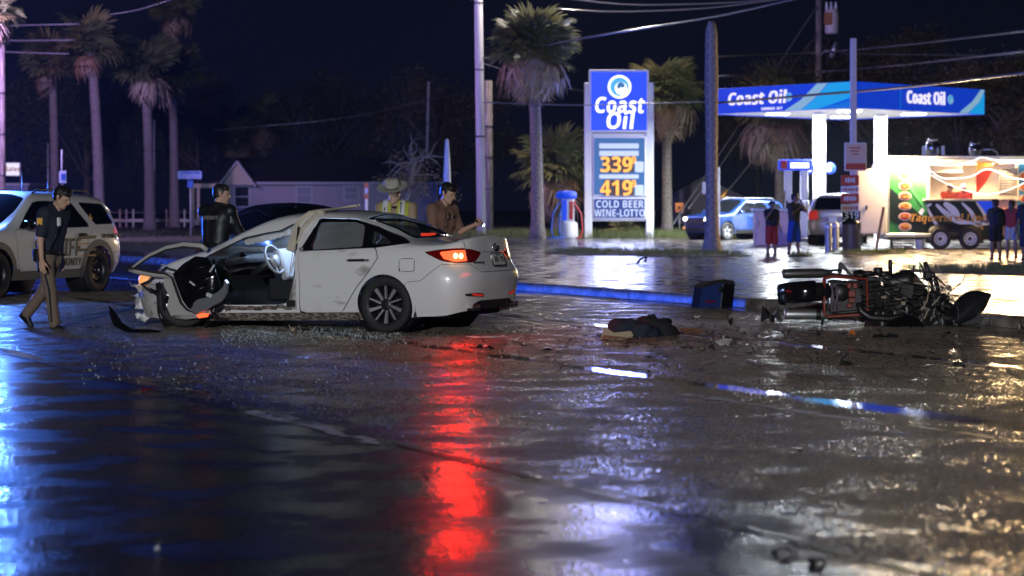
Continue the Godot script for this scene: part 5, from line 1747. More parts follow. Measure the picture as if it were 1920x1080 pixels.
func build_other_cars() -> void:
	# blue crossover facing the road beneath the canopy's left end
	var cr := thing("crossover", "blue crossover with headlamps on, parked behind the bare palm trunk", "car")
	var f := Vector3(-0.74, 0, 0.67).normalized()
	var bas := Basis(f, Vector3.UP, f.cross(Vector3.UP))
	var spot := on_land(1362.0, 80.0)
	var k := 0.90
	cr.transform = Transform3D(bas.scaled(Vector3(k, k * 0.985, k)), spot - bas * Vector3(4.08 * k, 0, -0.9 * k))
	tall_car(cr, "crossover", M.car_blue, suv_rows())
	for z in [-0.66, 0.66]:
		var b := Shape.new()
		b.soft()
		b.ball(Vector3(4.93, 0.90, z), Vector3(0.05, 0.09, 0.11), 10)
		put("lit_headlamp", b.mesh(), M.headlamp_glow, cr)
		b = Shape.new()
		b.soft()
		b.ball(Vector3(5.03, 0.52, z * 0.95), Vector3(0.04, 0.06, 0.07), 10)
		put("fog_light", b.mesh(), M.amber_glow, cr)
		var l := SpotLight3D.new()
		l.name = "headlamp_beam"
		l.light_color = Color(1.0, 0.92, 0.78)
		l.light_energy = 12.0
		l.light_size = 0.07
		l.spot_angle = 35.0
		l.spot_angle_attenuation = 0.8
		l.spot_range = 100.0
		l.spot_attenuation = 2.0
		l.shadow_enabled = true
		cr.add_child(l, true)
		l.transform = Transform3D(Basis.looking_at(Vector3(1, -0.12, 0), Vector3.UP), Vector3(5.02, 0.90, z))
	# silver van seen from behind
	var van := thing("silver_van", "silver people carrier seen from behind beside the fuel pump", "car")
	f = Vector3(0.22, 0, -0.975).normalized()
	bas = Basis(f, Vector3.UP, f.cross(Vector3.UP))
	van.transform = Transform3D(bas.scaled(Vector3(0.93, 1.0, 0.93)), on_land(1562.0, 72.0))
	tall_car(van, "van", M.car_silver, suv_rows())
	# dark saloon on the road behind the wreck: only its roof shows
	var dk := thing("dark_saloon", "black saloon standing behind the wrecked sedan, only its roof showing", "car")
	f = Vector3(ROAD.x, 0, -ROAD.y)
	bas = Basis(f, Vector3.UP, f.cross(Vector3.UP))
	var c := Car.new()
	c.left = skin(scaled_rows(sedan_rows(), Vector3(1.02, 1.06, 1.0)), 5, 5)
	for side in [{"zmax": -0.3}, {"zmin": 0.3}]:
		for x in [1.11, 4.0]:
			cut(c, {"axis": "side", "circle": Vector2(x, 0.345), "r": 0.37}.merged(side))
		put("side_glass", cut(c, outline("side", [3.48, 1.06, 3.0, 1.35, 2.1, 1.46, 1.3, 1.34, 0.83, 1.12, 2.2, 1.05], side), 0.003).mesh(-0.006), M.dark_glass, dk)
		put("headlamp", cut(c, outline("side", [4.88, 0.66, 4.50, 0.76, 4.40, 0.85, 4.9, 0.75], side), 0.003).mesh(), M.lens_clear, dk)
		put("tail_lamp", cut(c, outline("side", [0.45, 1.0, -0.1, 1.04, -0.1, 0.87, 0.25, 0.87], side), 0.003).mesh(), M.red_lens, dk)
	put("rear_window", cut(c, outline("top", [0.78, -0.5, 1.5, -0.54, 1.5, 0.54, 0.78, 0.5], {"ymin": 1.12}), 0.003).mesh(-0.004), M.dark_glass, dk)
	put("windscreen", cut(c, outline("top", [3.78, -0.6, 2.84, -0.56, 2.84, 0.56, 3.78, 0.6], {"ymin": 1.06}), 0.003).mesh(-0.004), M.dark_glass, dk)
	put("body", c.left.mesh(), M.car_black, dk)
	put("shut_line", c.seams.mesh(-0.008), M.dark, dk)
	for x in [1.11, 4.0]:
		for s in [-1.0, 1.0]:
			wheel("wheel", dk, Vector3(x, 0.335, 0.80 * s), 0.335, 0.225, 0.22, "five", s)
	dk.transform = Transform3D(bas, Vector3(-2.55, 0.0, -32.3))
# ================================================================ filling station, signs, buildings
func build_station() -> void:
	# ---------------- pylon price sign (its own axes: x right, y up, metres)
	var base := on_land(1160.0, 84.0)
	var o := thing("pylon_sign", "tall white pylon price sign with blue lit panel and yellow prices", "price sign", base)
	for x in [-1.20, 1.22]:
		put("post", box_mesh(Vector3(0.30, 6.12, 0.34), 0.02, Vector3(x, 3.06, 0)), M.sign_white, o)
	put("crossbar", box_mesh(Vector3(2.10, 0.10, 0.2), 0.01, Vector3(0.01, 0.72, 0)), M.sign_white, o)
	put("crossbar", box_mesh(Vector3(2.10, 0.20, 0.2), 0.01, Vector3(0.01, 4.02, 0)), M.sign_white, o)
	put("crossbar", box_mesh(Vector3(2.10, 0.10, 0.2), 0.01, Vector3(0.01, 1.62, 0)), M.sign_white, o)
	# top cabinet
	put("top_cabinet", box_mesh(Vector3(2.36, 2.46, 0.46), 0.03, Vector3(0.0, 5.38, 0.02)), M.sign_white, o)
	put("top_face", box_mesh(Vector3(2.18, 2.30, 0.03), 0.0, Vector3(0.0, 5.38, 0.255)), M.sign_blue, o)
	for e in [1.19, -1.19]:
		put("cabinet_trim", box_mesh(Vector3(2.30, 0.08, 0.07), 0.01, Vector3(0.0, 5.38 + e, 0.27)), M.sign_white, o)
	words("name_letters", "Coast", 0.68, M.sign_lit, o, Transform3D(Basis(), Vector3(0.02, 5.21, 0.285)), 0.03, true, "Droid Sans", 0.12, 0.86)
	words("name_letters", "Oil", 0.72, M.sign_lit, o, Transform3D(Basis(), Vector3(0.05, 4.60, 0.285)), 0.03, true, "Droid Sans", 0.12, 0.95)
	wave_logo(o, Vector3(0.02, 5.94, 0.275), 0.46)
	# price cabinet
	put("price_cabinet", box_mesh(Vector3(2.12, 2.36, 0.40), 0.03, Vector3(0.02, 2.82, 0.0)), M.sign_white, o)
	put("price_face", box_mesh(Vector3(1.98, 2.22, 0.03), 0.0, Vector3(0.02, 2.82, 0.205)), M.sign_dim, o)
	put("price_surround", prism_mesh(rounded(1.98, 2.22, 0.05), 0.012, Transform3D(Basis(), Vector3(0.02, 2.82, 0.223))), M.sign_teal, o)
	for r in [[3.62, 0.20, 1.55], [3.33, 0.20, 1.55], [2.42, 0.16, 1.55]]:
		put("grade_strip", prism_mesh(rounded(r[2], r[1], 0.03), 0.02, Transform3D(Basis(), Vector3(0.0, r[0], 0.236))), M.sign_pale, o)
	for r in [[2.90, 0.62], [2.42 - 0.44, 0.62]]:
		put("grade_patch", prism_mesh(rounded(0.34, 0.42, 0.05), 0.016, Transform3D(Basis(), Vector3(0.80, r[0] - 0.1, 0.238))), M.sign_pale, o)
		put("digit_board", prism_mesh(rounded(1.18, r[1], 0.02), 0.016, Transform3D(Basis(), Vector3(0.0, r[0], 0.238))), M.digit_board, o)
	for r in [["339", 2.88], ["419", 1.96]]:
		words("price_digits", r[0], 0.66, M.digit_glow, o, Transform3D(Basis(), Vector3(-0.10, r[1], 0.262)), 0.02, true, "Droid Sans", 0.0, 0.95)
		words("tenth_digit", "9", 0.30, M.digit_glow, o, Transform3D(Basis(), Vector3(0.58, r[1] + 0.18, 0.262)), 0.02)
	# lower panel
	put("lower_cabinet", box_mesh(Vector3(2.10, 0.86, 0.34), 0.02, Vector3(0.02, 1.17, 0.0)), M.sign_white, o)
	put("lower_face", box_mesh(Vector3(1.98, 0.74, 0.03), 0.0, Vector3(0.02, 1.17, 0.175)), M.sign_navy, o)
	words("lower_letters", "COLD BEER", 0.31, M.sign_pale, o, Transform3D(Basis(), Vector3(0.03, 1.33, 0.20)), 0.02, true, "Droid Sans", 0.0, 0.92)
	words("lower_letters", "WINE-LOTTO", 0.31, M.sign_pale, o, Transform3D(Basis(), Vector3(0.03, 0.98, 0.20)), 0.02, true, "Droid Sans", 0.0, 0.84)
	area("sign_light", base + Vector3(0, 5.38, 0.36), Vector3(0, 0, 1), Vector2(2.1, 2.2), Color(0.45, 0.5, 1.0), 36.0)
	area("sign_light", base + Vector3(0, 2.82, 0.32), Vector3(0, 0, 1), Vector2(1.9, 2.1), Color(0.8, 0.85, 1.0), 14.0)

	# ---------------- canopy over the pumps
	var cz := Vector3(12.0, 0, -75.0)
	var dl := Vector3(-4.6, 0, -5.0).normalized()
	var dr := Vector3(5.0, 0, -4.6).normalized()
	var la := 6.8
	var lb := 7.7
	var c := thing("station_canopy", "blue fuel station canopy with white soffit lights on two columns", "canopy", cz)
	var y0 := 4.99
	var y1 := 5.93
	put("deck", _slab(Vector3.ZERO, dl * la, dr * lb, y0 + 0.03, y1 - 0.06), M.soffit, c)
	# fascias: left one and right one face the road
	for f in [[Vector3.ZERO, dl * la, 1], [Vector3.ZERO, dr * lb, -1], [dl * la, dl * la + dr * lb, 1], [dr * lb, dr * lb + dl * la, -1]]:
		var p0: Vector3 = f[0]
		var p1: Vector3 = f[1]
		var dir := (p1 - p0).normalized()
		var len := p0.distance_to(p1)
		var out_n := dir.cross(Vector3.UP) * (1.0 if f[2] > 0 else -1.0)
		if (p0 + p1).dot(out_n) * 0.5 < ((dl * la + dr * lb) * 0.5).dot(out_n): out_n = -out_n
		var b := Shape.new()
		var bas := Basis(dir, Vector3.UP, dir.cross(Vector3.UP))
		b.box((p0 + p1) * 0.5 + Vector3(0, (y0 + y1) * 0.5, 0) + out_n * 0.05, Vector3(len + 0.1, y1 - y0, 0.1), bas, 0.015)
		put("fascia", b.mesh(), M.fascia_blue, c)
	# graphics of the two fascias that face the road
	var nl := Vector3(dl.z, 0, -dl.x)
	if nl.z < 0: nl = -nl
	var nr := Vector3(dr.z, 0, -dr.x)
	if nr.z < 0: nr = -nr
	# left fascia: x axis runs from its far left end to the near corner
	var bl := Basis(-dl, Vector3.UP, nl)
	var ol := dl * la * 0.5 + Vector3(0, (y0 + y1) * 0.5, 0) + nl * 0.105
	var hl := la * 0.5
	var hh := (y1 - y0) * 0.5 - 0.015
	put("light_stripe", prism_mesh(pv([0.35, -hh, 1.10, -hh, 1.70, -hh * 0.2, 2.35, hh, 1.85, hh, 1.1, -0.1]), 0.008, Transform3D(bl, ol)), M.stripe_pale, c)
	put("cyan_stripe", prism_mesh(pv([1.14, -hh, 1.9, -hh, hl, -0.1, hl, hh, 2.40, hh, 1.74, -hh * 0.2]), 0.008, Transform3D(bl, ol)), M.stripe_cyan, c)
	put("deep_stripe", prism_mesh(pv([1.98, -hh, hl, -hh, hl, -0.18]), 0.008, Transform3D(bl, ol)), M.stripe_deep, c)
	words("name_letters", "Coast Oil", 0.50, M.fascia_letter, c, Transform3D(bl, ol + bl * Vector3(-0.95, 0.04, 0.02)), 0.04, true, "Droid Sans", 0.14, 1.05)
	wave_logo(c, ol + bl * Vector3(0.55, 0.03, 0.01), 0.16, bl)
	words("small_letters", "CARWASH  24-7", 0.11, M.fascia_letter, c, Transform3D(bl, ol + bl * Vector3(-0.25, -0.36, 0.01)), 0.01)
	var br := Basis(dr, Vector3.UP, nr)
	var orr := dr * lb * 0.5 + Vector3(0, (y0 + y1) * 0.5, 0) + nr * 0.105
	var hr := lb * 0.5
	put("light_stripe", prism_mesh(pv([hr - 1.6, -hh, hr - 1.05, -hh, hr - 0.3, 0.0, hr, hh * 0.9, hr, hh, hr - 0.22, hh, hr - 0.75, 0.0]), 0.008, Transform3D(br, orr)), M.stripe_pale, c)
	put("cyan_stripe", prism_mesh(pv([hr - 1.0, -hh, hr, -hh, hr, hh * 0.84, hr - 0.27, 0.0]), 0.008, Transform3D(br, orr)), M.stripe_cyan, c)
	put("panel_joint", prism_mesh(pv([-1.30, -hh, -1.26, -hh, -1.26, hh, -1.30, hh]), 0.008, Transform3D(br, orr)), M.stripe_deep, c)
	words("name_letters", "Coast Oil", 0.50, M.fascia_letter, c, Transform3D(br, orr + br * Vector3(0.22, 0.02, 0.02)), 0.04, true, "Droid Sans", 0.0, 0.86)
	wave_logo(c, orr + br * Vector3(1.72, 0.02, 0.01), 0.17, br)
	var mid := (dl * la + dr * lb) * 0.5
	for q in [[-0.25, -0.25], [0.25, -0.25], [-0.25, 0.25], [0.25, 0.25]]:
		var p: Vector3 = mid + dl * la * q[0] + dr * lb * q[1]
		put("soffit_lamp", box_mesh(Vector3(0.8, 0.05, 0.8), 0.01, p + Vector3(0, y0 + 0.01, 0)), M.soffit_glow, c)
		area("soffit_light", cz + p + Vector3(0, y0 - 0.04, 0), Vector3.DOWN, Vector2(0.75, 0.75), Color(0.95, 0.98, 1.0), 170.0)
	for q in [[1536.0, 79.0], [1651.0, 80.5]]:
		var p := on_land(q[0], q[1]) - cz
		put("column", box_mesh(Vector3(0.42, y0 - p.y + 0.02, 0.42), 0.03, Vector3(p.x, (y0 + p.y) * 0.5, p.z)), M.sign_white, c)
		if q[0] < 1600.0:
			put("column_base", box_mesh(Vector3(0.6, 0.5, 0.6), 0.03, Vector3(p.x, p.y + 0.25, p.z)), M.stripe_cyan, c)
			for s in [-1.0, 1.0]:
				put("column_sign", lathe_mesh([[0.0, 0.02], [0.2, 0.02], [0.22, 0.0], [0.2, -0.02], [0.0, -0.02]], 20, Transform3D(Basis(Vector3.RIGHT, PI / 2), Vector3(p.x + 0.40 * s, 2.95, p.z))), M.fascia_blue, c)
				put("sign_dot", lathe_mesh([[0.0, 0.01], [0.09, 0.01], [0.09, -0.01], [0.0, -0.01]], 16, Transform3D(Basis(Vector3.RIGHT, PI / 2), Vector3(p.x + 0.36 * s, 2.9, p.z + 0.03))), M.sign_lit, c)

	# ---------------- pump, island, cabinet, bin, bollards
	var pb := on_land(1490.0, 77.0)
	var pump := thing("fuel_pump", "fuel pump with two white pillars and a lit blue header", "fuel pump", pb)
	put("plinth", box_mesh(Vector3(1.5, 0.16, 0.9), 0.02, Vector3(0, 0.08, 0)), M.kerb_concrete, pump)
	put("cabinet", box_mesh(Vector3(0.86, 1.35, 0.5), 0.04, Vector3(0.06, 0.83, 0)), M.sign_white, pump)
	put("screen", box_mesh(Vector3(0.30, 0.30, 0.04), 0.01, Vector3(0.06, 1.30, 0.26)), M.sign_teal, pump)
	put("keypad", box_mesh(Vector3(0.18, 0.24, 0.04), 0.01, Vector3(-0.2, 1.0, 0.26)), M.black_plastic, pump)
	for x in [-0.24, 0.34]:
		put("pillar", box_mesh(Vector3(0.26, 1.6, 0.3), 0.03, Vector3(x, 1.9, 0)), M.sign_white, pump)
	put("header", box_mesh(Vector3(1.2, 0.40, 0.5), 0.06, Vector3(0.02, 2.78, 0)), M.fascia_blue, pump)
	put("header_light", box_mesh(Vector3(0.68, 0.20, 0.03), 0.01, Vector3(0.15, 2.76, 0.26)), M.sign_lit, pump)
	put("header_badge", box_mesh(Vector3(0.22, 0.3, 0.03), 0.01, Vector3(-0.42, 2.78, 0.26)), M.red_paint, pump)
	for x in [-0.36, 0.48]:
		put("hose", tube_mesh([Vector3(x, 1.9, 0.1), Vector3(x - 0.08, 1.2, 0.3), Vector3(x, 0.6, 0.34), Vector3(x + 0.06, 0.9, 0.32), Vector3(x + 0.04, 1.25, 0.28)], 0.022, 6), M.rubber, pump)
		put("nozzle", box_mesh(Vector3(0.06, 0.28, 0.12), 0.02, Vector3(x + 0.04, 1.35, 0.27)), M.black_plastic, pump)
	var cb := on_land(1447.0, 71.0)
	var cab := thing("ice_chest", "white chest freezer cabinet with overhanging lid under the canopy", "freezer cabinet", cb)
	put("box", box_mesh(Vector3(1.16, 1.12, 0.7), 0.03, Vector3(0, 0.58, 0)), M.white_lit_pink, cab)
	put("lid", box_mesh(Vector3(1.34, 0.10, 0.84), 0.03, Vector3(0, 1.20, 0)), M.sign_white, cab)
	for x in [-0.29, 0.29]:
		put("door", box_mesh(Vector3(0.5, 0.9, 0.03), 0.02, Vector3(x, 0.6, 0.36)), M.white_lit_pink, cab)
		put("handle", box_mesh(Vector3(0.03, 0.22, 0.04), 0.008, Vector3(x - 0.18, 0.75, 0.39)), M.chrome, cab)
	var bin_at := on_land(1594.0, 62.0)
	var bin := thing("litter_bin", "dark purple rounded litter bin beside the price boards", "litter bin", bin_at)
	put("drum", lathe_mesh([[0.0, 0.0], [0.20, 0.0], [0.22, 0.05], [0.235, 0.80], [0.22, 0.86], [0.0, 0.86]], 20), M.bin_purple, bin)
	put("lid", lathe_mesh([[0.25, 0.84], [0.25, 0.90], [0.16, 0.98], [0.0, 1.0]], 20), M.black_plastic, bin)
	for q in [[1553.0, 63.5, "short steel bollard on the grass tuft left of the litter bin"], [1567.0, 66.0, "steel bollard behind the first, nearer the silver van"]]:
		var bo := thing("bollard", q[2], "bollard", on_land(q[0], q[1]), 0.0, "bollards by the price boards")
		put("tube", lathe_mesh([[0.10, 0.0], [0.10, 0.78], [0.075, 0.84], [0.0, 0.87]], 14), M.steel_grey, bo)
		put("cap_band", lathe_mesh([[0.104, 0.70], [0.106, 0.72], [0.106, 0.79], [0.104, 0.80]], 14), M.sign_pale_paint, bo)

	# ---------------- air and water machine left of the pylon
	var ab := on_land(1062.0, 82.5)
	var air := thing("air_machine", "air and water machine with blue domed cap and coloured hoses", "air machine", ab)
	put("base", lathe_mesh([[0.0, 0.0], [0.34, 0.0], [0.36, 0.1], [0.34, 0.60], [0.28, 0.66], [0.0, 0.66]], 20, Transform3D(Basis(), Vector3(0.08, 0, 0))), M.sign_white, air)
	put("column", box_mesh(Vector3(0.52, 0.95, 0.40), 0.05, Vector3(0.05, 1.1, 0)), M.sign_white, air)
	put("blue_panel", box_mesh(Vector3(0.20, 0.8, 0.03), 0.01, Vector3(-0.08, 1.1, 0.21)), M.fascia_blue, air)
	put("red_panel", box_mesh(Vector3(0.14, 0.7, 0.03), 0.01, Vector3(0.18, 1.1, 0.21)), M.red_paint, air)
	put("dome", lathe_mesh([[0.0, 1.55], [0.36, 1.55], [0.40, 1.60], [0.40, 1.76], [0.30, 1.84], [0.0, 1.87]], 20), M.fascia_blue, air)
	for r in [[-0.28, "blue_hose", M.blue_rubber, -0.26], [-0.16, "blue_hose", M.blue_rubber, -0.1], [0.30, "red_hose", M.red_paint, 0.26]]:
		var x: float = r[0]
		put(r[1], tube_mesh([Vector3(x * 0.8, 1.5, 0.15), Vector3(x + r[3], 0.95, 0.25), Vector3(x + r[3] * 1.2, 0.35, 0.3), Vector3(x + r[3] * 0.9, 0.06, 0.35), Vector3(x + r[3] * 0.2, 0.05, 0.45)], 0.035, 7), r[2], air)
	put("blue_hose", tube_mesh([Vector3(-0.1, 0.04, 0.4), Vector3(-0.6, 0.03, 0.5), Vector3(-1.1, 0.03, 0.3)], 0.035, 6), M.blue_rubber, air)

	# ---------------- price boards on the slim pole
	var sb := on_land(1600.0, 62.0)
	var pole := thing("price_board_pole", "slim pink lit steel pole carrying small price and poster boards", "sign pole", sb)
	put("mast", box_mesh(Vector3(0.17, 6.25, 0.17), 0.015, Vector3(0, 3.12, 0)), M.pole_pink, pole)
	put("plinth", box_mesh(Vector3(0.30, 0.9, 0.26), 0.02, Vector3(0.06, 0.45, -0.05)), M.kerb_concrete, pole)
	put("poster_frame", box_mesh(Vector3(0.64, 0.82, 0.06), 0.01, Vector3(0.04, 2.80, 0.13)), M.sign_white_paint, pole)
	put("poster", box_mesh(Vector3(0.58, 0.76, 0.012), 0.0, Vector3(0.04, 2.80, 0.168)), M.poster_peach, pole)
	put("poster_band", box_mesh(Vector3(0.58, 0.18, 0.008), 0.0, Vector3(0.04, 2.52, 0.178)), M.red_paint, pole)
	for i in 3:
		put("poster_line", box_mesh(Vector3(0.34 - 0.08 * i, 0.035, 0.008), 0.0, Vector3(0.02, 3.06 - 0.09 * i, 0.178)), M.red_paint, pole)
	var by := 2.28
	for r in [[4, 0.30, 0], [6, 0.20, 1], [5, 0.28, 0], [6, 0.24, 1]]:
		by -= r[1] * 0.5 + 0.01
		put("board", box_mesh(Vector3(0.52, r[1], 0.05), 0.008, Vector3(-0.12, by, 0.14)), M.red_paint if r[2] == 0 else M.sign_pale_paint, pole)
		for i in int(r[0]):
			put("board_mark", box_mesh(Vector3(0.05, r[1] * (0.38 + 0.12 * (i % 2)), 0.008), 0.0, Vector3(-0.12 + 0.075 * (i - (r[0] - 1) * 0.5), by, 0.168)), M.sign_pale_paint if r[2] == 0 else M.red_paint, pole)
		by -= r[1] * 0.5 + 0.01
	put("board", box_mesh(Vector3(0.52, 0.24, 0.05), 0.008, Vector3(-0.08, 1.10, 0.14)), M.gloss_black, pole)
	words("board_price", "319", 0.22, M.digit_white, pole, Transform3D(Basis(), Vector3(-0.08, 1.10, 0.172)), 0.008)

func _slab(o: Vector3, a: Vector3, b: Vector3, y0: float, y1: float) -> ArrayMesh:
	var s := Shape.new()
	var p := [o, o + a, o + a + b, o + b]
	var lo := []
	var hi := []
	for q in p:
		lo.append(q + Vector3(0, y0, 0))
		hi.append(q + Vector3(0, y1, 0))
	s.quad(lo[0], lo[1], lo[2], lo[3])
	s.quad(hi[3], hi[2], hi[1], hi[0])
	for i in 4:
		s.quad(lo[i], hi[i], hi[(i + 1) % 4], lo[(i + 1) % 4])
	return s.mesh()

# round emblem: a white ring that curls into a breaking wave
func wave_logo(parent: Node3D, c: Vector3, r: float, bas := Basis()) -> void:
	var xf := Transform3D(bas, c)
	var big := r > 0.3
	put("emblem_disc", prism_mesh(_disc(r, 0, TAU), 0.02, xf), M.sign_lit if big else M.stripe_pale, parent)
	var pts := PackedVector2Array()
	for i in 25:
		var a := -0.3 + TAU * 0.82 * i / 24.0
		pts.append(Vector2(cos(a), sin(a)) * r * 0.80)
	for i in 13:
		var a := -0.3 + TAU * 0.82 * (1.0 - i / 12.0)
		pts.append(Vector2(cos(a) + 0.25, sin(a) - 0.22) * r * lerpf(0.56, 0.50, i / 12.0))
	put("emblem_wave", prism_mesh(pts, 0.02, xf * Transform3D(Basis(), Vector3(0, 0, 0.012))), M.logo_cyan if big else M.stripe_cyan, parent)
	if big:
		put("emblem_curl", prism_mesh(_disc(r * 0.34, 0, TAU), 0.02, xf * Transform3D(Basis(), Vector3(r * 0.12, r * 0.05, 0.018))), M.logo_teal, parent)
		put("emblem_foam", prism_mesh(pv([-r * 0.2, -r * 0.42, 0.0, -r * 0.12, r * 0.14, -r * 0.02, r * 0.2, -r * 0.18, r * 0.34, 0.0, r * 0.42, -r * 0.2, r * 0.62, -r * 0.05, r * 0.72, -r * 0.32, r * 0.3, -r * 0.62]), 0.02, xf * Transform3D(Basis(), Vector3(0, 0, 0.03))), M.sign_lit, parent)

func _disc(r: float, a0: float, a1: float) -> PackedVector2Array:
	var p := PackedVector2Array()
	for i in 28:
		var a := a0 + (a1 - a0) * i / 28.0
		p.append(Vector2(cos(a), sin(a)) * r)
	return p

# ---------------------------------------------------------------- food trailer
func build_trailer() -> void:
	var z0 := 66.5
	var o := thing("food_trailer", "food trailer with green and mural sides, serving hatch and twin wheels", "food trailer", Vector3(11.72, land(z0), -z0))
	var len := 6.0
	var top := 2.84
	var low := 0.42
	# shell: side facing us has the hatch opening, so it is built of panels
	put("floor", box_mesh(Vector3(len, 0.12, 2.2), 0.02, Vector3(len * 0.5, low - 0.06, -1.1)), M.dark_metal, o)
	put("roof", box_mesh(Vector3(len + 0.05, 0.10, 2.3), 0.03, Vector3(len * 0.5, top + 0.03, -1.1)), M.sign_white_paint, o)
	put("back_wall", box_mesh(Vector3(len, top - low, 0.06), 0.0, Vector3(len * 0.5, (top + low) * 0.5, -2.2)), M.cream_wall, o)
	put("end_wall", box_mesh(Vector3(0.06, top - low, 2.2), 0.0, Vector3(len - 0.03, (top + low) * 0.5, -1.1)), M.cream_wall, o)
	put("end_wall", box_mesh(Vector3(0.06, top - low, 1.3), 0.0, Vector3(0.03, (top + low) * 0.5, -1.55)), M.sign_white_paint, o)
	put("green_panel", box_mesh(Vector3(1.22, top - low, 0.06), 0.01, Vector3(0.61, (top + low) * 0.5, -0.03)), M.trailer_green, o)
	put("dark_wedge", prism_mesh(pv([0.02, 2.02, 0.02, 1.96, 1.22, 0.9, 1.22, low + 0.02, 0.9, low + 0.02, 0.02, low + 0.5]), 0.008, Transform3D(Basis(), Vector3(0, 0, 0.004))), M.trailer_dark, o)
	put("leaf_stripe", prism_mesh(pv([0.62, 1.95, 0.75, 1.95, 1.22, 1.3, 1.22, 1.1]), 0.008, Transform3D(Basis(), Vector3(0, 0, 0.010))), M.leaf_green, o)
	put("mural_panel", box_mesh(Vector3(2.18, 1.56 - low, 0.06), 0.01, Vector3(2.31, (1.56 + low) * 0.5, -0.03)), M.trailer_dark, o)
	put("pink_panel", box_mesh(Vector3(0.62, 1.56 - low, 0.064), 0.01, Vector3(3.72, (1.56 + low) * 0.5, -0.03)), M.trailer_pink, o)
	put("blue_panel", box_mesh(Vector3(len - 4.03, top - low, 0.06), 0.01, Vector3((len + 4.03) * 0.5, (top + low) * 0.5, -0.03)), M.trailer_blue, o)
	put("hatch_header", box_mesh(Vector3(2.83, 0.16, 0.06), 0.01, Vector3(2.62, top - 0.08, -0.03)), M.cream_wall, o)
	put("roof_edge", box_mesh(Vector3(len, 0.07, 0.05), 0.01, Vector3(len * 0.5, top - 0.02, 0.03)), M.brushed, o)
	put("lower_rail", box_mesh(Vector3(1.9, 0.12, 0.08), 0.02, Vector3(0.80, low + 0.02, 0.02)), M.brushed, o)
	put("corner_trim", box_mesh(Vector3(0.07, top - low, 0.10), 0.01, Vector3(0.0, (top + low) * 0.5, 0.0)), M.brushed, o)
	# hatch frame, counter and opened cover
	for x in [1.25, 4.02]:
		put("hatch_post", box_mesh(Vector3(0.08, 1.2, 0.09), 0.01, Vector3(x, 2.12, 0.0)), M.cream_wall, o)
	put("counter", box_mesh(Vector3(2.40, 0.07, 0.34), 0.01, Vector3(2.28, 1.54, 0.14)), M.counter_steel, o)
	put("menu_board", box_mesh(Vector3(0.58, 0.86, 0.05), 0.01, Vector3(3.74, 2.10, 0.03)), M.menu_grey, o)
	for i in 9:
		put("menu_line", box_mesh(Vector3(0.44 - 0.06 * (i % 3), 0.018, 0.008), 0.0, Vector3(3.74 - 0.03 * (i % 3), 2.42 - 0.08 * i, 0.058)), M.sign_pale_paint, o)
	# mural: white swooping strokes
	for q in [[[0.85, 0.5, 0.92, 0.9, 1.1, 1.25, 1.35, 1.42], 0.05], [[1.5, 1.4, 1.9, 1.05, 2.3, 0.85, 2.9, 0.75], 0.07], [[1.75, 1.45, 2.05, 1.2, 2.2, 0.95], 0.09], [[2.3, 1.45, 2.6, 1.15, 2.75, 0.85, 3.1, 0.78], 0.05], [[2.75, 1.48, 3.0, 1.1, 3.15, 0.8, 3.6, 0.78], 0.04], [[1.2, 1.35, 1.35, 1.05, 1.55, 0.75, 1.9, 0.72], 0.035]]:
		put("mural_stroke", _ribbon(q[0], q[1], 0.007), M.mural_white, o)
	put("mural_blue", prism_mesh(pv([2.75, 1.55, 3.38, 1.55, 3.38, 0.9, 3.2, 0.85]), 0.006, Transform3D(Basis(), Vector3(0, 0, 0.003))), M.fascia_blue, o)
	put("mural_violet", prism_mesh(pv([1.45, 0.70, 2.2, 0.74, 2.5, 0.45, 1.5, 0.45]), 0.006, Transform3D(Basis(), Vector3(0, 0, 0.003))), M.trailer_pink, o)
	words("script_letters", "Taqueria el Lindo", 0.25, M.gold_paint, o, Transform3D(Basis(), Vector3(1.98, 0.98, 0.016)), 0.012, true, "Droid Serif", 0.22, 0.92)
	words("phone_digits", "(239) 464-3274", 0.15, M.gold_paint, o, Transform3D(Basis(), Vector3(2.22, 0.68, 0.016)), 0.012, true, "Droid Serif", 0.1, 1.15)
	for i in 7:
		dish(o, Vector3(0.53, 2.62 - 0.32 * i, 0.004), i)
	for i in 3:
		dish(o, Vector3(4.28, 2.30 - 0.36 * i, 0.004), i + 2)
	put("menu_photo", box_mesh(Vector3(0.42, 0.32, 0.03), 0.008, Vector3(3.66, 1.10, 0.03)), M.orange_paint, o)
	put("menu_photo_band", box_mesh(Vector3(0.30, 0.12, 0.012), 0.0, Vector3(3.66, 1.10, 0.05)), M.red_paint, o)
	# inside
	put("steel_bench", box_mesh(Vector3(2.6, 0.06, 0.6), 0.01, Vector3(2.5, 1.35, -1.8)), M.brushed, o)
	put("extractor_hood", box_mesh(Vector3(1.5, 0.35, 0.8), 0.04, Vector3(1.9, 2.55, -1.75)), M.brushed, o)
	for x in [1.55, 1.85, 2.2, 2.9]:
		put("pan", lathe_mesh([[0.0, 0.0], [0.13, 0.0], [0.15, 0.18], [0.145, 0.18], [0.0, 0.03]], 14, Transform3D(Basis(), Vector3(x, 1.39, -1.75))), M.brushed, o)
	put("inside_lamp", box_mesh(Vector3(1.1, 0.06, 0.12), 0.01, Vector3(3.0, 2.70, -1.2)), M.warm_tube, o)
	area("trailer_inside_light", o.position + Vector3(2.8, 2.62, -1.1), Vector3(0, -0.8, 0.35), Vector2(1.4, 0.3), Color(1.0, 0.86, 0.66), 26.0)
	put("awning_lamp", box_mesh(Vector3(1.9, 0.08, 0.10), 0.02, Vector3(4.4, top - 0.12, 0.10)), M.warm_tube, o)
	area("trailer_front_light", o.position + Vector3(4.2, top - 0.19, 0.22), Vector3(-0.15, -0.40, 1.0), Vector2(2.2, 0.16), Color(1.0, 0.82, 0.58), 95.0)
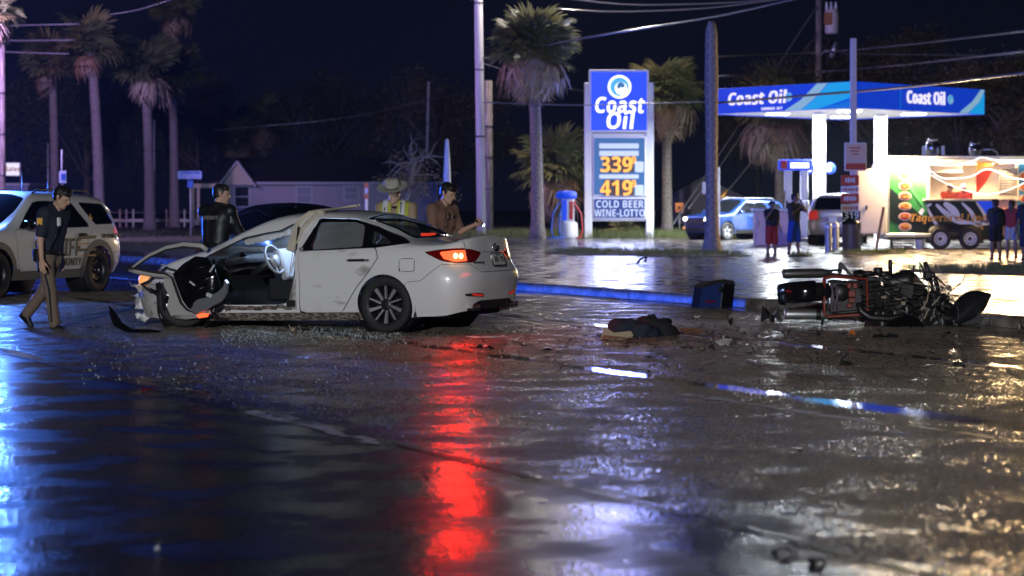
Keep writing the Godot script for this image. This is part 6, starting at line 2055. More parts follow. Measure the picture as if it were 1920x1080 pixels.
	# wheels and arch
	var arch := Shape.new()
	arch.soft()
	arch.prism(pv([1.15, 0.20, 1.20, 0.45, 1.32, 0.68, 1.50, 0.78, 2.62, 0.78, 2.82, 0.68, 2.93, 0.45, 2.98, 0.20, 2.86, 0.20, 2.0, 0.3, 1.26, 0.20]), 0.05, Transform3D(Basis(), Vector3(0, 0, 0.01)))
	put("wheel_arch", arch.mesh(), M.black_plastic, o)
	for x in [1.61, 2.54]:
		var w := wheel("wheel", o, Vector3(x, 0.33, 0.03), 0.33, 0.205, 0.22, "trailer", 1.0)
	put("axle_beam", box_mesh(Vector3(1.2, 0.1, 1.6), 0.02, Vector3(2.07, 0.33, -1.1)), M.dark_metal, o)
	for x in [0.15, 1.0, 3.4, 5.4]:
		put("jack_leg", box_mesh(Vector3(0.08, 0.36, 0.08), 0.01, Vector3(x, 0.20, -0.25)), M.dark_metal, o)
	# rear door swung open to the left
	var door := Node3D.new()
	door.name = "rear_door"
	o.add_child(door, true)
	door.transform = Transform3D(Basis(Vector3.UP, 0.12), Vector3(-0.02, 0, 0.05))
	put("leaf", box_mesh(Vector3(0.96, 2.02, 0.05), 0.02, Vector3(-0.50, 1.50, 0)), M.cream_wall, door)
	put("latch", box_mesh(Vector3(0.05, 0.14, 0.04), 0.01, Vector3(-0.68, 1.30, 0.04)), M.dark_metal, door)
	put("hinge", box_mesh(Vector3(0.05, 0.10, 0.05), 0.01, Vector3(-0.03, 2.2, 0.0)), M.brushed, door)
	put("corner_cap", prism_mesh(pv([-0.42, 2.56, -0.30, 2.82, 0.02, 2.86, 0.02, 2.52]), 0.5, Transform3D(Basis(), Vector3(0, 0, -0.35))), M.sign_white_paint, o)
	# roof vents
	for q in [[1.53, 0.21, 0.62], [2.87, 0.19, 0.50]]:
		put("roof_vent", lathe_mesh([[q[1] * 0.75, top], [q[1] * 0.75, top + 0.14], [q[1], top + 0.16], [q[1], top + q[2] * 0.75], [q[1] * 0.8, top + q[2] * 0.8], [q[1] * 0.8, top + q[2]], [q[1] * 0.86, top + q[2]], [q[1] * 0.5, top + q[2] + 0.03], [0.0, top + q[2] + 0.03]], 20, Transform3D(Basis(), Vector3(q[0], 0, -0.7))), M.chrome, o)
	put("flue", tube_mesh([Vector3(3.0, top + 0.28, -0.7), Vector3(3.4, top + 0.30, -0.7), Vector3(3.55, top + 0.22, -0.7), Vector3(3.6, top + 0.1, -0.7)], 0.035, 7), M.brushed, o)
	put("vent_bracket", box_mesh(Vector3(0.10, 0.40, 0.10), 0.02, Vector3(1.22, top + 0.2, -0.5)), M.sign_white_paint, o)
	put("vent_bracket", box_mesh(Vector3(0.10, 0.40, 0.10), 0.02, Vector3(1.82, top + 0.2, -0.5)), M.sign_white_paint, o)
	# plank leaning on the corner
	var pl := Shape.new()
	pl.box(Vector3.ZERO, Vector3(0.09, 1.35, 0.04), Basis(Vector3.BACK, -0.18), 0.01)
	solo("leaning_plank", pl.mesh(), M.wood, "brown plank leaning against the corner of the food trailer", "plank", o.position + Vector3(-0.30, 0.66, 0.28))
	# things stowed underneath
	rng.seed = 19
	var stow := [["bucket", 1.05, 0.16, "white plastic bucket lying under the food trailer by its wheel"], ["crate", 0.35, 0.18, "brown crate under the left end of the food trailer"], ["crate", 0.70, 0.17, "second crate under the food trailer, between bucket and left crate"]]
	for q in stow:
		if q[0] == "bucket":
			solo("bucket", lathe_mesh([[0.0, 0.0], [0.13, 0.0], [0.16, 0.30], [0.17, 0.31], [0.15, 0.30], [0.0, 0.04]], 16), M.sign_white_paint, q[3], "bucket", o.position + Vector3(q[1], 0.0, -0.3))
		else:
			var b := Shape.new()
			b.box(Vector3(0, 0.03, 0), Vector3(0.26, 0.06, 0.3), Basis(), 0.01)
			for i in 3:
				b.box(Vector3(0, 0.10 + 0.08 * i, 0.14), Vector3(0.26, 0.055, 0.02), Basis(), 0.005)
				b.box(Vector3(0, 0.10 + 0.08 * i, -0.14), Vector3(0.26, 0.055, 0.02), Basis(), 0.005)
			solo("crate", b.mesh(), M.wood, q[3], "crate", o.position + Vector3(q[1], 0.0, -0.25), 0.1)
	# warm bulbs along the hatch
	var bulbs := thing("bulb_string", "string of round warm bulbs along the trailer's green panel and hatch", "string lights", o.position + Vector3(0, 2.5, 0.12))
	var wire := []
	for q in [[-0.05, 0.26], [0.28, 0.27], [0.55, 0.17], [0.88, -0.06], [1.17, -0.08]]:
		var p := Vector3(q[0], q[1], 0.05)
		wire.append(p + Vector3(0, 0.09, 0))
		var b := Shape.new()
		b.soft()
		b.ball(p, Vector3(0.085, 0.085, 0.085), 12)
		put("bulb", b.mesh(), M.bulb_glow, bulbs)
		var l := OmniLight3D.new()
		l.name = "bulb_light"
		l.light_color = Color(1.0, 0.86, 0.66)
		l.light_energy = 7.0
		l.light_size = 0.08
		l.omni_range = 120.0
		l.omni_attenuation = 2.0
		l.shadow_enabled = true
		bulbs.add_child(l, true)
		l.position = p
	put("cable", tube_mesh(wire, 0.012, 5), M.rubber, bulbs)
	# white LED ropes
	rope("white light rope sagging across the serving hatch, the lowest one", [Vector3(0.62, 2.83, 0.2), Vector3(1.25, 2.34, 0.25), Vector3(2.0, 1.95, 0.28), Vector3(2.9, 1.72, 0.28), Vector3(3.6, 1.82, 0.26), Vector3(4.5, 2.2, 0.2)], o)
	rope("white light rope along the trailer's roof edge above the hatch", [Vector3(0.95, 2.84, 0.2), Vector3(1.25, 2.66, 0.2), Vector3(2.0, 2.62, 0.2), Vector3(2.6, 2.75, 0.2), Vector3(2.9, 2.86, 0.16), Vector3(3.5, 2.76, 0.2), Vector3(4.6, 2.78, 0.2)], o)
	rope("white light rope looped from the hatch to the menu board", [Vector3(0.78, 2.84, 0.22), Vector3(1.5, 2.28, 0.3), Vector3(1.9, 2.20, 0.3), Vector3(2.5, 2.26, 0.3), Vector3(2.95, 2.48, 0.28), Vector3(3.25, 2.45, 0.26), Vector3(3.8, 2.22, 0.24), Vector3(4.5, 2.16, 0.2)], o)
	# red cloth hung in the hatch
	solo("red_pennant", prism_mesh(pv([0.0, 0.05, 0.55, 0.16, 0.28, -0.30, 0.02, -0.62]), 0.02), M.red_cloth, "red three-cornered cloth hanging in the serving hatch", "pennant", o.position + Vector3(2.72, 2.35, 0.10))
	solo("yellow_pennant", prism_mesh(pv([0.0, 0.0, 0.5, 0.02, 0.48, -0.12, 0.2, -0.16, 0.02, -0.30]), 0.02), M.gold_cloth, "yellow bunting under the roof edge above the red cloth", "pennant", o.position + Vector3(2.74, 2.72, 0.06))

func _ribbon(a: Array, w: float, z: float) -> ArrayMesh:
	var pts := []
	for i in range(0, a.size(), 2):
		pts.append(Vector3(a[i], a[i + 1], z))
	var fine := []
	for i in pts.size() - 1:
		for k in 6:
			fine.append((pts[i] as Vector3).cubic_interpolate(pts[i + 1], pts[maxi(i - 1, 0)], pts[mini(i + 2, pts.size() - 1)], k / 6.0))
	fine.append(pts[pts.size() - 1])
	var rows := []
	for i in fine.size():
		var d: Vector3 = (fine[mini(i + 1, fine.size() - 1)] - fine[maxi(i - 1, 0)]).normalized()
		var n := Vector3(-d.y, d.x, 0) * w * (0.5 + 0.8 * sin(PI * (i + 0.5) / fine.size()))
		rows.append([fine[i] - n, fine[i] + n])
	return cloth(rows)

func dish(o: Node3D, c: Vector3, i: int) -> void:
	var d := Node3D.new()
	d.name = "dish_picture"
	o.add_child(d, true)
	d.position = c
	put("plate", prism_mesh(_oval(0.205, 0.135), 0.012), M.dish_rim, d)
	put("food", prism_mesh(_oval(0.155, 0.10), 0.012, Transform3D(Basis(), Vector3(0, 0, 0.006))), M.dish_red if i % 3 == 2 else (M.dish_orange if i % 2 == 0 else M.dish_brown), d)
	for k in 4:
		put("morsel", prism_mesh(_oval(0.045, 0.035), 0.012, Transform3D(Basis(), Vector3(-0.08 + 0.055 * k, 0.03 * sin(k * 2.3 + i), 0.012))), M.dish_red if k % 2 == 0 else M.gold_paint, d)

func _oval(a: float, b: float) -> PackedVector2Array:
	var p := PackedVector2Array()
	for i in 20:
		p.append(Vector2(cos(TAU * i / 20) * a, sin(TAU * i / 20) * b))
	return p

func rope(label: String, pts: Array, o: Node3D) -> void:
	var fine := []
	for i in pts.size() - 1:
		for k in 8:
			fine.append((pts[i] as Vector3).cubic_interpolate(pts[i + 1], pts[maxi(i - 1, 0)], pts[mini(i + 2, pts.size() - 1)], k / 8.0))
	fine.append(pts[pts.size() - 1])
	var t := thing("light_rope", label, "string lights", o.position, 0.0, "white light ropes on the food trailer")
	put("sleeve", tube_mesh(fine, 0.012, 6), M.rope_sleeve, t)
	var b := Shape.new()
	b.soft()
	for i in fine.size() - 1:
		for k in 2:
			var p: Vector3 = (fine[i] as Vector3).lerp(fine[i + 1], 0.25 + 0.5 * k)
			b.ball(p + Vector3(0, 0, 0.012), Vector3(0.019, 0.019, 0.016), 6)
	var q := put("diode_lights", b.mesh(), M.rope_glow, t)
	q.set_meta("kind", "stuff")

# ---------------------------------------------------------------- far houses, fence, small signs
func build_far() -> void:
	var z := 120.0
	var hb := on_land(415.0, z)
	var h := thing("bungalow", "low bungalow with pale clapboard wall and a small gabled porch", "house", hb)
	var k := z / FOCAL
	var w := 12.2
	var top := (425.0 - 348.0) * k
	put("wall", box_mesh(Vector3(w, top, 7.0), 0.02, Vector3(w * 0.5, top * 0.5, -3.5)), M.house_wall, h)
	for i in 12:
		put("clapboard", box_mesh(Vector3(w, 0.02, 0.02), 0.0, Vector3(w * 0.5, 0.2 + 0.18 * i, 0.012)), M.house_wall, h)
	var rf := Shape.new()
	rf.prism(pv([0.5, 0.0, -8.0, 0.0, -8.0, 0.06, -3.75, 1.6, 0.5, 0.10]), w + 0.6, Transform3D(Basis(Vector3(0, 0, 1), Vector3.UP, Vector3(-1, 0, 0)), Vector3(w * 0.5, top, 0)))
	var roof := put("roof", rf.mesh(), M.dark_roof, h)
	put("fascia_board", box_mesh(Vector3(w + 0.6, 0.14, 0.05), 0.01, Vector3(w * 0.5, top + 0.05, 0.53)), M.house_trim, roof)
	for q in [[440.0, 468.0, 352.0, 391.0], [556.0, 585.0, 352.0, 384.0], [645.0, 672.0, 352.0, 378.0]]:
		var x0: float = (q[0] - 415.0) * k
		var x1: float = (q[1] - 415.0) * k
		var y0: float = (425.0 - q[3]) * k
		var y1: float = (425.0 - q[2]) * k
		var win := Node3D.new()
		win.name = "window"
		h.add_child(win, true)
		win.position = Vector3((x0 + x1) * 0.5, (y0 + y1) * 0.5, 0.0)
		var fr := Shape.new()
		for e in [[0, 1], [0, -1]]:
			fr.box(Vector3(0, e[1] * (y1 - y0) * 0.5, 0.03), Vector3(x1 - x0 + 0.1, 0.10, 0.08))
			fr.box(Vector3(e[1] * (x1 - x0) * 0.5, 0, 0.032), Vector3(0.10, y1 - y0 - 0.1, 0.076))
		put("frame", fr.mesh(), M.house_trim, win)
		put("sash_bar", box_mesh(Vector3(x1 - x0 - 0.1, 0.05, 0.05), 0.0, Vector3(0, 0, 0.03)), M.house_trim, win)
		put("pane", box_mesh(Vector3(x1 - x0 - 0.1, y1 - y0 - 0.1, 0.02), 0.0, Vector3(0, 0, 0.012)), M.night_pane if q[0] < 500.0 else M.blind_grey, win)
	# gabled porch at the left end
	var gx := (447.0 - 415.0) * k
	var gy := (425.0 - 350.0) * k
	var gab := put("porch_gable", prism_mesh(pv([-0.85, gy, 0.0, gy + 1.22, 0.95, gy]), 0.5, Transform3D(Basis(), Vector3(gx + 0.1, 0, 0.85))), M.house_cream, h)
	for s in [-1.0, 1.0]:
		var b := Shape.new()
		b.box(Vector3(gx + 0.1 + s * 0.52, gy + 0.62, 0.98), Vector3(1.75, 0.10, 0.9), Basis(Vector3.BACK, -s * 0.93), 0.01)
		put("porch_rafter", b.mesh(), M.house_trim, gab)
	put("porch_beam", box_mesh(Vector3(2.1, 0.28, 0.3), 0.02, Vector3(-0.75, (425.0 - 351.0) * k, 1.0)), M.house_cream, h)
	put("porch_roof", box_mesh(Vector3(2.2, 0.08, 1.4), 0.01, Vector3(-0.75, (425.0 - 346.0) * k, 0.55)), M.dark_roof, h)
	for x in [-1.45, -1.15, 0.05, 0.38]:
		put("porch_post", box_mesh(Vector3(0.16 if x < 0.2 else 0.26, top - 0.1, 0.16), 0.02, Vector3(x, (top - 0.1) * 0.5, 0.95)), M.house_cream, h)
	put("porch_floor", box_mesh(Vector3(2.6, 0.22, 1.5), 0.02, Vector3(-0.6, 0.11, 0.7)), M.kerb_concrete, h)
	# building with a lit sign at the left edge
	var sh := thing("shop_building", "blue lit flat roofed shop at the left edge of the picture", "shop", on_land(-60.0, 112.0))
	put("wall", box_mesh(Vector3(3.3, 2.2, 5.0), 0.02, Vector3(1.5, 1.1, -2.5)), M.shop_wall, sh)
	put("roof", box_mesh(Vector3(3.5, 0.12, 5.2), 0.02, Vector3(1.5, 2.26, -2.5)), M.house_trim, sh)
	put("window", box_mesh(Vector3(1.0, 1.0, 0.06), 0.0, Vector3(1.0, 1.2, 0.01)), M.night_pane, sh)
	put("awning_rail", box_mesh(Vector3(2.4, 0.10, 0.5), 0.02, Vector3(1.9, 1.65, 0.25)), M.house_trim, sh)
	put("door", box_mesh(Vector3(0.8, 1.6, 0.05), 0.01, Vector3(2.5, 0.8, 0.02)), M.house_trim, sh)
	var ss := thing("lit_sign", "small white lit box sign reading Sales at the left edge", "sign", on_land(25.0, 104.0))
	put("post", box_mesh(Vector3(0.1, 2.9, 0.1), 0.01, Vector3(0.36, 1.45, -0.1)), M.dark_metal, ss)
	put("box", box_mesh(Vector3(0.70, 0.66, 0.22), 0.03, Vector3(0, 2.95, 0)), M.sign_white, ss)
	put("lit_face", box_mesh(Vector3(0.62, 0.58, 0.02), 0.0, Vector3(0, 2.95, 0.115)), M.box_glow, ss)
	words("sign_letters", "Sales", 0.24, M.red_paint, ss, Transform3D(Basis(), Vector3(0, 2.96, 0.13)), 0.008)
	# street name sign
	var kn := thing("street_name_sign", "blue street name sign reading Kingston on a thin post", "street sign", on_land(357.0, 88.0))
	put("post", tube_mesh([Vector3(0.02, 0, 0), Vector3(0, 2.35, 0)], 0.035, 8), M.steel_grey, kn)
	put("blade", prism_mesh(rounded(1.0, 0.34, 0.05), 0.03, Transform3D(Basis(), Vector3(-0.02, 2.52, 0.03))), M.street_blue, kn)
	put("blade_border", prism_mesh(rounded(0.96, 0.30, 0.04), 0.004, Transform3D(Basis(), Vector3(-0.02, 2.52, 0.048))), M.sign_pale_paint, kn)
	put("blade_field", prism_mesh(rounded(0.92, 0.26, 0.035), 0.004, Transform3D(Basis(), Vector3(-0.02, 2.52, 0.053))), M.street_blue, kn)
	words("blade_letters", "Kingston", 0.22, M.sign_pale_paint, kn, Transform3D(Basis(), Vector3(-0.02, 2.515, 0.06)), 0.006, true, "Droid Serif", 0.15, 0.8)
	put("small_plate", box_mesh(Vector3(0.24, 0.30, 0.02), 0.01, Vector3(0.0, 2.15, 0.04)), M.street_blue, kn)
	# route sign
	var rs := thing("route_sign", "small white and blue bus stop sign left of the palms", "sign", on_land(118.0, 78.0))
	put("post", tube_mesh([Vector3.ZERO, Vector3(0, 2.1, 0)], 0.03, 8), M.steel_grey, rs)
	put("whip", tube_mesh([Vector3(-0.05, 2.0, 0), Vector3(-0.04, 3.35, 0)], 0.025, 6), M.sign_pale_paint, rs)
	put("plate", box_mesh(Vector3(0.26, 0.44, 0.02), 0.01, Vector3(0.0, 2.35, 0.04)), M.sign_pale_paint, rs)
	put("plate_mark", box_mesh(Vector3(0.16, 0.22, 0.01), 0.0, Vector3(0.03, 2.36, 0.056)), M.street_blue, rs)
	# delineator beside the trooper
	var dm := thing("marker_post", "orange and white striped marker post behind the sedan", "marker post", on_land(687.0, 80.0))
	put("post", tube_mesh([Vector3.ZERO, Vector3(0, 1.55, 0)], 0.05, 8), M.sign_pale_paint, dm)
	put("marker_head", prism_mesh(rounded(0.16, 0.62, 0.07), 0.04, Transform3D(Basis(), Vector3(0, 1.85, 0.0))), M.orange_paint, dm)
	put("marker_band", prism_mesh(rounded(0.13, 0.2, 0.03), 0.01, Transform3D(Basis(), Vector3(0, 1.85, 0.025))), M.sign_pale_paint, dm)
	# low rail fence under the palms
	var fe := thing("rail_fence", "low wooden rail fence with pale posts under the left palms", "fence", on_land(205.0, 112.0))
	var fk := 112.0 / FOCAL
	put("rail", box_mesh(Vector3(5.2, 0.16, 0.08), 0.01, Vector3(2.3, 0.36, 0)), M.fence_pale, fe)
	put("rail", box_mesh(Vector3(5.2, 0.05, 0.05), 0.01, Vector3(2.3, 0.78, -0.06)), M.fence_dark, fe)
	for x in [225.0, 237.0, 250.0, 312.0, 346.0, 205.0, 362.0]:
		put("post", box_mesh(Vector3(0.09, 0.95, 0.09), 0.01, Vector3((x - 205.0) * fk, 0.48, 0.0)), M.fence_pale, fe)
	# bungalow behind the price pylon
	var g2 := thing("gabled_house", "dark gabled house behind the blue crossover", "house", on_land(1256.0, 125.0))
	put("wall", box_mesh(Vector3(4.2, 1.5, 6.0), 0.02, Vector3(2.1, 0.75, -3.0)), M.house_wall, g2)
	put("gable", prism_mesh(pv([-0.2, 1.5, 1.9, 2.55, 4.4, 1.5]), 0.1, Transform3D(Basis(), Vector3(0, 0, 0.0))), M.house_wall, g2)
	for s in [[-0.3, 1.45, 1.9, 2.66], [1.9, 2.66, 4.5, 1.45]]:
		put("roof_edge", tube_mesh([Vector3(s[0], s[1], 0.2), Vector3(s[2], s[3], 0.2)], 0.09, 6), M.house_trim, g2)
	var r2 := Shape.new()
	r2.quad(Vector3(-0.3, 1.45, 0.2), Vector3(1.9, 2.66, 0.2), Vector3(1.9, 2.66, -6.2), Vector3(-0.3, 1.45, -6.2))
	r2.quad(Vector3(1.9, 2.66, 0.2), Vector3(4.5, 1.45, 0.2), Vector3(4.5, 1.45, -6.2), Vector3(1.9, 2.66, -6.2))
	put("roof", r2.mesh(), M.dark_roof, g2)
	# warning board on the verge beside the crossover
	var wb := thing("warning_board", "orange warning board with a black arrow beside the crossover", "sign", on_land(1274.0, 92.0))
	put("plate", box_mesh(Vector3(0.36, 0.42, 0.03), 0.01, Vector3(0, 1.15, 0)), M.orange_paint, wb)
	put("arrow", prism_mesh(pv([-0.1, -0.08, 0.1, 0.0, -0.1, 0.1, -0.04, 0.0]), 0.01, Transform3D(Basis(), Vector3(0, 1.15, 0.02))), M.gloss_black, wb)
	put("post", tube_mesh([Vector3.ZERO, Vector3(0, 1.0, 0)], 0.03, 6), M.steel_grey, wb)
	var ps := thing("small_white_sign", "small white sign on a pale post behind the bare palm trunk", "sign", on_land(1347.0, 78.0))
	put("post", box_mesh(Vector3(0.10, 2.7, 0.10), 0.01, Vector3(0, 1.35, 0)), M.sign_pale_paint, ps)
	put("plate", box_mesh(Vector3(0.6, 0.42, 0.03), 0.01, Vector3(-0.30, 1.95, 0.06)), M.sign_pale_paint, ps)

# ---------------------------------------------------------------- poles and wires
func pole_at(label: String, px: float, z: float, top_px: float, r: float, m: Material, lean_x := 0.0) -> Node3D:
	var b := on_land(px, z)
	var hgt := EYE + (HORIZON - top_px) / FOCAL * z - b.y
	var o := thing("utility_pole", label, "utility pole", b, 0.0, "poles beside the road")
	put("mast", tube_mesh([Vector3.ZERO, Vector3(lean_x * 0.5, hgt * 0.5, 0), Vector3(lean_x, hgt, 0)], [r, r * 0.92, r * 0.84], 12), m, o)
	for i in 3:
		put("band", tube_mesh([Vector3(lean_x * (0.3 + 0.2 * i), hgt * (0.3 + 0.2 * i), 0), Vector3(lean_x * (0.3 + 0.2 * i), hgt * (0.3 + 0.2 * i) + 0.06, 0)], r * 1.04, 12), M.dark_metal, o)
	return o

func build_poles() -> void:
	var p := pole_at("tall concrete utility pole rising out of the picture above the trooper", 903.0, 86.0, -180.0, 0.19, M.pole_grey, -0.18)
	put("cross_arm", box_mesh(Vector3(2.0, 0.12, 0.12), 0.02, Vector3(-0.6, 11.2, 0.1)), M.pole_wood, p)
	put("hardware", box_mesh(Vector3(0.18, 0.3, 0.2), 0.03, Vector3(-0.40, 9.7, 0.1)), M.brushed, p)
	# its lamp hangs over the lots above the picture
	put("lamp_arm", tube_mesh([Vector3(-0.15, 11.6, 0), Vector3(1.6, 12.3, 0.4), Vector3(3.4, 12.5, 0.9)], 0.06, 8), M.brushed, p)
	put("lamp_head", box_mesh(Vector3(0.8, 0.14, 0.4), 0.04, Vector3(3.7, 12.5, 0.95)), M.brushed, p)
	put("lamp_lens", box_mesh(Vector3(0.6, 0.04, 0.3), 0.005, Vector3(3.7, 12.41, 0.95)), glow("lens_mauve", Color(0.85, 0.70, 1.0), 40.0), p)
	var pl := SpotLight3D.new()
	pl.name = "pole_lamp_light"
	pl.light_color = Color(1.0, 0.95, 0.93)
	pl.light_energy = 130.0
	pl.light_size = 0.25
	pl.spot_angle = 82.0
	pl.spot_angle_attenuation = 0.5
	pl.spot_range = 200.0
	pl.spot_attenuation = 2.0
	pl.shadow_enabled = true
	p.add_child(pl)
	pl.transform = Transform3D(Basis.looking_at(Vector3(0, -1, 0.15), Vector3.RIGHT), Vector3(3.7, 12.36, 0.95))
	pole_at("shorter pole standing right beside the tall concrete utility pole", 916.0, 88.0, 151.0, 0.19, M.pole_wood)
	var t := pole_at("wooden pole with a grey transformer behind the blue canopy", 1535.0, 104.0, -160.0, 0.17, M.pole_wood)
	var tb := Shape.new()
	tb.soft()
	put("transformer_tank", lathe_mesh([[0.0, 9.55], [0.30, 9.55], [0.33, 9.65], [0.33, 10.6], [0.28, 10.72], [0.0, 10.76]], 18, Transform3D(Basis(), Vector3(0.60, 0, 0.2))), M.pole_pink, t)
	put("rusty_panel", box_mesh(Vector3(0.42, 0.62, 0.06), 0.02, Vector3(0.40, 10.25, 0.50)), M.rust, t)
	for i in 3:
		put("insulator", lathe_mesh([[0.06, 10.7], [0.07, 10.85], [0.04, 10.95], [0.06, 11.05], [0.0, 11.1]], 10, Transform3D(Basis(), Vector3(0.35 + 0.22 * i, 0, 0.25))), M.sign_pale_paint, t)
	put("lamp_bracket", tube_mesh([Vector3(0, 8.4, 0.1), Vector3(0.3, 8.75, 0.2), Vector3(0.62, 8.7, 0.25)], 0.03, 6), M.brushed, t)
	var lh := Shape.new()
	lh.soft()
	lh.tube([Vector3(0.55, 8.35, 0.25), Vector3(0.70, 8.75, 0.25), Vector3(0.86, 9.1, 0.25)], [0.12, 0.17, 0.14], 10)
	put("lamp_housing", lh.mesh(), M.brushed, t)
	put("cable_loop", tube_mesh([Vector3(0.1, 7.6, 0.2), Vector3(0.45, 7.3, 0.3), Vector3(0.7, 7.9, 0.3), Vector3(0.8, 8.5, 0.3)], 0.02, 5), M.rubber, t)
	pole_at("thin leaning far pole above the leafless tree", 797.0, 125.0, 153.0, 0.10, M.pole_grey, 0.22)
	var wp := pole_at("thick white stub pole with a tapered top behind the brown shirted officer", 838.0, 72.0, 340.0, 0.15, M.sign_pale_paint)
	put("taper", lathe_mesh([[0.128, 2.1], [0.13, 2.2], [0.10, 2.9], [0.06, 3.55], [0.0, 3.6]], 12), M.sign_pale_paint, wp)
	pole_at("thin dark pole between the two right hand left-side palms", 289.0, 118.0, 225.0, 0.06, M.steel_grey)
	pole_at("dark thick pole at the very left edge", 4.0, 84.0, 60.0, 0.13, M.pole_wood)
	pole_at("thin dark pole left of the first left palm", 90.0, 112.0, 268.0, 0.06, M.steel_grey)
	# wires: from pole to pole or out of the picture
	var ws := [
		["wire", "twisted wet cable crossing in front of the canopy fascia", [1345.0, 193.0, 70.0, 1500.0, 180.0, 70.0, 1700.0, 163.0, 66.0, 1930.0, 136.0, 60.0], 0.045],
		["wire", "wet cable running to the transformer pole, middle of three", [1345.0, 143.0, 90.0, 1535.0, 135.0, 104.0, 1700.0, 121.0, 88.0, 1930.0, 95.0, 72.0], 0.05],
		["wire", "wet cable running to the transformer pole, upper of three", [1345.0, 106.0, 96.0, 1540.0, 98.0, 104.0, 1700.0, 84.0, 88.0, 1930.0, 57.0, 72.0], 0.05],
		["wire", "thin cable level with the transformer lamp, running right", [1580.0, 101.0, 104.0, 1760.0, 103.0, 104.0, 1930.0, 104.0, 104.0], 0.025],
		["wire", "pink lit cable from the tall pole to the bare palm trunk", [905.0, 110.0, 86.0, 1100.0, 70.0, 78.0, 1330.0, 33.0, 68.0, 1480.0, 0.0, 62.0, 1600.0, -30.0, 60.0], 0.03],
		["wire", "upper of two sagging cables along the top edge", [1040.0, -6.0, 84.0, 1150.0, 7.0, 84.0, 1250.0, 9.0, 84.0, 1400.0, 3.0, 84.0, 1480.0, -8.0, 84.0], 0.03],
		["wire", "lower of two sagging cables along the top edge", [1040.0, 16.0, 84.0, 1150.0, 22.0, 84.0, 1300.0, 17.0, 84.0, 1420.0, 4.0, 84.0, 1500.0, -8.0, 84.0], 0.03],
		["wire", "thin cable passing behind the pylon sign's top", [905.0, 118.0, 90.0, 1060.0, 165.0, 94.0, 1200.0, 176.0, 100.0, 1345.0, 180.0, 104.0], 0.02],
		["wire", "thin cable passing across the pylon sign below the emblem", [905.0, 192.0, 80.0, 1100.0, 197.0, 80.0, 1345.0, 190.0, 76.0], 0.025],
		["wire", "faint cable over the bungalow roof", [400.0, 244.0, 122.0, 640.0, 222.0, 122.0, 800.0, 188.0, 125.0, 905.0, 165.0, 110.0], 0.03],
		["wire", "upper pale cable at the top left edge", [-20.0, 50.0, 95.0, 60.0, 47.0, 95.0, 150.0, 45.0, 95.0], 0.035],
		["wire", "middle pale cable at the top left edge", [-20.0, 76.0, 95.0, 60.0, 76.0, 95.0, 140.0, 75.0, 95.0], 0.035],
		["wire", "lower pale cable at the top left edge", [-20.0, 96.0, 95.0, 60.0, 99.0, 95.0, 130.0, 101.0, 95.0], 0.035],
		["wire", "thin cable rising to the palms at the top left", [200.0, 28.0, 100.0, 260.0, 18.0, 100.0, 330.0, -4.0, 100.0], 0.03],
		["guy_wire", "guy wire of the transformer pole ending on the verge, left one", [1262.0, 420.0, 90.0, 1335.0, 310.0, 95.0, 1390.0, 228.0, 99.0, 1534.0, 8.0, 104.0], 0.035],
		["guy_wire", "guy wire of the transformer pole beside the crossover's roof, middle one", [1290.0, 392.0, 91.0, 1345.0, 318.0, 95.0, 1390.0, 255.0, 98.0, 1534.0, 60.0, 104.0], 0.035],
		["guy_wire", "guy wire with a yellow sleeve above the crossover's roof", [1352.0, 372.0, 92.0, 1415.0, 296.0, 97.0, 1534.0, 140.0, 104.0], 0.035],
	]
	for w in ws:
		var a: Array = w[2]
		var pts := []
		for i in range(0, a.size(), 3):
			pts.append(at(a[i], a[i + 1], a[i + 2]))
		var fine := []
		for i in pts.size() - 1:
			for k in 5:
				fine.append((pts[i] as Vector3).cubic_interpolate(pts[i + 1], pts[maxi(i - 1, 0)], pts[mini(i + 2, pts.size() - 1)], k / 5.0))
		fine.append(pts[pts.size() - 1])
		solo(w[0], tube_mesh(fine, w[3], 6), M.wire, w[1], "cable", Vector3.ZERO, 0.0, "overhead cables")
	var ys := at(1357.0, 366.0, 92.3)
	solo("guy_sleeve", tube_mesh([at(1352.5, 371.0, 92.1), at(1362.0, 359.0, 92.8)], 0.075, 8), M.gold_paint, "yellow plastic sleeve on the guy wire above the crossover", "guy sleeve")
# ================================================================ palms and trees
func frond_mesh(kind: int) -> ArrayMesh:
	# a fan leaf on its stalk, one metre and a half long, growing along +x
	var b := Shape.new()
	rng.seed = 200 + kind
	var droop := 0.16 if kind < 2 else 0.5
	b.tube([Vector3.ZERO, Vector3(0.3, 0.02, 0), Vector3(0.55, -0.02 - droop * 0.1, 0)], [0.022, 0.016, 0.012], 4, false)
	var n := 19
	for i in n:
		var a := lerpf(-1.75, 1.75, i / float(n - 1)) + rng.randf_range(-0.06, 0.06)
		var len := (0.95 - 0.25 * absf(a) / 1.75) * rng.randf_range(0.8, 1.1)
		var d := Vector3(cos(a), 0, sin(a))
		var side := Vector3(-sin(a), 0.3, cos(a)) * 0.048
		var p0 := Vector3(0.52, -0.02, 0)
		var p1 := p0 + d * len * 0.5 + Vector3(0, -droop * 0.22 * len + 0.03 * (i % 2), 0)
		var p2 := p0 + d * len * (0.86 if kind < 2 else 0.74) + Vector3(0, -droop * len * rng.randf_range(0.6, 1.2), 0)
		var p3 := p2 + d * len * 0.14 + Vector3(0, -droop * len * rng.randf_range(0.5, 1.0), 0)
		b.quad(p0 - side * 0.3, p1 - side, p1 + side, p0 + side * 0.3)
		b.quad(p1 - side, p2 - side * 0.6, p2 + side * 0.6, p1 + side)
		b.tri(p2 - side * 0.6, p3, p2 + side * 0.6)
	return b.mesh()

var fronds := []

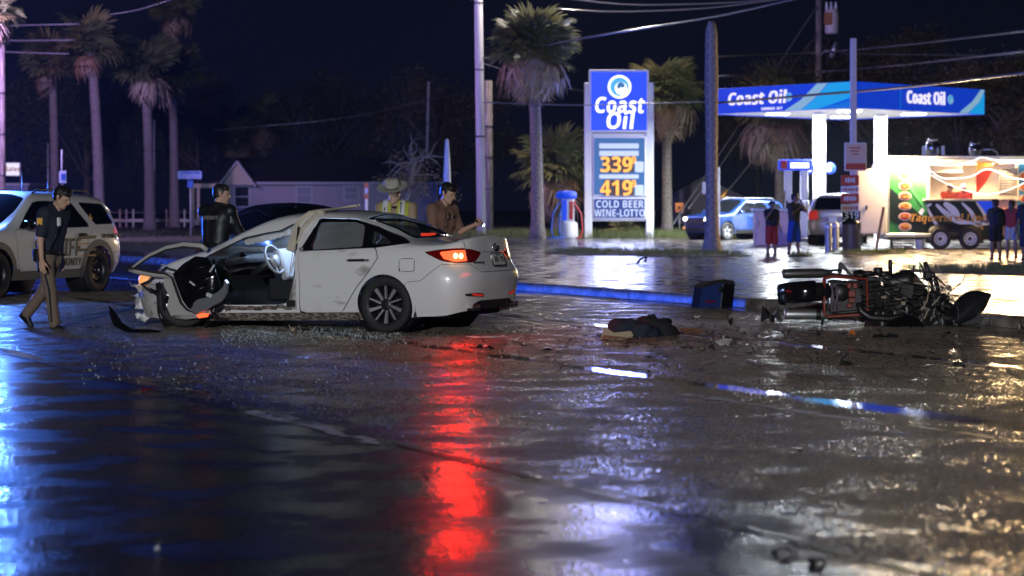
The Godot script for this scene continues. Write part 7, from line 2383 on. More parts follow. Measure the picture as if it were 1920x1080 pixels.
func palm(label: String, foot: Vector3, height: float, r: float, reach: float, green: int, dead: int, lean_x := 0.0, seed_ := 1, group := "fan palms") -> void:
	if fronds.is_empty():
		for k in 4: fronds.append(frond_mesh(k))
	var o := thing("fan_palm", label, "palm tree", foot, 0.0, group)
	rng.seed = seed_ * 77 + 5
	var pts := []
	var rad := []
	for i in 15:
		var u := i / 14.0
		pts.append(Vector3(lean_x * u * u, height * u, 0))
		rad.append(r * (1.0 + 0.45 * exp(-u * 14.0) - 0.14 * u + (0.10 if i % 2 == 0 else 0.0) * 0.4))
	put("trunk", tube_mesh(pts, rad, 14), M.palm_bark, o)
	var top := Vector3(lean_x, height, 0)
	var sc := reach / 1.45
	for i in green:
		var up := lerpf(1.25, -0.25, pow(i / float(maxi(green - 1, 1)), 0.9)) + rng.randf_range(-0.15, 0.15)
		_frond(o, top, up, rng.randf() * TAU, sc * rng.randf_range(0.8, 1.1), i % 2, M.frond_green if rng.randf() < 0.72 else M.frond_yellow, "frond")
	for i in dead:
		var up := rng.randf_range(-1.35, -0.35)
		_frond(o, top + Vector3(0, -0.08 * sc, 0), up, rng.randf() * TAU, sc * rng.randf_range(0.75, 1.05), 2 + i % 2, M.frond_dead if rng.randf() < 0.7 else M.frond_rusty, "dead_frond")

func _frond(o: Node3D, top: Vector3, up: float, turn: float, sc: float, kind: int, m: Material, called: String) -> void:
	var x := Vector3(cos(up) * cos(turn), sin(up), cos(up) * sin(turn))
	var z := x.cross(Vector3.UP).normalized().rotated(x, rng.randf_range(-0.5, 0.5))
	var y := z.cross(x)
	var f := put(called, fronds[kind], m, o)
	f.transform = Transform3D(Basis(x, y, z).scaled(Vector3.ONE * sc), top + x * 0.05)

func leaf_clump() -> ArrayMesh:
	var b := Shape.new()
	rng.seed = 321
	for i in 26:
		var c := Vector3(rng.randf_range(-1, 1), rng.randf_range(-1, 1), rng.randf_range(-1, 1)) * 0.5
		var d := Vector3(rng.randf_range(-1, 1), rng.randf_range(-0.6, 1), rng.randf_range(-1, 1)).normalized() * 0.15
		var s := d.cross(Vector3(rng.randf_range(-1, 1), rng.randf_range(-1, 1), 0.3)).normalized() * 0.05
		b.tri(c - d * 0.5, c + s, c + d)
		b.tri(c - d * 0.5, c + d, c - s)
	return b.mesh()

var clump: ArrayMesh

func leafy_tree(label: String, foot: Vector3, height: float, wide: float, seed_: int, m: Material) -> void:
	if clump == null: clump = leaf_clump()
	var o := thing("broadleaf_tree", label, "tree", foot, 0.0, "dark trees behind the lots")
	rng.seed = seed_
	var trunk := Shape.new()
	trunk.soft()
	trunk.tube([Vector3.ZERO, Vector3(0.1, height * 0.3, 0), Vector3(0.05, height * 0.62, 0.1)], [0.3, 0.2, 0.1], 9)
	for i in 7:
		var a := rng.randf() * TAU
		trunk.tube([Vector3(0.08, height * rng.randf_range(0.25, 0.45), 0), Vector3(cos(a) * wide * 0.25, height * 0.62, sin(a) * wide * 0.25), Vector3(cos(a) * wide * 0.42, height * rng.randf_range(0.7, 0.9), sin(a) * wide * 0.4)], [0.12, 0.07, 0.03], 6, false)
	put("trunk", trunk.mesh(), M.bark, o)
	var mm := MultiMesh.new()
	mm.transform_format = MultiMesh.TRANSFORM_3D
	mm.mesh = clump
	var lobes := []
	for i in 16:
		lobes.append([Vector3(rng.randf_range(-0.42, 0.42) * wide, height * rng.randf_range(0.42, 0.95), rng.randf_range(-0.35, 0.35) * wide), wide * rng.randf_range(0.10, 0.22)])
	mm.instance_count = 620
	for i in 620:
		var l: Array = lobes[i % 16]
		var v: Vector3 = Vector3(rng.randfn(), rng.randfn() * 0.8, rng.randfn()).normalized() * float(l[1]) * pow(rng.randf(), 0.4)
		mm.set_instance_transform(i, Transform3D(Basis.from_euler(Vector3(rng.randf() * 6.0, rng.randf() * 6.0, 0)).scaled(Vector3.ONE * rng.randf_range(0.6, 1.2)), l[0] + v))
	var q := MultiMeshInstance3D.new()
	q.name = "crown"
	q.multimesh = mm
	q.material_override = m
	q.set_meta("kind", "stuff")
	o.add_child(q)

func build_plants() -> void:
	var ht := func(top_px: float, z: float) -> float: return EYE + (HORIZON - top_px) / FOCAL * z - land(z)
	palm("tall fan palm with a shaggy brown skirt left of the pylon sign", on_land(1008.0, 82.0), ht.call(92.0, 82.0), 0.24, 1.95, 58, 84, -0.22, 1)
	palm("fan palm with pale dead skirt close behind the pylon sign's right post", on_land(1251.0, 90.0), ht.call(175.0, 90.0), 0.21, 1.9, 54, 64, -0.05, 2)
	palm("short bushy fan palm between the tall palm and the pylon sign", on_land(1046.0, 94.0), ht.call(318.0, 94.0), 0.26, 2.15, 44, 34, 0.0, 3)
	palm("fan palm with a wide grey skirt under the canopy's left side", on_land(1462.0, 100.0), ht.call(205.0, 100.0), 0.24, 2.6, 34, 84, 0.0, 4)
	palm("left-side palm whose trunk rises behind the patrol car's roof, first from left", on_land(103.0, 106.0), ht.call(118.0, 106.0), 0.22, 2.1, 36, 2, -0.15, 5)
	palm("left-side palm with the brightest purple trunk behind the patrol car", on_land(186.0, 100.0), ht.call(88.0, 100.0), 0.25, 2.1, 36, 2, -0.40, 6)
	palm("left-side palm with flared foot and rusty skirt left of the street name sign", on_land(281.0, 104.0), ht.call(128.0, 104.0), 0.25, 2.1, 36, 5, -0.26, 7)
	palm("left-side palm with straight banded trunk nearest the street name sign", on_land(327.0, 112.0), ht.call(140.0, 112.0), 0.24, 2.1, 36, 3, -0.10, 8)
	palm("palm whose crown hangs in from the top left corner", on_land(-12.0, 80.0), ht.call(28.0, 80.0), 0.22, 1.25, 26, 30, 0.0, 9)
	palm("far palm with a pale crown above the bungalow roof", on_land(497.0, 150.0), ht.call(225.0, 150.0), 0.17, 2.3, 30, 12, 0.0, 10)
	palm("far dim palm left of the pale one above the bungalow's porch", on_land(443.0, 150.0), ht.call(262.0, 150.0), 0.17, 2.2, 28, 16, 0.0, 11)
	palm("low ragged palmetto below the pylon sign", on_land(1168.0, 88.0), 0.25, 0.12, 0.85, 22, 4, 0.0, 12)
	palm("palm crown against the sky beside the second left palm's top", on_land(325.0, 125.0), ht.call(20.0, 125.0), 0.2, 1.9, 24, 4, 0.1, 13)
	# bare trunk in the grass island
	var b := on_land(1335.0, 64.0)
	var o := thing("bare_palm_trunk", "bare crownless palm trunk with a rounded top in the grass island", "palm tree", b)
	var pts := []
	var rad := []
	var hgt: float = ht.call(40.0, 64.0)
	for i in 61:
		var u := i / 60.0
		pts.append(Vector3(-0.02 * u, hgt * u, 0))
		var rr := 0.175 + 0.16 * exp(-u * 16.0) + 0.025 * exp(-pow((u - 0.72) / 0.16, 2.0))
		if u > 0.93: rr *= sqrt(maxf(0.02, 1.0 - pow((u - 0.93) / 0.078, 2.0)))
		rad.append(rr + (0.007 if i % 3 == 0 else 0.0))
	put("trunk", tube_mesh(pts, rad, 18), M.ringed_bark, o)
	# leafless pale tree over the bungalow's right end
	var lt := thing("leafless_tree", "pale leafless tree with crooked limbs right of the bungalow", "tree", on_land(765.0, 102.0))
	rng.seed = 64
	var tb := Shape.new()
	tb.soft()
	var fork: float = ht.call(300.0, 102.0)
	tb.tube([Vector3(-0.35, 0, 0), Vector3(0.0, fork * 0.5, 0), Vector3(0.35, fork, 0)], [0.20, 0.15, 0.12], 9)
	put("trunk", tb.mesh(), M.pale_bark, lt)
	for i in 15:
		var a := rng.randf_range(0.1, PI - 0.1)
		var d := Vector3(cos(a), sin(a) * 0.8, rng.randf_range(-0.5, 0.5))
		var p := Vector3(rng.randf_range(0.05, 0.35), fork * rng.randf_range(0.75, 1.0), 0)
		var lim := [p]
		for k in 5:
			d = (d + Vector3(rng.randf_range(-0.7, 0.7), rng.randf_range(-0.6, 0.5), rng.randf_range(-0.4, 0.4))).normalized()
			p = p + d * rng.randf_range(0.22, 0.42)
			lim.append(p)
		put("limb", tube_mesh(lim, [0.07, 0.055, 0.045, 0.035, 0.025, 0.012], 6), M.pale_bark, lt)
	var tw := MultiMesh.new()
	tw.transform_format = MultiMesh.TRANSFORM_3D
	if clump == null: clump = leaf_clump()
	rng.seed = 65
	tw.mesh = clump
	tw.instance_count = 90
	for i in 90:
		tw.set_instance_transform(i, Transform3D(Basis.from_euler(Vector3(rng.randf() * 6, rng.randf() * 6, 0)).scaled(Vector3.ONE * rng.randf_range(0.3, 0.7)), Vector3(0.2 + rng.randfn() * 0.75, fork * 0.72 + rng.randfn() * 0.55, rng.randfn() * 0.5)))
	var tq := MultiMeshInstance3D.new()
	tq.name = "dry_leaves"
	tq.multimesh = tw
	tq.material_override = M.frond_dead
	tq.set_meta("kind", "stuff")
	lt.add_child(tq)
	# dark broadleaf trees behind everything
	leafy_tree("dark spreading tree behind the canopy's right end", on_land(1800.0, 118.0), 9.5, 9.0, 81, M.leaf_dark)
	leafy_tree("dark tree between the canopy's roof and the transformer pole", on_land(1640.0, 126.0), 11.0, 8.0, 82, M.leaf_dark)
	leafy_tree("dark tree above the canopy's left end", on_land(1420.0, 130.0), 10.5, 7.0, 83, M.leaf_dark)
	leafy_tree("dark tree at the right edge behind the food trailer", on_land(1925.0, 104.0), 9.0, 7.0, 84, M.leaf_dark)
	leafy_tree("dark oak behind the bungalow's roof", on_land(610.0, 150.0), 10.0, 11.0, 85, M.leaf_dark)
	leafy_tree("dark oak behind the leafless tree", on_land(850.0, 140.0), 9.0, 9.0, 86, M.leaf_dark)
	leafy_tree("dark tree between the left palms and the bungalow", on_land(370.0, 150.0), 9.5, 10.0, 87, M.leaf_dark)
	leafy_tree("dark tree behind the left palms' trunks", on_land(160.0, 140.0), 9.0, 12.0, 88, M.leaf_dark)
# ================================================================ people
# Bones are tapered capsules [a, b, ra, rb]; their distances are joined smoothly on a grid and
# meshed as surface nets into the given shape.
func net(b: Shape, bones: Array, k: float, cell: float) -> void:
	if bones.is_empty(): return
	var lo := Vector3.ONE * 1e9
	var hi := Vector3.ONE * -1e9
	for q in bones:
		var r: float = maxf(q[2], q[3])
		for e in [q[0], q[1]]:
			lo = lo.min(e - Vector3.ONE * r)
			hi = hi.max(e + Vector3.ONE * r)
	lo -= Vector3.ONE * cell * 3.0
	hi += Vector3.ONE * cell * 3.0
	var nx := int((hi.x - lo.x) / cell) + 1
	var ny := int((hi.y - lo.y) / cell) + 1
	var nz := int((hi.z - lo.z) / cell) + 1
	var f := PackedFloat32Array()
	f.resize(nx * ny * nz)
	f.fill(1.0)
	for q in bones:
		var a: Vector3 = q[0]
		var c: Vector3 = q[1]
		var ra: float = q[2]
		var rb: float = q[3]
		var ba := c - a
		var l2 := maxf(ba.length_squared(), 1e-9)
		var m := Vector3.ONE * (maxf(ra, rb) + k + cell * 2.0)
		var p0 := ((a.min(c) - m - lo) / cell).floor().max(Vector3.ZERO)
		var p1 := ((a.max(c) + m - lo) / cell).ceil().min(Vector3(nx - 1, ny - 1, nz - 1))
		for iz in range(int(p0.z), int(p1.z) + 1):
			for iy in range(int(p0.y), int(p1.y) + 1):
				var row := (iz * ny + iy) * nx
				for ix in range(int(p0.x), int(p1.x) + 1):
					var p := lo + Vector3(ix, iy, iz) * cell - a
					var h := clampf(p.dot(ba) / l2, 0.0, 1.0)
					var d := (p - ba * h).length() - ra - (rb - ra) * h
					var g := f[row + ix]
					var e := maxf(k - absf(g - d), 0.0)
					f[row + ix] = minf(g, d) - e * e / (4.0 * k)
	var ids := PackedInt32Array()
	ids.resize(nx * ny * nz)
	ids.fill(-1)
	var vs := PackedVector3Array()
	var offs := [0, 1, nx, nx + 1, nx * ny, nx * ny + 1, nx * ny + nx, nx * ny + nx + 1]
	var far := cell * 2.0
	for iz in nz - 1:
		for iy in ny - 1:
			var row := (iz * ny + iy) * nx
			for ix in nx - 1:
				var g0 := f[row + ix]
				if g0 > far or g0 < -far: continue
				var neg := 0
				for o in 8:
					if f[row + ix + offs[o]] < 0.0: neg += 1
				if neg == 0 or neg == 8: continue
				var sum := Vector3.ZERO
				var cnt := 0
				for e in [[0, 1], [2, 3], [4, 5], [6, 7], [0, 2], [1, 3], [4, 6], [5, 7], [0, 4], [1, 5], [2, 6], [3, 7]]:
					var fa := f[row + ix + offs[e[0]]]
					var fb := f[row + ix + offs[e[1]]]
					if (fa < 0.0) != (fb < 0.0):
						var t := fa / (fa - fb)
						var va := Vector3(e[0] & 1, (e[0] >> 1) & 1, (e[0] >> 2) & 1)
						var vb := Vector3(e[1] & 1, (e[1] >> 1) & 1, (e[1] >> 2) & 1)
						sum += va.lerp(vb, t)
						cnt += 1
				ids[row + ix] = vs.size()
				vs.append(lo + (Vector3(ix, iy, iz) + sum / cnt) * cell)
	for iz in range(1, nz - 1):
		for iy in range(1, ny - 1):
			var row := (iz * ny + iy) * nx
			for ix in range(1, nx - 1):
				var i := row + ix
				if ids[i] < 0: continue
				var s0 := f[i] < 0.0
				for ax in 3:
					var step: int = [1, nx, nx * ny][ax]
					if s0 == (f[i + step] < 0.0): continue
					var u: int = [nx, nx * ny, 1][ax]
					var w: int = [nx * ny, 1, nx][ax]
					if ids[i - u] < 0 or ids[i - w] < 0 or ids[i - u - w] < 0: continue
					if s0: b.quad(vs[ids[i]], vs[ids[i - w]], vs[ids[i - u - w]], vs[ids[i - u]])
					else: b.quad(vs[ids[i]], vs[ids[i - u]], vs[ids[i - u - w]], vs[ids[i - w]])

func cap(a: Vector3, b: Vector3, ra: float, rb: float) -> Array:
	return [a, b, ra, rb]

# pose: angles in degrees; every limb swings forwards with a positive pitch.
# The person stands at the origin facing +Z, their left side towards +X.
func person(o: Node3D, p: Dictionary) -> Dictionary:
	var H: float = p.get("height", 1.75)
	var w: float = p.get("build", 1.0)
	var fine: float = p.get("cell", 0.018)
	var hip_y: float = p.get("hip", 0.515) * H
	var lean: float = deg_to_rad(p.get("lean", 0.0))
	var twist: float = deg_to_rad(p.get("twist", 0.0))
	var pelvis := Vector3(0, hip_y, 0)
	var tb := Basis(Vector3.UP, twist) * Basis(Vector3.RIGHT, lean)
	var waist := pelvis + tb * Vector3(0, 0.09 * H, 0)
	var chest := pelvis + tb * Vector3(0, 0.21 * H, 0.0)
	var neck := pelvis + tb * Vector3(0, 0.315 * H, -0.005 * H)
	var hb := tb * Basis(Vector3.UP, deg_to_rad(p.get("head_turn", 0.0))) * Basis(Vector3.RIGHT, deg_to_rad(p.get("head_nod", 0.0)) - lean * 0.6)
	var head := neck + hb * Vector3(0, 0.098 * H, 0.022 * H)
	var j := {"pelvis": pelvis, "chest": chest, "neck": neck, "head": head, "head_basis": hb, "body_basis": tb}
	var skin_b := [cap(neck + tb * Vector3(0, -0.03 * H, 0), head + hb * Vector3(0, -0.02, -0.01), 0.058 * w, 0.056 * w), cap(pelvis, waist, 0.11 * w, 0.10 * w), cap(waist, chest, 0.10 * w, 0.115 * w), cap(chest, neck, 0.10 * w, 0.06)]
	var top := [cap(pelvis + tb * Vector3(0.055, 0.03, 0), chest + tb * Vector3(0.075, 0, 0), 0.118 * w, 0.125 * w), cap(pelvis + tb * Vector3(-0.055, 0.03, 0), chest + tb * Vector3(-0.075, 0, 0), 0.118 * w, 0.125 * w),
		cap(chest + tb * Vector3(0.06, 0.05, 0.01), neck + tb * Vector3(0.03, -0.02, 0), 0.115 * w, 0.062), cap(chest + tb * Vector3(-0.06, 0.05, 0.01), neck + tb * Vector3(-0.03, -0.02, 0), 0.115 * w, 0.062)]
	var legs := [cap(pelvis + tb * Vector3(0.06, 0.02, 0), pelvis + Vector3(0.07, -0.05, 0), 0.122 * w, 0.118 * w), cap(pelvis + tb * Vector3(-0.06, 0.02, 0), pelvis + Vector3(-0.07, -0.05, 0), 0.122 * w, 0.118 * w)]
	var shoes := []
	var hands := []
	var sleeve: float = p.get("sleeve", 0.75)
	for s in [1.0, -1.0]:
		var n := "l" if s > 0 else "r"
		var arm: Array = p.get("arm_" + n, [0.0, 8.0, 10.0, 0.0])     # pitch, spread, elbow, inward turn
		var sh := neck + tb * Vector3(0.105 * H * s * w, -0.032 * H, 0)
		var ab := tb * Basis(Vector3.BACK, deg_to_rad(arm[1]) * s) * Basis(Vector3.RIGHT, deg_to_rad(-arm[0])) * Basis(Vector3.UP, deg_to_rad(-arm[3]) * s)
		var el := sh + ab * Vector3(0, -0.172 * H, 0)
		var fb := ab * Basis(Vector3.RIGHT, deg_to_rad(-arm[2]))
		var wr := el + fb * Vector3(0, -0.148 * H, 0)
		top.append(cap(neck + tb * Vector3(0.02 * s, 0.012, -0.01), sh + tb * Vector3(-0.01 * s, 0.012, 0), 0.062, 0.060 * w))
		j["elbow_" + n] = el
		j["wrist_" + n] = wr
		j["hand_basis_" + n] = fb
		skin_b.append_array([cap(sh, el, 0.046 * w, 0.040 * w), cap(el, wr, 0.041 * w, 0.028)])
		top.append(cap(chest + tb * Vector3(0.10 * s, 0.07, 0), sh, 0.10 * w, 0.072 * w))
		if sleeve < 1.0:
			top.append(cap(sh, sh.lerp(el, sleeve), 0.068 * w, 0.066 * w))
		else:
			top.append(cap(sh, el, 0.068 * w, 0.056 * w))
			top.append(cap(el, el.lerp(wr, sleeve - 1.0), 0.056 * w, 0.046 * w))
		hands.append([wr, fb, s, p.get("grip_" + n, 0.35)])
		var leg: Array = p.get("leg_" + n, [0.0, 3.0, 2.0, 0.0])      # thigh pitch, spread, knee bend, foot turn
		var hp := pelvis + Vector3(0.052 * H * s, -0.02 * H, 0)
		var lb := Basis(Vector3.UP, deg_to_rad(leg[3])) * Basis(Vector3.BACK, deg_to_rad(leg[1]) * s) * Basis(Vector3.RIGHT, deg_to_rad(-leg[0]))
		var kn := hp + lb * Vector3(0, -0.243 * H, 0)
		var sb := lb * Basis(Vector3.RIGHT, deg_to_rad(leg[2]))
		var an := kn + sb * Vector3(0, -0.232 * H, 0)
		skin_b.append_array([cap(hp, kn, 0.078 * w, 0.050 * w), cap(kn + sb * Vector3(0, 0, -0.005), kn + sb * Vector3(0, -0.09 * H, -0.018), 0.048 * w, 0.056 * w), cap(kn + sb * Vector3(0, -0.09 * H, -0.018), an, 0.054 * w, 0.036)])
		var kind: String = p.get("legs", "trousers")
		if kind == "trousers":
			legs.append_array([cap(hp, kn, 0.098 * w, 0.070 * w), cap(kn, an + sb * Vector3(0, 0.03, 0), 0.070 * w, 0.064 * w)])
		elif kind == "shorts":
			legs.append_array([cap(hp, hp.lerp(kn, 0.55), 0.102 * w, 0.10 * w), cap(hp.lerp(kn, 0.55), hp.lerp(kn, float(p.get("hem", 0.95))), 0.10 * w, 0.098 * w)])
		var tilt: float = leg[4] if leg.size() > 4 else 0.0
		var fbas := Basis(Vector3.UP, deg_to_rad(leg[3])) * Basis(Vector3.RIGHT, deg_to_rad(tilt))
		var heel := an + fbas * Vector3(0, -0.045, -0.035)
		var toe := an + fbas * Vector3(0, -0.058, 0.135)
		shoes.append_array([cap(an + fbas * Vector3(0, 0.0, 0.0), heel + fbas * Vector3(0, 0.005, 0.0), 0.046, 0.040), cap(heel, toe, 0.038, 0.034), cap(an + fbas * Vector3(0, -0.01, 0.02), toe, 0.042, 0.032)])
		j["ankle_" + n] = an
	# head: skull, face, jaw, nose, ears
	var at_head := func(x: float, y: float, z: float) -> Vector3: return head + hb * Vector3(x, y, z)
	var hs := H / 1.75
	var face := [cap(at_head.call(0, 0.035 * hs, -0.02 * hs), at_head.call(0, 0.03 * hs, 0.012 * hs), 0.088 * hs, 0.080 * hs), cap(at_head.call(0, 0.0, 0.03 * hs), at_head.call(0, -0.085 * hs, 0.052 * hs), 0.064 * hs, 0.036 * hs),
		cap(at_head.call(0.03 * hs, -0.05 * hs, 0.01), at_head.call(0.022 * hs, -0.085 * hs, 0.045 * hs), 0.045 * hs, 0.028 * hs), cap(at_head.call(-0.03 * hs, -0.05 * hs, 0.01), at_head.call(-0.022 * hs, -0.085 * hs, 0.045 * hs), 0.045 * hs, 0.028 * hs),
		cap(at_head.call(0, 0.018 * hs, 0.086 * hs), at_head.call(0, -0.022 * hs, 0.112 * hs), 0.010, 0.016), cap(at_head.call(-0.032 * hs, 0.032 * hs, 0.080 * hs), at_head.call(0.032 * hs, 0.032 * hs, 0.080 * hs), 0.014, 0.014),
		cap(at_head.call(-0.016 * hs, -0.052 * hs, 0.088 * hs), at_head.call(0.016 * hs, -0.052 * hs, 0.088 * hs), 0.011, 0.011), cap(at_head.call(0, -0.095 * hs, 0.066 * hs), at_head.call(0, -0.10 * hs, 0.070 * hs), 0.020, 0.018)]
	for s in [-1.0, 1.0]:
		face.append(cap(at_head.call(0.080 * s * hs, 0.018 * hs, -0.008), at_head.call(0.084 * s * hs, -0.028 * hs, 0.0), 0.018, 0.012))
	var body := Shape.new()
	body.soft()
	net(body, skin_b, 0.03, fine)
	net(body, face + [cap(neck, head + hb * Vector3(0, -0.02, -0.01), 0.056 * w, 0.056 * w)], 0.014, minf(fine * 0.5, 0.011))
	for h in hands:
		net(body, hand_bones(h[0], h[1], h[2], h[3], hs), 0.006, minf(fine * 0.35, 0.008))
	put("body", body.mesh(), p.skin, o)
	var eyes := Shape.new()
	eyes.soft()
	for s in [-1.0, 1.0]:
		eyes.ball(at_head.call(0.032 * s * hs, 0.012 * hs, 0.086 * hs), Vector3(0.013, 0.008, 0.009), 8)
	put("eyes", eyes.mesh(), M.eye_dark, o)
	if p.has("hair"):
		var hair := [cap(at_head.call(0, 0.055 * hs, -0.035 * hs), at_head.call(0, 0.068 * hs, 0.022 * hs), 0.090 * hs, 0.072 * hs), cap(at_head.call(0, 0.0, -0.045 * hs), at_head.call(0, 0.04 * hs, -0.035 * hs), 0.078 * hs, 0.09 * hs), cap(at_head.call(-0.04 * hs, 0.096 * hs, 0.045 * hs), at_head.call(0.045 * hs, 0.092 * hs, 0.048 * hs), 0.026, 0.030)]
		for s in [-1.0, 1.0]:
			hair.append(cap(at_head.call(0.066 * s * hs, 0.045 * hs, 0.015 * hs), at_head.call(0.072 * s * hs, 0.005, 0.012), 0.026, 0.014))
		if p.get("long_hair", false):
			hair.append(cap(at_head.call(0, 0.0, -0.07 * hs), at_head.call(0, -0.20 * hs, -0.09 * hs), 0.075, 0.055))
		var hm := Shape.new()
		hm.soft()
		net(hm, hair, 0.02, minf(fine * 0.6, 0.013))
		put("hair", hm.mesh(), p.hair, o)
	if p.has("top"):
		var tm := Shape.new()
		tm.soft()
		net(tm, top, 0.05, fine)
		put(p.get("top_name", "shirt"), tm.mesh(), p.top, o)
		var co := Shape.new()
		co.soft()
		for a in 12:
			var q0 := neck + tb * (Vector3(sin(TAU * a / 12) * 0.072, 0.0 + 0.02 * cos(TAU * a / 12 + PI), cos(TAU * a / 12) * 0.072))
			var q1 := neck + tb * (Vector3(sin(TAU * (a + 1) / 12) * 0.072, 0.0 + 0.02 * cos(TAU * (a + 1) / 12 + PI), cos(TAU * (a + 1) / 12) * 0.072))
			co.tube([q0, q1], 0.018, 6, false)
		put("collar", co.mesh(), p.get("collar", p.top), o)
	if p.has("bottom"):
		var lm := Shape.new()
		lm.soft()
		net(lm, legs, 0.025, fine)
		put(p.get("bottom_name", "trousers"), lm.mesh(), p.bottom, o)
	var sm := Shape.new()
	sm.soft()
	net(sm, shoes, 0.012, minf(fine * 0.75, 0.014))
	put("shoes", sm.mesh(), p.shoes, o)
	if p.has("belt"):
		var pts := []
		for a in 25:
			pts.append(pelvis + tb * Vector3(sin(TAU * a / 24) * 0.182 * w, 0.045, cos(TAU * a / 24) * 0.132 * w))
		put("belt", tube_mesh(pts, 0.026, 6), p.belt, o)
		for q in [[0.18, 0.02, 0.12], [-0.19, -0.05, 0.16], [0.10, -0.12, 0.10], [-0.10, -0.13, 0.10]]:
			put("belt_pouch", box_mesh(Vector3(0.06, q[2], 0.07), 0.015, pelvis + tb * Vector3(q[0] * w, 0.03 - q[2] * 0.25, q[1])), p.belt, o)
	return j

# palm, four bent fingers of different lengths and a thumb leaving the side of the palm
func hand_bones(wr: Vector3, fb: Basis, s: float, grip: float, hs: float) -> Array:
	var out := []
	# the palm faces the thigh; thumb forwards (+z of the forearm)
	for i in 4:
		var z := (0.030 - 0.020 * i) * hs
		var base := wr + fb * Vector3(0, -0.085 * hs, z)
		out.append(cap(wr + fb * Vector3(0, -0.015, z * 0.6), base, 0.019 * hs, 0.013 * hs))
		var l: float = [0.038, 0.043, 0.040, 0.031][i] * hs
		var dir := fb * Vector3(0, -1, 0)
		var ax := fb * Vector3(0, 0, 1)
		var p := base
		for k in 3:
			dir = dir.rotated(ax, -s * grip * (0.8 + 0.35 * k))
			var q := p + dir * l * (1.0 - 0.22 * k)
			out.append(cap(p, q, (0.0098 - 0.0008 * k) * hs, (0.0090 - 0.0008 * k) * hs))
			p = q
	var t0 := wr + fb * Vector3(0, -0.03 * hs, 0.024 * hs)
	var t1 := t0 + fb * Vector3(-0.012 * s, -0.035, 0.028) * hs
	var t2 := t1 + fb * Vector3(-0.018 * s, -0.030, 0.008) * hs
	out.append_array([cap(t0, t1, 0.014 * hs, 0.011 * hs), cap(t1, t2, 0.011 * hs, 0.009 * hs)])
	return out

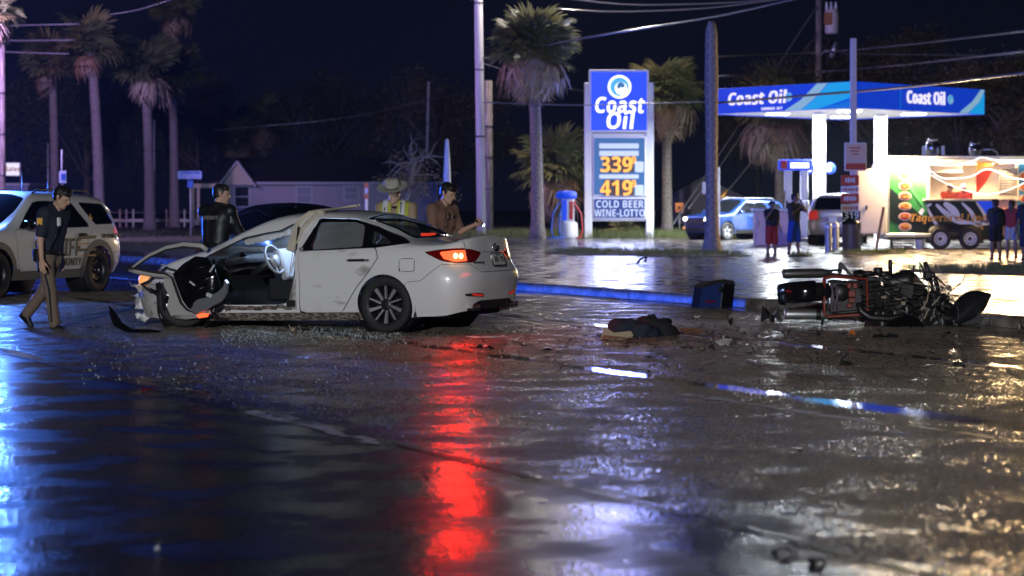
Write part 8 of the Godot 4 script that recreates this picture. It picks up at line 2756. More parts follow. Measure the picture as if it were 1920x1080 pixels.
func build_people() -> void:
	# deputy striding to the right in front of the patrol car
	var o := thing("person", "uniformed deputy in dark shirt and tan trousers striding past the patrol car", "person", on_road(92.0, 614.0), deg_to_rad(68.0))
	var j := person(o, {"height": 1.80, "build": 1.06, "cell": 0.014, "hip": 0.50, "lean": 9.0, "head_nod": 22.0, "skin": M.skin_tan, "hair": M.hair_dark, "top": M.navy_cloth, "sleeve": 0.78, "bottom": M.tan_cloth, "shoes": M.black_leather, "belt": M.black_leather,
		"arm_r": [4.0, 10.0, 16.0, 0.0], "arm_l": [-8.0, 14.0, 14.0, 10.0], "leg_l": [-20.0, 3.0, 22.0, 0.0, 38.0], "leg_r": [14.0, 3.0, 4.0, 0.0, -4.0]})
	put("trouser_stripe", tube_mesh([j.pelvis + Vector3(-0.185, -0.08, 0.02), (j.pelvis + j.ankle_r) * 0.5 + Vector3(-0.135, 0.0, 0.05), j.ankle_r + Vector3(-0.068, 0.05, 0)], [0.012, 0.012, 0.010], 5), M.navy_cloth, o)
	var bb: Basis = j.body_basis
	put("shoulder_patch", box_mesh(Vector3(0.015, 0.09, 0.08), 0.006, j.neck + bb * Vector3(-0.285, -0.15, 0.0)), M.gold_cloth, o)
	put("radio", box_mesh(Vector3(0.06, 0.11, 0.04), 0.012, j.chest + bb * Vector3(-0.10, 0.06, 0.145)), M.sign_pale_paint, o)
	put("radio_cord", tube_mesh([j.chest + bb * Vector3(-0.10, 0.0, 0.16), j.chest + bb * Vector3(-0.14, -0.12, 0.15), j.pelvis + bb * Vector3(-0.16, 0.08, 0.12)], 0.008, 5), M.black_leather, o)
	put("holster", box_mesh(Vector3(0.07, 0.26, 0.10), 0.02, j.pelvis + Vector3(-0.21, -0.08, 0.03)), M.black_leather, o)
	put("wrist_watch", tube_mesh([j.wrist_l + Vector3(0, 0.03, 0), j.wrist_l + Vector3(0.0, 0.055, 0)], 0.038, 10), M.black_leather, o)
	# officer in a black jacket behind the torn door, back turned, head looking right
	o = thing("person", "smiling officer in a black jacket standing behind the torn car door", "person", Vector3(-4.02, 0.0, -28.9), deg_to_rad(150.0))
	j = person(o, {"height": 1.80, "build": 1.14, "cell": 0.016, "lean": 6.0, "head_turn": -62.0, "head_nod": 6.0, "skin": M.skin_tan, "hair": M.hair_dark, "top": M.black_jacket, "top_name": "jacket", "sleeve": 1.92, "bottom": M.black_cloth, "shoes": M.black_leather, "belt": M.black_leather,
		"arm_r": [34.0, 8.0, 40.0, 10.0], "arm_l": [24.0, 8.0, 34.0, 0.0]})
	bb = j.body_basis
	put("sleeve_patch", box_mesh(Vector3(0.02, 0.10, 0.09), 0.01, j.neck + bb * Vector3(-0.262, -0.17, 0.0)), M.patch_grey, o)
	words("back_letters", "SHERIFF", 0.055, M.patch_grey, o, Transform3D(bb * Basis(Vector3.UP, PI), j.neck + bb * Vector3(0.0, -0.16, -0.150)), 0.006)
	# trooper in a broad-brimmed hat and high-visibility vest behind the boot
	o = thing("person", "trooper in broad brimmed hat and lime reflective vest behind the sedan", "person", Vector3(-1.52, 0.0, -28.2), deg_to_rad(-10.0))
	j = person(o, {"height": 1.85, "build": 1.04, "cell": 0.016, "lean": 6.0, "head_turn": -8.0, "head_nod": 24.0, "skin": M.skin_pale, "hair": M.hair_brown, "top": M.tan_shirt, "sleeve": 1.9, "bottom": M.tan_cloth, "shoes": M.black_leather, "belt": M.black_leather, "arm_r": [18.0, 10.0, 30.0, 0.0], "arm_l": [18.0, 10.0, 30.0, 0.0]})
	var hb: Basis = j.head_basis
	var hat := Node3D.new()
	hat.name = "campaign_hat"
	o.add_child(hat, true)
	hat.transform = Transform3D(hb, j.head + hb * Vector3(0, 0.075, -0.005))
	put("brim", lathe_mesh([[0.09, 0.005], [0.14, 0.0], [0.185, 0.006], [0.205, 0.018], [0.206, 0.024], [0.185, 0.014], [0.14, 0.010], [0.09, 0.014]], 32), M.hat_grey, hat)
	var cr := Shape.new()
	cr.soft()
	for q in [[0.0, 0.0], [0.028, 0.0], [-0.028, 0.0]]:
		cr.lathe([[0.106 - absf(q[0]) * 0.8, 0.0], [0.100 - absf(q[0]) * 0.7, 0.06], [0.075, 0.10], [0.05, 0.118 + absf(q[0]) * 0.3], [0.0, 0.112]], 24, Transform3D(Basis(), Vector3(q[0], 0, 0)))
	put("crown", cr.mesh(), M.hat_grey, hat)
	put("hat_band", lathe_mesh([[0.109, 0.0], [0.109, 0.028]], 24), M.black_leather, hat)
	put("hat_strap", tube_mesh([Vector3(0.10, 0.0, 0.02), Vector3(0.07, -0.10, 0.05), Vector3(0.0, -0.17, 0.075), Vector3(-0.07, -0.10, 0.05), Vector3(-0.10, 0.0, 0.02)], 0.005, 5), M.black_leather, hat)
	put("spectacles", tube_mesh([j.head + hb * Vector3(-0.085, 0.02, 0.02), j.head + hb * Vector3(-0.06, 0.018, 0.098), j.head + hb * Vector3(0, 0.022, 0.106), j.head + hb * Vector3(0.06, 0.018, 0.098), j.head + hb * Vector3(0.085, 0.02, 0.02)], 0.005, 5), M.chrome, o)
	bb = j.body_basis
	for s in [-1.0, 1.0]:
		var vest := Shape.new()
		vest.soft()
		var rows := []
		for i in 15:
			var u := i / 14.0
			var a := lerpf(-0.7, 2.4, u)
			var c: Vector3 = j.chest + bb * Vector3(0.115 * s, 0.262 * sin(minf(absf(a), 1.6)) * signf(a) - 0.02 - maxf(0.0, a - 1.6) * 0.3, 0.150 * cos(a) + 0.014)
			rows.append([c + bb * Vector3(-0.075 * s, 0.01, 0.0), c + bb * Vector3(0.0, 0.012, 0.014 * cos(a)), c + bb * Vector3(0.075 * s, -0.025, -0.02)])
		vest.grid(rows)
		put("vest_front", vest.mesh(), M.vest_lime, o)
		var tapeb := Shape.new()
		tapeb.soft()
		var tr := []
		for i in 13:
			var a := lerpf(-0.7, 1.7, i / 12.0)
			var c: Vector3 = j.chest + bb * Vector3(0.115 * s, 0.262 * sin(minf(absf(a), 1.6)) * signf(a) - 0.006, 0.150 * cos(a) + 0.030)
			tr.append([c + bb * Vector3(-0.034, 0.004, 0.004), c + bb * Vector3(0.034, 0.0, 0.004)])
		tapeb.grid(tr)
		put("vest_tape", tapeb.mesh(), M.vest_silver, o)
	for i in 3:
		words("vest_letter", ["F", "H", "P"][i], 0.055, M.black_leather, o, Transform3D(bb * Basis(Vector3.RIGHT, -0.25), j.chest + bb * Vector3(-0.115, 0.14 - 0.075 * i, 0.165 + 0.012 * i)), 0.008)
	put("shirt_opening", prism_mesh(pv([-0.04, 0.0, 0.04, 0.0, 0.0, -0.09]), 0.01, Transform3D(bb, j.neck + bb * Vector3(0, -0.02, 0.088))), M.black_cloth, o)
	put("vest_radio", box_mesh(Vector3(0.04, 0.10, 0.04), 0.01, j.chest + bb * Vector3(0.09, 0.02, 0.17)), M.black_leather, o)
	put("vest_aerial", tube_mesh([j.chest + bb * Vector3(0.10, 0.06, 0.17), j.chest + bb * Vector3(0.105, 0.24, 0.165)], 0.006, 5), M.black_leather, o)
	# officer in a brown shirt holding a torch
	o = thing("person", "officer in a brown shirt holding out a lit torch behind the sedan", "person", Vector3(-0.98, 0.0, -28.5), deg_to_rad(50.0))
	j = person(o, {"height": 1.83, "build": 1.05, "cell": 0.015, "lean": 8.0, "head_turn": 2.0, "head_nod": 16.0, "skin": M.skin_tan, "hair": M.hair_dark, "top": M.brown_shirt, "sleeve": 0.8, "bottom": M.tan_cloth, "shoes": M.black_leather, "belt": M.black_leather, "arm_r": [16.0, 6.0, 62.0, 0.0], "arm_l": [26.0, 12.0, 92.0, -10.0], "grip_l": 0.85})
	bb = j.body_basis
	put("badge", box_mesh(Vector3(0.045, 0.05, 0.012), 0.005, j.chest + bb * Vector3(0.07, 0.05, 0.145)), M.chrome, o)
	put("chest_mic", box_mesh(Vector3(0.05, 0.09, 0.04), 0.012, j.chest + bb * Vector3(-0.05, 0.07, 0.15)), M.black_leather, o)
	for s in [-1.0, 1.0]:
		put("chest_pocket", box_mesh(Vector3(0.09, 0.09, 0.012), 0.005, j.chest + bb * Vector3(0.085 * s, -0.03, 0.14)), M.brown_shirt, o)
	var hw: Vector3 = o.transform * (j.wrist_l + (j.hand_basis_l as Basis) * Vector3(-0.02, -0.075, 0.0))
	var dirv := Vector3(0.80, -0.45, 0.40).normalized()
	var tl := thing("torch", "small black torch with a bright bluish beam in the brown shirted officer's hand", "torch", hw)
	tl.basis = Basis(dirv.cross(Vector3.UP).normalized(), dirv, dirv.cross(Vector3.UP).normalized().cross(dirv))
	put("barrel", lathe_mesh([[0.0, -0.08], [0.014, -0.08], [0.014, 0.03], [0.02, 0.05], [0.02, 0.075], [0.0, 0.075]], 14), M.black_leather, tl)
	put("lens_light", lathe_mesh([[0.0, 0.084], [0.012, 0.084], [0.018, 0.077], [0.018, 0.074]], 14), M.torch_glow, tl)
	var sl := SpotLight3D.new()
	sl.name = "torch_light"
	sl.light_color = Color(0.75, 0.85, 1.0)
	sl.light_energy = 9.0
	sl.light_size = 0.02
	sl.spot_angle = 24.0
	sl.spot_range = 50.0
	sl.spot_attenuation = 2.0
	sl.shadow_enabled = true
	tl.add_child(sl)
	sl.transform = Transform3D(Basis.looking_at(Vector3.UP, Vector3.RIGHT), Vector3(0, 0.10, 0))
	# onlookers on the forecourt
	o = thing("person", "onlooker in black T-shirt and red shorts with a hand to the face", "person", on_land(1447.0, 60.0), deg_to_rad(18.0))
	person(o, {"height": 1.52, "build": 1.0, "cell": 0.028, "skin": M.skin_brown, "hair": M.hair_dark, "top": M.black_tee, "sleeve": 0.7, "legs": "shorts", "hem": 1.0, "bottom": M.red_shorts, "bottom_name": "shorts", "shoes": M.black_leather, "arm_r": [40.0, 24.0, 128.0, 10.0], "arm_l": [4.0, 8.0, 14.0, 0.0], "head_nod": 6.0})
	o = thing("person", "onlooker in dark vest and blue shorts with one arm across the chest", "person", on_land(1489.0, 61.0), deg_to_rad(38.0))
	person(o, {"height": 1.73, "build": 1.04, "cell": 0.028, "skin": M.skin_brown, "hair": M.hair_dark, "top": M.dark_vest, "sleeve": 0.75, "legs": "shorts", "hem": 1.02, "bottom": M.blue_shorts, "bottom_name": "shorts", "shoes": M.black_leather, "arm_r": [42.0, 12.0, 112.0, 40.0], "arm_l": [62.0, 10.0, 128.0, 20.0], "leg_l": [4.0, 5.0, 2.0, 20.0], "leg_r": [-3.0, 5.0, 2.0, -20.0], "head_turn": 24.0})
	var zq := 55.5
	o = thing("person", "onlooker with a black back bag in dark clothes before the trailer wheels", "person", on_land(1867.0, zq), deg_to_rad(196.0))
	j = person(o, {"height": 1.56, "build": 0.98, "cell": 0.026, "skin": M.skin_brown, "hair": M.hair_dark, "top": M.dark_vest, "sleeve": 0.5, "legs": "shorts", "hem": 0.6, "bottom": M.black_cloth, "bottom_name": "shorts", "shoes": M.black_leather, "arm_l": [10.0, 16.0, 80.0, 0.0], "arm_r": [20.0, 14.0, 90.0, 0.0], "head_turn": 10.0})
	var bag := thing("back_bag", "black back bag worn by the onlooker before the trailer wheels", "bag", o.position, o.rotation.y)
	var bs := Shape.new()
	bs.soft()
	net(bs, [cap(j.chest + Vector3(0.05, 0.06, -0.19), j.chest + Vector3(0.05, -0.16, -0.20), 0.10, 0.12), cap(j.chest + Vector3(-0.05, 0.06, -0.19), j.chest + Vector3(-0.05, -0.16, -0.20), 0.10, 0.12)], 0.05, 0.03)
	put("sack", bs.mesh(), M.black_cloth, bag)
	for s in [-1.0, 1.0]:
		put("strap", tube_mesh([j.chest + Vector3(0.09 * s, -0.15, -0.15), j.chest + Vector3(0.12 * s, 0.08, -0.13), j.neck + Vector3(0.09 * s, 0.01, 0.0), j.chest + Vector3(0.11 * s, 0.02, 0.14), j.chest + Vector3(0.12 * s, -0.16, 0.0)], 0.018, 5), M.black_cloth, bag)
	o = thing("person", "long haired onlooker in red top and pale shorts, middle of the right group", "person", on_land(1897.0, 56.5), deg_to_rad(150.0))
	person(o, {"height": 1.55, "build": 0.9, "cell": 0.026, "skin": M.skin_brown, "hair": M.hair_brown, "long_hair": true, "top": M.red_top, "sleeve": 0.3, "legs": "shorts", "hem": 0.5, "bottom": M.pale_shorts, "bottom_name": "shorts", "shoes": M.red_shoes, "arm_l": [30.0, 10.0, 100.0, 20.0], "arm_r": [10.0, 8.0, 24.0, 0.0]})
	o = thing("person", "onlooker in dark blue clothes cut off by the right edge", "person", on_land(1926.0, 54.5), deg_to_rad(200.0))
	person(o, {"height": 1.68, "build": 1.1, "cell": 0.028, "skin": M.skin_brown, "hair": M.hair_dark, "top": M.navy_cloth, "sleeve": 0.8, "legs": "shorts", "hem": 1.0, "bottom": M.navy_cloth, "bottom_name": "shorts", "shoes": M.black_leather, "arm_l": [4.0, 8.0, 12.0, 0.0], "arm_r": [4.0, 8.0, 12.0, 0.0]})
	for q in [[1.62, "cook in a red shirt leaning at the serving hatch, left one", 20.0], [2.22, "cook in a dark red shirt and pale cap at the serving hatch, right one", -20.0]]:
		o = thing("person", q[1], "person", Vector3(11.72 + q[0] + 0.35, land(66.5) + 0.43, -67.35), deg_to_rad(q[2]))
		j = person(o, {"height": 1.66, "build": 1.08, "cell": 0.03, "lean": 20.0, "head_nod": 20.0, "skin": M.skin_brown, "hair": M.hair_dark if q[0] < 2.0 else M.sign_pale_paint, "top": M.red_top, "sleeve": 0.8, "bottom": M.black_cloth, "shoes": M.black_leather, "arm_l": [40.0, 10.0, 50.0, 10.0], "arm_r": [40.0, 10.0, 50.0, 10.0]})
# ================================================================ motorcycle wreck and debris
# a bent, snapped-off plate with a torn rim and a couple of spikes
func shard(seed_: int, size: Vector3, n := 9) -> ArrayMesh:
	rng.seed = seed_
	var b := Shape.new()
	var rim := []
	var low := 0.0
	for i in n:
		var a := TAU * (i + rng.randf_range(-0.3, 0.3)) / n
		var r := rng.randf_range(0.4, 1.0)
		rim.append(Vector3(cos(a) * size.x * 0.5 * r, size.y * pow(rng.randf(), 1.6), sin(a) * size.z * 0.5 * r))
	var top := Vector3(0, size.y * rng.randf_range(0.25, 0.7), 0)
	var dn := Vector3(0, -maxf(0.004, size.y * 0.07), 0)
	for i in n:
		var p: Vector3 = rim[i]
		var q: Vector3 = rim[(i + 1) % n]
		b.tri(top, p, q)
		b.tri(top + dn, q + dn, p + dn)
		b.quad(p, p + dn, q + dn, q)
	for i in 3:
		var p: Vector3 = rim[(i * 3) % n]
		var e := p * rng.randf_range(1.1, 1.6) + Vector3(0, size.y * rng.randf_range(0.0, 0.6), 0)
		var w := Vector3(-p.z, 0.01, p.x).normalized() * size.x * 0.05
		b.tri(p - w, e, p + w)
		b.tri(p - w + dn, p + w + dn, e)
		b.tri(p - w, p - w + dn, e)
		b.tri(p + w, e, p + w + dn)
	return b.mesh()

func crumple(seed_: int, size: Vector3) -> ArrayMesh:
	var n := FastNoiseLite.new()
	n.seed = seed_
	n.frequency = 1.1
	n.fractal_octaves = 3
	var b := Shape.new()
	b.soft()
	var rows := []
	for i in 15:
		var row := []
		var a := PI * 0.52 * i / 14.0
		for k in 29:
			var c := TAU * k / 28.0
			var d := Vector3(sin(a) * cos(c), cos(a), sin(a) * sin(c))
			var r := 1.0 + 0.5 * n.get_noise_3d(d.x * 0.9, d.y * 0.9, d.z * 0.9) + 0.07 * n.get_noise_3d(d.x * 4.0, d.y * 4.0, d.z * 4.0)
			row.append(d * r * size * Vector3(0.5, 1.0, 0.5))
		rows.append(row)
	b.grid(rows)
	return b.mesh()

func build_bike() -> void:
	var o := thing("wrecked_motorcycle", "burnt black touring motorcycle lying on its side against the kerb", "motorcycle", on_road(1560.0, 610.0))
	var q := func(px: float, py: float, z: float) -> Vector3: return Vector3((px - 1560.0) / 148.7, (610.0 - py) / 148.7, z)
	# rear wheel lying flat, mudguard over it
	var xf := Transform3D(Basis(Vector3.BACK, 0.06) * Basis(Vector3.RIGHT, -0.12), Vector3(-0.33, 0.41, -0.02))
	put("rear_tyre", lathe_mesh([[0.20, -0.10], [0.27, -0.105], [0.315, -0.07], [0.33, 0.0], [0.315, 0.07], [0.27, 0.105], [0.20, 0.10]], 32, xf), M.charred, o)
	put("rear_rim", lathe_mesh([[0.20, -0.09], [0.17, -0.05], [0.06, -0.05], [0.05, -0.09], [0.0, -0.09]], 24, xf), M.dark_metal, o)
	var mg := Shape.new()
	mg.soft()
	mg.lathe([[0.33, -0.125], [0.352, -0.11], [0.362, 0.0], [0.352, 0.11], [0.33, 0.125]], 18, xf, PI * 0.85, PI * 0.42)
	put("rear_mudguard", mg.mesh(), M.gloss_black, o)
	# silencers
	put("silencer", lathe_mesh([[0.045, 0.0], [0.058, 0.005], [0.06, 0.05], [0.06, 0.50], [0.045, 0.56], [0.03, 0.62], [0.0, 0.62]], 20, Transform3D(Basis(Vector3.BACK, -PI / 2 + 0.02), q.call(1465.0, 513.0, 0.10))), M.sooty_steel, o)
	put("silencer", lathe_mesh([[0.045, 0.0], [0.062, 0.005], [0.064, 0.05], [0.064, 0.46], [0.05, 0.52], [0.03, 0.60], [0.0, 0.60]], 20, Transform3D(Basis(Vector3.BACK, -PI / 2 - 0.01), q.call(1467.0, 588.0, 0.14))), M.brushed, o)
	put("silencer_strap", lathe_mesh([[0.068, 0.40], [0.068, 0.46]], 18, Transform3D(Basis(Vector3.BACK, -PI / 2 - 0.01), q.call(1467.0, 588.0, 0.14))), M.charred, o)
	put("exhaust_pipe", tube_mesh([q.call(1548.0, 514.0, 0.10), q.call(1600.0, 520.0, 0.12), q.call(1650.0, 524.0, 0.12), q.call(1680.0, 540.0, 0.12)], [0.03, 0.026, 0.024, 0.02], 8), M.sooty_steel, o)
	put("exhaust_pipe", tube_mesh([q.call(1548.0, 589.0, 0.14), q.call(1600.0, 592.0, 0.16), q.call(1640.0, 588.0, 0.18)], [0.03, 0.026, 0.024], 8), M.sooty_steel, o)
	put("header_pipe", tube_mesh([q.call(1606.0, 566.0, 0.22), q.call(1609.0, 582.0, 0.24), q.call(1625.0, 593.0, 0.25), q.call(1660.0, 596.0, 0.25), q.call(1700.0, 590.0, 0.24), q.call(1718.0, 572.0, 0.2)], [0.05, 0.052, 0.05, 0.046, 0.042, 0.036], 12), M.charred, o)
	put("header_pipe", tube_mesh([q.call(1650.0, 575.0, 0.20), q.call(1655.0, 558.0, 0.22), q.call(1685.0, 552.0, 0.22), q.call(1706.0, 568.0, 0.22), q.call(1712.0, 590.0, 0.2)], 0.022, 8), M.charred, o)
	# tail frame and luggage rack, facing us, their red standing for light from the tail lamps
	for k in 2:
		var i := 0.0 + 9.0 * k
		var z := 0.20 - 0.10 * k
		put("rack_tube", tube_mesh([q.call(1541.0 + i, 520.0 + i, z), q.call(1541.0 + i, 588.0 - i * 0.6, z), q.call(1548.0 + i, 592.0 - i * 0.6, z), q.call(1618.0, 588.0 - i * 0.6, z), q.call(1622.0, 580.0 - i, z), q.call(1620.0, 522.0 + i, z), q.call(1560.0, 517.0 + i, z), q.call(1541.0 + i, 520.0 + i, z)], 0.019, 8), M.tail_lit_red if k == 0 else M.charred, o)
	put("rack_plate", prism_mesh(pv([-0.03, 0.17, 0.36, 0.17, 0.36, 0.56, -0.03, 0.58]), 0.02, Transform3D(Basis(), Vector3(0, 0, 0.06))), M.charred, o)
	for x in [1556.0, 1564.0]:
		put("rack_bar", tube_mesh([q.call(x, 530.0, 0.17), q.call(x + 2.0, 560.0, 0.18), q.call(x + 1.0, 578.0, 0.17)], 0.013, 6), M.scorched_violet, o)
	for r in [[1589.0, 535.0, 0.05, 0.07], [1600.0, 535.0, 0.06, 0.07], [1594.0, 550.0, 0.09, 0.08], [1594.0, 562.0, 0.08, 0.06], [1590.0, 572.0, 0.07, 0.05]]:
		put("electrics_box", box_mesh(Vector3(r[2], r[3], 0.06), 0.008, q.call(r[0], r[1], 0.12)), M.tail_lit_red, o)
	put("hub_drum", lathe_mesh([[0.0, 0.02], [0.09, 0.02], [0.11, 0.0], [0.05, -0.02], [0.0, -0.02]], 20, Transform3D(Basis(Vector3.RIGHT, PI / 2), q.call(1575.0, 548.0, 0.10))), M.charred, o)
	put("bracket", prism_mesh(pv([0.07, 0.60, 0.08, 0.79, 0.12, 0.80, 0.27, 0.62, 0.22, 0.62, 0.13, 0.72, 0.11, 0.62]), 0.03), M.charred, o)
	for r in [[1495.0, 507.0, 1550.0, 511.0], [1533.0, 512.0, 1530.0, 503.0], [1520.0, 509.0, 1575.0, 506.0], [1556.0, 600.0, 1540.0, 560.0], [1540.0, 618.0 - 8.0, 1541.0, 575.0]]:
		put("frame_rod", tube_mesh([q.call(r[0], r[1], 0.06), q.call(r[2], r[3], 0.05)], 0.017, 6), M.charred, o)
	# engine block and gearbox
	rng.seed = 91
	for r in [[1655.0, 558.0, 0.42, 0.30, 0.34, 0.1], [1700.0, 545.0, 0.34, 0.26, 0.36, -0.2], [1630.0, 545.0, 0.26, 0.34, 0.28, 0.15], [1740.0, 572.0, 0.30, 0.26, 0.26, 0.3], [1690.0, 585.0, 0.5, 0.16, 0.3, 0.0]]:
		var b := Shape.new()
		b.box(Vector3.ZERO, Vector3(r[2], r[3], r[4]), Basis(Vector3.BACK, r[5]) * Basis(Vector3.UP, r[5] * 2.0), 0.05)
		for k in 6:
			b.box(Basis(Vector3.BACK, r[5]) * Vector3(0, -r[3] * 0.42 + k * r[3] * 0.165, 0), Vector3(r[2] * 1.06, 0.012, r[4] * 1.08), Basis(Vector3.BACK, r[5]), 0.003)
		var e := put("engine_casing", b.mesh(), M.charred, o)
		e.position = q.call(r[0], r[1], 0.0)
	for r in [[1625.0, 513.0, 0.10], [1610.0, 512.0, 0.09], [1678.0, 540.0, 0.07], [1660.0, 520.0, 0.06]]:
		put("engine_cover", lathe_mesh([[0.0, 0.03], [r[2] * 0.6, 0.03], [r[2], 0.01], [r[2], -0.02], [0.0, -0.02]], 18, Transform3D(Basis(Vector3.BACK, rng.randf_range(-0.5, 0.5)) * Basis(Vector3.RIGHT, rng.randf_range(-0.3, 0.6)), q.call(r[0], r[1], 0.12))), M.charred if r[2] > 0.065 else M.sooty_steel, o)
	for r in [[1645.0, 512.0, 0.06, 0.10], [1656.0, 516.0, 0.07, 0.08], [1668.0, 512.0, 0.025, 0.20]]:
		put("engine_stub", lathe_mesh([[0.0, 0.0], [r[2], 0.0], [r[2], r[3] * 0.8], [r[2] * 0.8, r[3]], [0.0, r[3]]], 12, Transform3D(Basis(), q.call(r[0], r[1] + 4.0, 0.05))), M.charred, o)
	var tk := Shape.new()
	tk.soft()
	net(tk, [cap(q.call(1672.0, 530.0, 0.02), q.call(1700.0, 526.0, 0.02), 0.11, 0.13), cap(q.call(1700.0, 526.0, 0.02), q.call(1722.0, 540.0, 0.04), 0.12, 0.07)], 0.05, 0.022)
	put("fuel_tank", tk.mesh(), M.charred, o)
	put("headlamp_shell", lathe_mesh([[0.0, -0.05], [0.06, -0.03], [0.085, 0.02], [0.09, 0.04], [0.0, 0.03]], 18, Transform3D(Basis(Vector3.BACK, -0.9), q.call(1716.0, 527.0, 0.12))), M.sooty_steel, o)
	# forks, bars, lever, front wheel and mudguard
	for k in 2:
		put("fork_tube", tube_mesh([q.call(1664.0 + 6.0 * k, 602.0, 0.28 - 0.04 * k), q.call(1718.0 + 6.0 * k, 579.0 + 3.0 * k, 0.24)], 0.020, 10), M.chrome, o)
	put("fork_yoke", box_mesh(Vector3(0.05, 0.10, 0.05), 0.01, q.call(1692.0, 592.0, 0.27)), M.charred, o)
	put("handlebar", tube_mesh([q.call(1752.0, 560.0, 0.0), q.call(1747.0, 535.0, 0.03), q.call(1741.0, 515.0, 0.04), q.call(1733.0, 491.0, 0.05)], [0.018, 0.020, 0.028, 0.030], 10), M.charred, o)
	put("clutch_lever", tube_mesh([q.call(1735.0, 520.0, 0.07), q.call(1729.0, 505.0, 0.09), q.call(1721.0, 490.0, 0.09)], [0.012, 0.010, 0.008], 6), M.charred, o)
	put("switch_box", box_mesh(Vector3(0.11, 0.12, 0.09), 0.02, q.call(1738.0, 517.0, 0.05)), M.charred, o)
	put("second_grip", tube_mesh([q.call(1765.0, 555.0, -0.1), q.call(1758.0, 530.0, -0.08), q.call(1752.0, 510.0, -0.06)], [0.02, 0.03, 0.012], 8), M.charred, o)
	put("mirror_stalk", tube_mesh([q.call(1745.0, 518.0, 0.0), q.call(1757.0, 519.0, 0.0), q.call(1764.0, 530.0, 0.02)], 0.009, 6), M.charred, o)
	var fx := Transform3D(Basis(Vector3.BACK, -0.35) * Basis(Vector3.RIGHT, 0.3), q.call(1775.0, 585.0, -0.08))
	put("front_tyre", lathe_mesh([[0.20, -0.06], [0.26, -0.065], [0.29, -0.03], [0.295, 0.0], [0.29, 0.03], [0.26, 0.065], [0.20, 0.06], [0.20, -0.06]], 30, fx), M.charred, o)
	put("front_mudguard", _blade(), M.charred_gloss, o)
	put("torn_fairing", prism_mesh(pv([1.55, 0.02, 1.62, 0.10, 1.76, 0.16, 1.86, 0.19, 1.85, 0.13, 1.92, 0.14, 1.84, 0.03, 1.72, 0.01]), 0.03, Transform3D(Basis(), Vector3(0, 0, 0.10))), M.charred, o)
	put("belly_fairing", prism_mesh(pv([0.62, 0.0, 0.70, 0.10, 0.86, 0.17, 1.02, 0.12, 1.10, 0.0]), 0.05, Transform3D(Basis(Vector3.RIGHT, 0.5), Vector3(0, 0, 0.34))), M.gloss_black, o)
	# burnt loom: many thin cables that spring from the steering head
	rng.seed = 17
	for i in 64:
		var p: Vector3 = q.call(rng.randf_range(1690.0, 1785.0), rng.randf_range(535.0, 600.0), rng.randf_range(-0.05, 0.22))
		var pts := [p]
		var d := Vector3(rng.randf_range(-1, 1), rng.randf_range(-0.6, 0.8), rng.randf_range(-0.3, 0.4)).normalized()
		for k in 4:
			d = (d + Vector3(rng.randf_range(-0.8, 0.8), rng.randf_range(-0.8, 0.7), rng.randf_range(-0.4, 0.4))).normalized()
			p = p + d * rng.randf_range(0.06, 0.12)
			p.y = maxf(p.y, 0.02)
			pts.append(p)
		put("burnt_cable", tube_mesh(pts, rng.randf_range(0.005, 0.012), 5), [M.charred, M.charred, M.charred, M.charred, M.wire, M.charred, M.ash_tan][i % 7], o)
	for i in 5:
		var e := put("melted_fairing", crumple(40 + i, Vector3(rng.randf_range(0.28, 0.42), rng.randf_range(0.2, 0.42), 0.3)), M.charred, o)
		e.position = q.call([1648.0, 1690.0, 1728.0, 1760.0, 1706.0][i], 606.0, [0.1, 0.05, 0.0, 0.05, -0.12][i])
	for i in 48:
		var b := Shape.new()
		b.box(Vector3.ZERO, Vector3(rng.randf_range(0.03, 0.10), rng.randf_range(0.015, 0.05), 0.03), Basis(Vector3(rng.randf_range(-1, 1), rng.randf_range(-1, 1), 1).normalized(), rng.randf_range(-1.5, 1.5)), 0.004)
		var e := put("broken_bracket", b.mesh(), [M.charred, M.sooty_steel, M.charred, M.charred, M.charred, M.ash_tan][i % 6], o)
		e.position = q.call(rng.randf_range(1600.0, 1785.0), rng.randf_range(530.0, 604.0), rng.randf_range(0.16, 0.30))
	# top case torn off and resting against the kerb
	var c := thing("top_case", "dark blue motorcycle top case standing against the kerb, lid torn open", "luggage case", on_road(1336.0, 577.0), 0.25)
	var cs := Shape.new()
	cs.prism(pv([-0.28, 0.0, -0.22, 0.30, -0.10, 0.39, 0.10, 0.41, 0.20, 0.38, 0.16, 0.0]), 0.34)
	put("shell", cs.mesh(), M.case_blue, c)
	put("lid_edge", prism_mesh(pv([-0.24, 0.30, -0.10, 0.40, 0.12, 0.43, 0.27, 0.40, 0.29, 0.35, 0.22, 0.36, 0.0, 0.37]), 0.38), M.charred, c)
	put("torn_side", prism_mesh(pv([0.10, 0.36, 0.28, 0.35, 0.24, 0.0, 0.06, 0.0]), 0.40), M.gloss_black, c)
	put("latch", box_mesh(Vector3(0.05, 0.09, 0.03), 0.008, Vector3(0.05, 0.28, 0.205)), M.charred, c)
	put("reflector_strip", box_mesh(Vector3(0.16, 0.03, 0.012), 0.004, Vector3(-0.10, 0.10, 0.173)), M.red_lens, c)

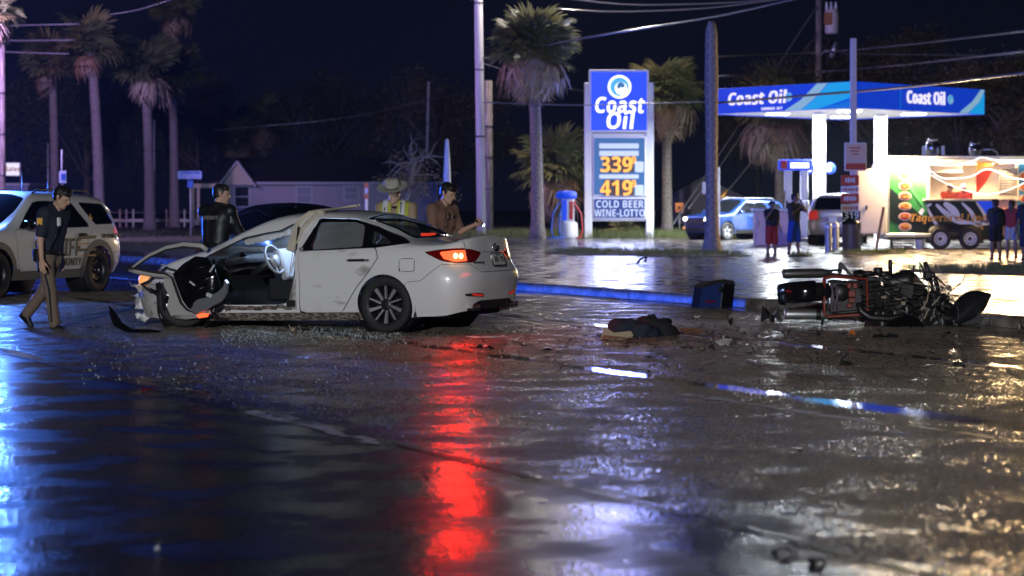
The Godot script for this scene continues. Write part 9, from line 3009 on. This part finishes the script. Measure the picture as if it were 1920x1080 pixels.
func _blade() -> ArrayMesh:
	var b := Shape.new()
	b.soft()
	var rows := []
	for i in 11:
		var u := i / 10.0
		var lo := Vector3(1.50, 0.0, 0.18).lerp(Vector3(1.98, 0.34, 0.02), u) + Vector3(0.10 * sin(PI * u), -0.03 * sin(PI * u), 0)
		var hi := Vector3(1.46, 0.16, 0.0).lerp(Vector3(1.995, 0.40, 0.0), u) + Vector3(-0.03 * sin(PI * u), 0.14 * sin(PI * u), 0)
		var row := []
		for k in 7:
			var v := k / 6.0
			row.append(lo.lerp(hi, v) + Vector3(0, 0, 0.09 * sin(PI * v)))
		for k in 7:
			var v := 1.0 - k / 6.0
			row.append(lo.lerp(hi, v) + Vector3(0.01, 0.0, 0.09 * sin(PI * v) - 0.025))
		rows.append(row)
	b.grid(rows)
	return b.mesh()

func build_debris() -> void:
	var g := "broken pieces on the road"
	# heaps of clothing and packaging in the middle of the road
	solo("dark_jacket", crumple(5, Vector3(0.66, 0.17, 0.45)), M.navy_cloth, "crumpled dark blue jacket lying in the middle of the road", "jacket", on_road(1182.0, 631.0))
	solo("black_bag", crumple(8, Vector3(0.52, 0.22, 0.40)), M.black_cloth, "black bag lying beside the crumpled blue jacket", "bag", on_road(1221.0, 628.0))
	var cb := Shape.new()
	cb.prism(pv([-0.18, 0.0, -0.13, 0.15, -0.02, 0.08, 0.17, 0.10, 0.20, 0.04, 0.12, 0.0]), 0.012, Transform3D(Basis(Vector3.RIGHT, -0.5), Vector3.ZERO))
	cb.prism(pv([-0.2, 0.0, -0.1, 0.12, 0.1, 0.15, 0.22, 0.02, 0.05, -0.05]), 0.012, Transform3D(Basis(Vector3.UP, 0.4) * Basis(Vector3.RIGHT, -1.35), Vector3(0.0, 0.015, 0.05)))
	solo("cardboard_scrap", cb.mesh(), M.cardboard, "torn pale cardboard leaning on the blue jacket", "cardboard", on_road(1155.0, 636.0))
	var items := [
		["fairing_panel", 1300.0, 622.0, 0.42, 0.07, 0.16, "rusty", "long reddish brown panel piece right of the black bag", 0.1],
		["plastic_block", 1367.0, 611.0, 0.13, 0.13, 0.14, "charred", "black block of broken plastic midway between bag and motorcycle", 0.4],
		["spiked_fairing", 1448.0, 604.0, 0.34, 0.24, 0.22, "charred", "spiky black fairing piece just left of the motorcycle's lower silencer", 0.2],
		["pale_shard", 1307.0, 596.0, 0.16, 0.05, 0.12, "sign_white_paint", "white plastic shard in front of the top case", 0.0],
		["pale_shard", 1395.0, 599.0, 0.18, 0.05, 0.10, "sign_white_paint", "curved white shard between the black block and the spiky fairing", 0.7],
		["black_strip", 1023.0, 657.0, 0.28, 0.035, 0.08, "charred", "flat black strip alone on the road left of the bright puddle", 0.05],
		["grey_plate", 1360.0, 650.0, 0.26, 0.10, 0.12, "door_grey", "grey angular plate below the reddish panel piece", -0.3],
		["black_bracket", 1335.0, 656.0, 0.10, 0.10, 0.08, "charred", "black bracket just left of the grey angular plate", 0.9],
		["black_peg", 1412.0, 663.0, 0.05, 0.09, 0.05, "charred", "small upright black peg right of the grey plate", 0.0],
		["black_twig", 1583.0, 685.0, 0.18, 0.09, 0.05, "charred", "forked black scrap in front of the motorcycle's middle", 0.2],
		["black_twig", 1800.0, 690.0, 0.16, 0.09, 0.06, "charred", "forked black scrap in front of the motorcycle's front end", -0.5],
		["mixed_scrap", 1533.0, 631.0, 0.10, 0.10, 0.06, "sooty_steel", "metal scrap standing near the motorcycle's rack", 0.3],
		["orange_scrap", 1596.0, 628.0, 0.10, 0.09, 0.07, "orange_paint", "small orange scrap below the motorcycle's rack", 0.1],
		["black_foot_rest", 1660.0, 633.0, 0.36, 0.05, 0.12, "charred", "flat black piece under the motorcycle's engine", 0.2],
		["kerb_scrap", 1778.0, 627.0, 0.10, 0.08, 0.08, "charred", "black lump under the motorcycle's front mudguard", 0.5],
		["edge_scrap", 1916.0, 628.0, 0.14, 0.16, 0.10, "charred", "rounded black scrap cut by the right edge of the picture", 0.1],
		["flat_trim", 175.0, 616.0, 0.22, 0.035, 0.10, "charred", "flat black trim piece beside the striding deputy's front foot", 0.0],
		["near_scrap", 1466.0, 1036.0, 0.12, 0.035, 0.07, "charred", "black scrap lying nearest the camera at the bottom right", 0.2],
		["near_scrap", 1530.0, 1056.0, 0.11, 0.03, 0.06, "charred", "second black scrap just right of the nearest one", -0.3],
		["near_stone", 1500.0, 848.0, 0.03, 0.035, 0.03, "charred", "small black lump alone in the bright wet patch at the right", 0.0],
		["near_shard", 295.0, 1030.0, 0.035, 0.025, 0.03, "sign_white_paint", "tiny white shard alone at the bottom left", 0.0],
		["red_shard", 275.0, 732.0, 0.12, 0.02, 0.05, "red_lens", "red lens shard on the road below the torn door", 0.1],
		["pale_shard", 342.0, 730.0, 0.16, 0.02, 0.05, "sooty_steel", "thin metal shard right of the red lens shard", -0.1],
		["twisted_wire", 904.0, 655.0, 0.30, 0.06, 0.14, "charred", "twisted black scrap in the red reflection behind the sedan", 0.2],
		["white_sliver", 905.0, 633.0, 0.50, 0.02, 0.05, "sign_white_paint", "long white sliver behind the sedan's rear wheel", 0.05],
		["brown_crumb", 547.0, 622.0, 0.09, 0.09, 0.08, "cardboard", "brown lump under the sedan's doorway", 0.3],
		["brown_crumb", 648.0, 638.0, 0.08, 0.07, 0.07, "cardboard", "brown lump left of the sedan's rear wheel", 0.8],
		["pale_crumb", 618.0, 636.0, 0.14, 0.05, 0.07, "canvas", "pale flat lump just left of the brown one by the rear wheel", 0.2],
		["bent_rod", 1440.0, 640.0, 0.3, 0.02, 0.05, "sooty_steel", "thin bent metal piece left of the motorcycle on the lane edge", 0.1],
		["black_clip", 1218.0, 700.0, 0.06, 0.05, 0.05, "charred", "small black clip in the bright blue puddle reflection", 0.3],
		["black_clip", 1180.0, 645.0, 0.18, 0.03, 0.08, "charred", "flat black clip below the cardboard scrap", 0.3],
		["black_shell", 1255.0, 622.0, 0.16, 0.12, 0.12, "charred", "black shell piece between bag and reddish panel", 0.6],
		["kerb_flap", 1178.0, 556.0, 0.30, 0.05, 0.10, "charred", "black flap lying in the gutter against the kerb", 0.3],
		["case_shadow", 1300.0, 579.0, 0.75, 0.012, 0.22, "charred", "thin black sheet laid as the shadow in front of the top case", 0.15],  # flat dark sheet put in for the shadow by the top case
	]
	var n := 0
	for q in items:
		solo(q[0], shard(300 + n * 7, Vector3(q[3], q[4], q[5]), 7 + n % 4), M["rust" if q[6] == "rusty" else q[6]], q[7], "debris", on_road(q[1], q[2]), q[8], g)
		n += 1
	var tray := on_land(1187.0, 50.5)
	var tr := thing("sidewalk_debris", "black plastic debris with a handle lying on the wet forecourt", "debris", tray, 0.3, g)
	put("plate", shard(77, Vector3(0.5, 0.05, 0.3)), M.charred, tr)
	put("handle", tube_mesh([Vector3(0.10, 0.03, 0), Vector3(0.2, 0.14, 0), Vector3(0.34, 0.18, 0), Vector3(0.30, 0.05, 0)], 0.03, 6), M.charred, tr)
	# torn front lip of the sedan lying by the nose
	var lip := Shape.new()
	lip.soft()
	lip.grid([[Vector3(-0.28, 0.33, 0.0), Vector3(-0.27, 0.33, 0.02)], [Vector3(-0.27, 0.20, -0.02), Vector3(-0.17, 0.22, 0.05)], [Vector3(-0.22, 0.08, -0.02), Vector3(-0.10, 0.12, 0.08)], [Vector3(-0.08, 0.01, 0.02), Vector3(0.02, 0.05, 0.10)], [Vector3(0.12, 0.0, 0.05), Vector3(0.22, 0.05, 0.10)], [Vector3(0.34, 0.01, 0.08), Vector3(0.36, 0.03, 0.09)]])
	solo("bumper_lip", lip.mesh(), M.gloss_black, "curved black bumper lip lying in front of the sedan's nose", "debris", on_road(248.0, 624.0), 0.0, g)
	# crumbs past counting: safety glass by the doorway, grit across the lane
	rng.seed = 55
	var glass := []
	for i in 1500:
		var u := rng.randf()
		var p := on_road(rng.randf_range(415.0, 760.0), 628.0 + rng.randfn() * 9.0) if u < 0.62 else on_road(rng.randf_range(150.0, 1000.0), rng.randf_range(612.0, 720.0))
		if u > 0.9: p = on_road(rng.randf_range(970.0, 1500.0), rng.randf_range(575.0, 660.0))
		glass.append(Transform3D(Basis.from_euler(Vector3(rng.randf() * 6, rng.randf() * 6, rng.randf() * 6)).scaled(Vector3.ONE * rng.randf_range(0.006, 0.014)), p + Vector3(0, 0.005, 0)))
	var gm := Shape.new()
	gm.box(Vector3.ZERO, Vector3(1, 0.7, 0.9), Basis(), 0.15)
	tag(scatter("glass_crumbs", glass, gm.mesh(), M.glass_crumb), "scattered crumbs of safety glass on the wet road", "glass crumbs")
	var grit := []
	for i in 1500:
		var p := on_road(1180.0 + rng.randfn() * 260.0, 612.0 + absf(rng.randfn()) * 26.0)
		if rng.randf() < 0.25: p = on_road(rng.randf_range(880.0, 1900.0), rng.randf_range(585.0, 720.0))
		grit.append(Transform3D(Basis.from_euler(Vector3(rng.randf_range(-0.4, 0.4), rng.randf() * 6, 0)).scaled(Vector3(1, 0.6, 1) * (0.014 + 0.085 * pow(rng.randf(), 2.5))), p + Vector3(0, 0.004, 0)))
	var pale := []
	for i in 190:
		var p := on_road(1200.0 + rng.randfn() * 300.0, 605.0 + absf(rng.randfn()) * 36.0)
		pale.append(Transform3D(Basis.from_euler(Vector3(rng.randf_range(-0.4, 0.4), rng.randf() * 6, 0)).scaled(Vector3(1, 0.7, 1) * (0.014 + 0.06 * pow(rng.randf(), 2.5))), p + Vector3(0, 0.004, 0)))
	tag(scatter("pale_litter", pale, shard(998, Vector3(1, 0.5, 0.8), 6), M.sign_white_paint), "small pale plastic splinters strewn between sedan and motorcycle", "litter")
	tag(scatter("plastic_litter", grit, shard(999, Vector3(1, 0.5, 0.8), 6), M.charred), "small black plastic litter strewn between sedan and motorcycle", "litter")
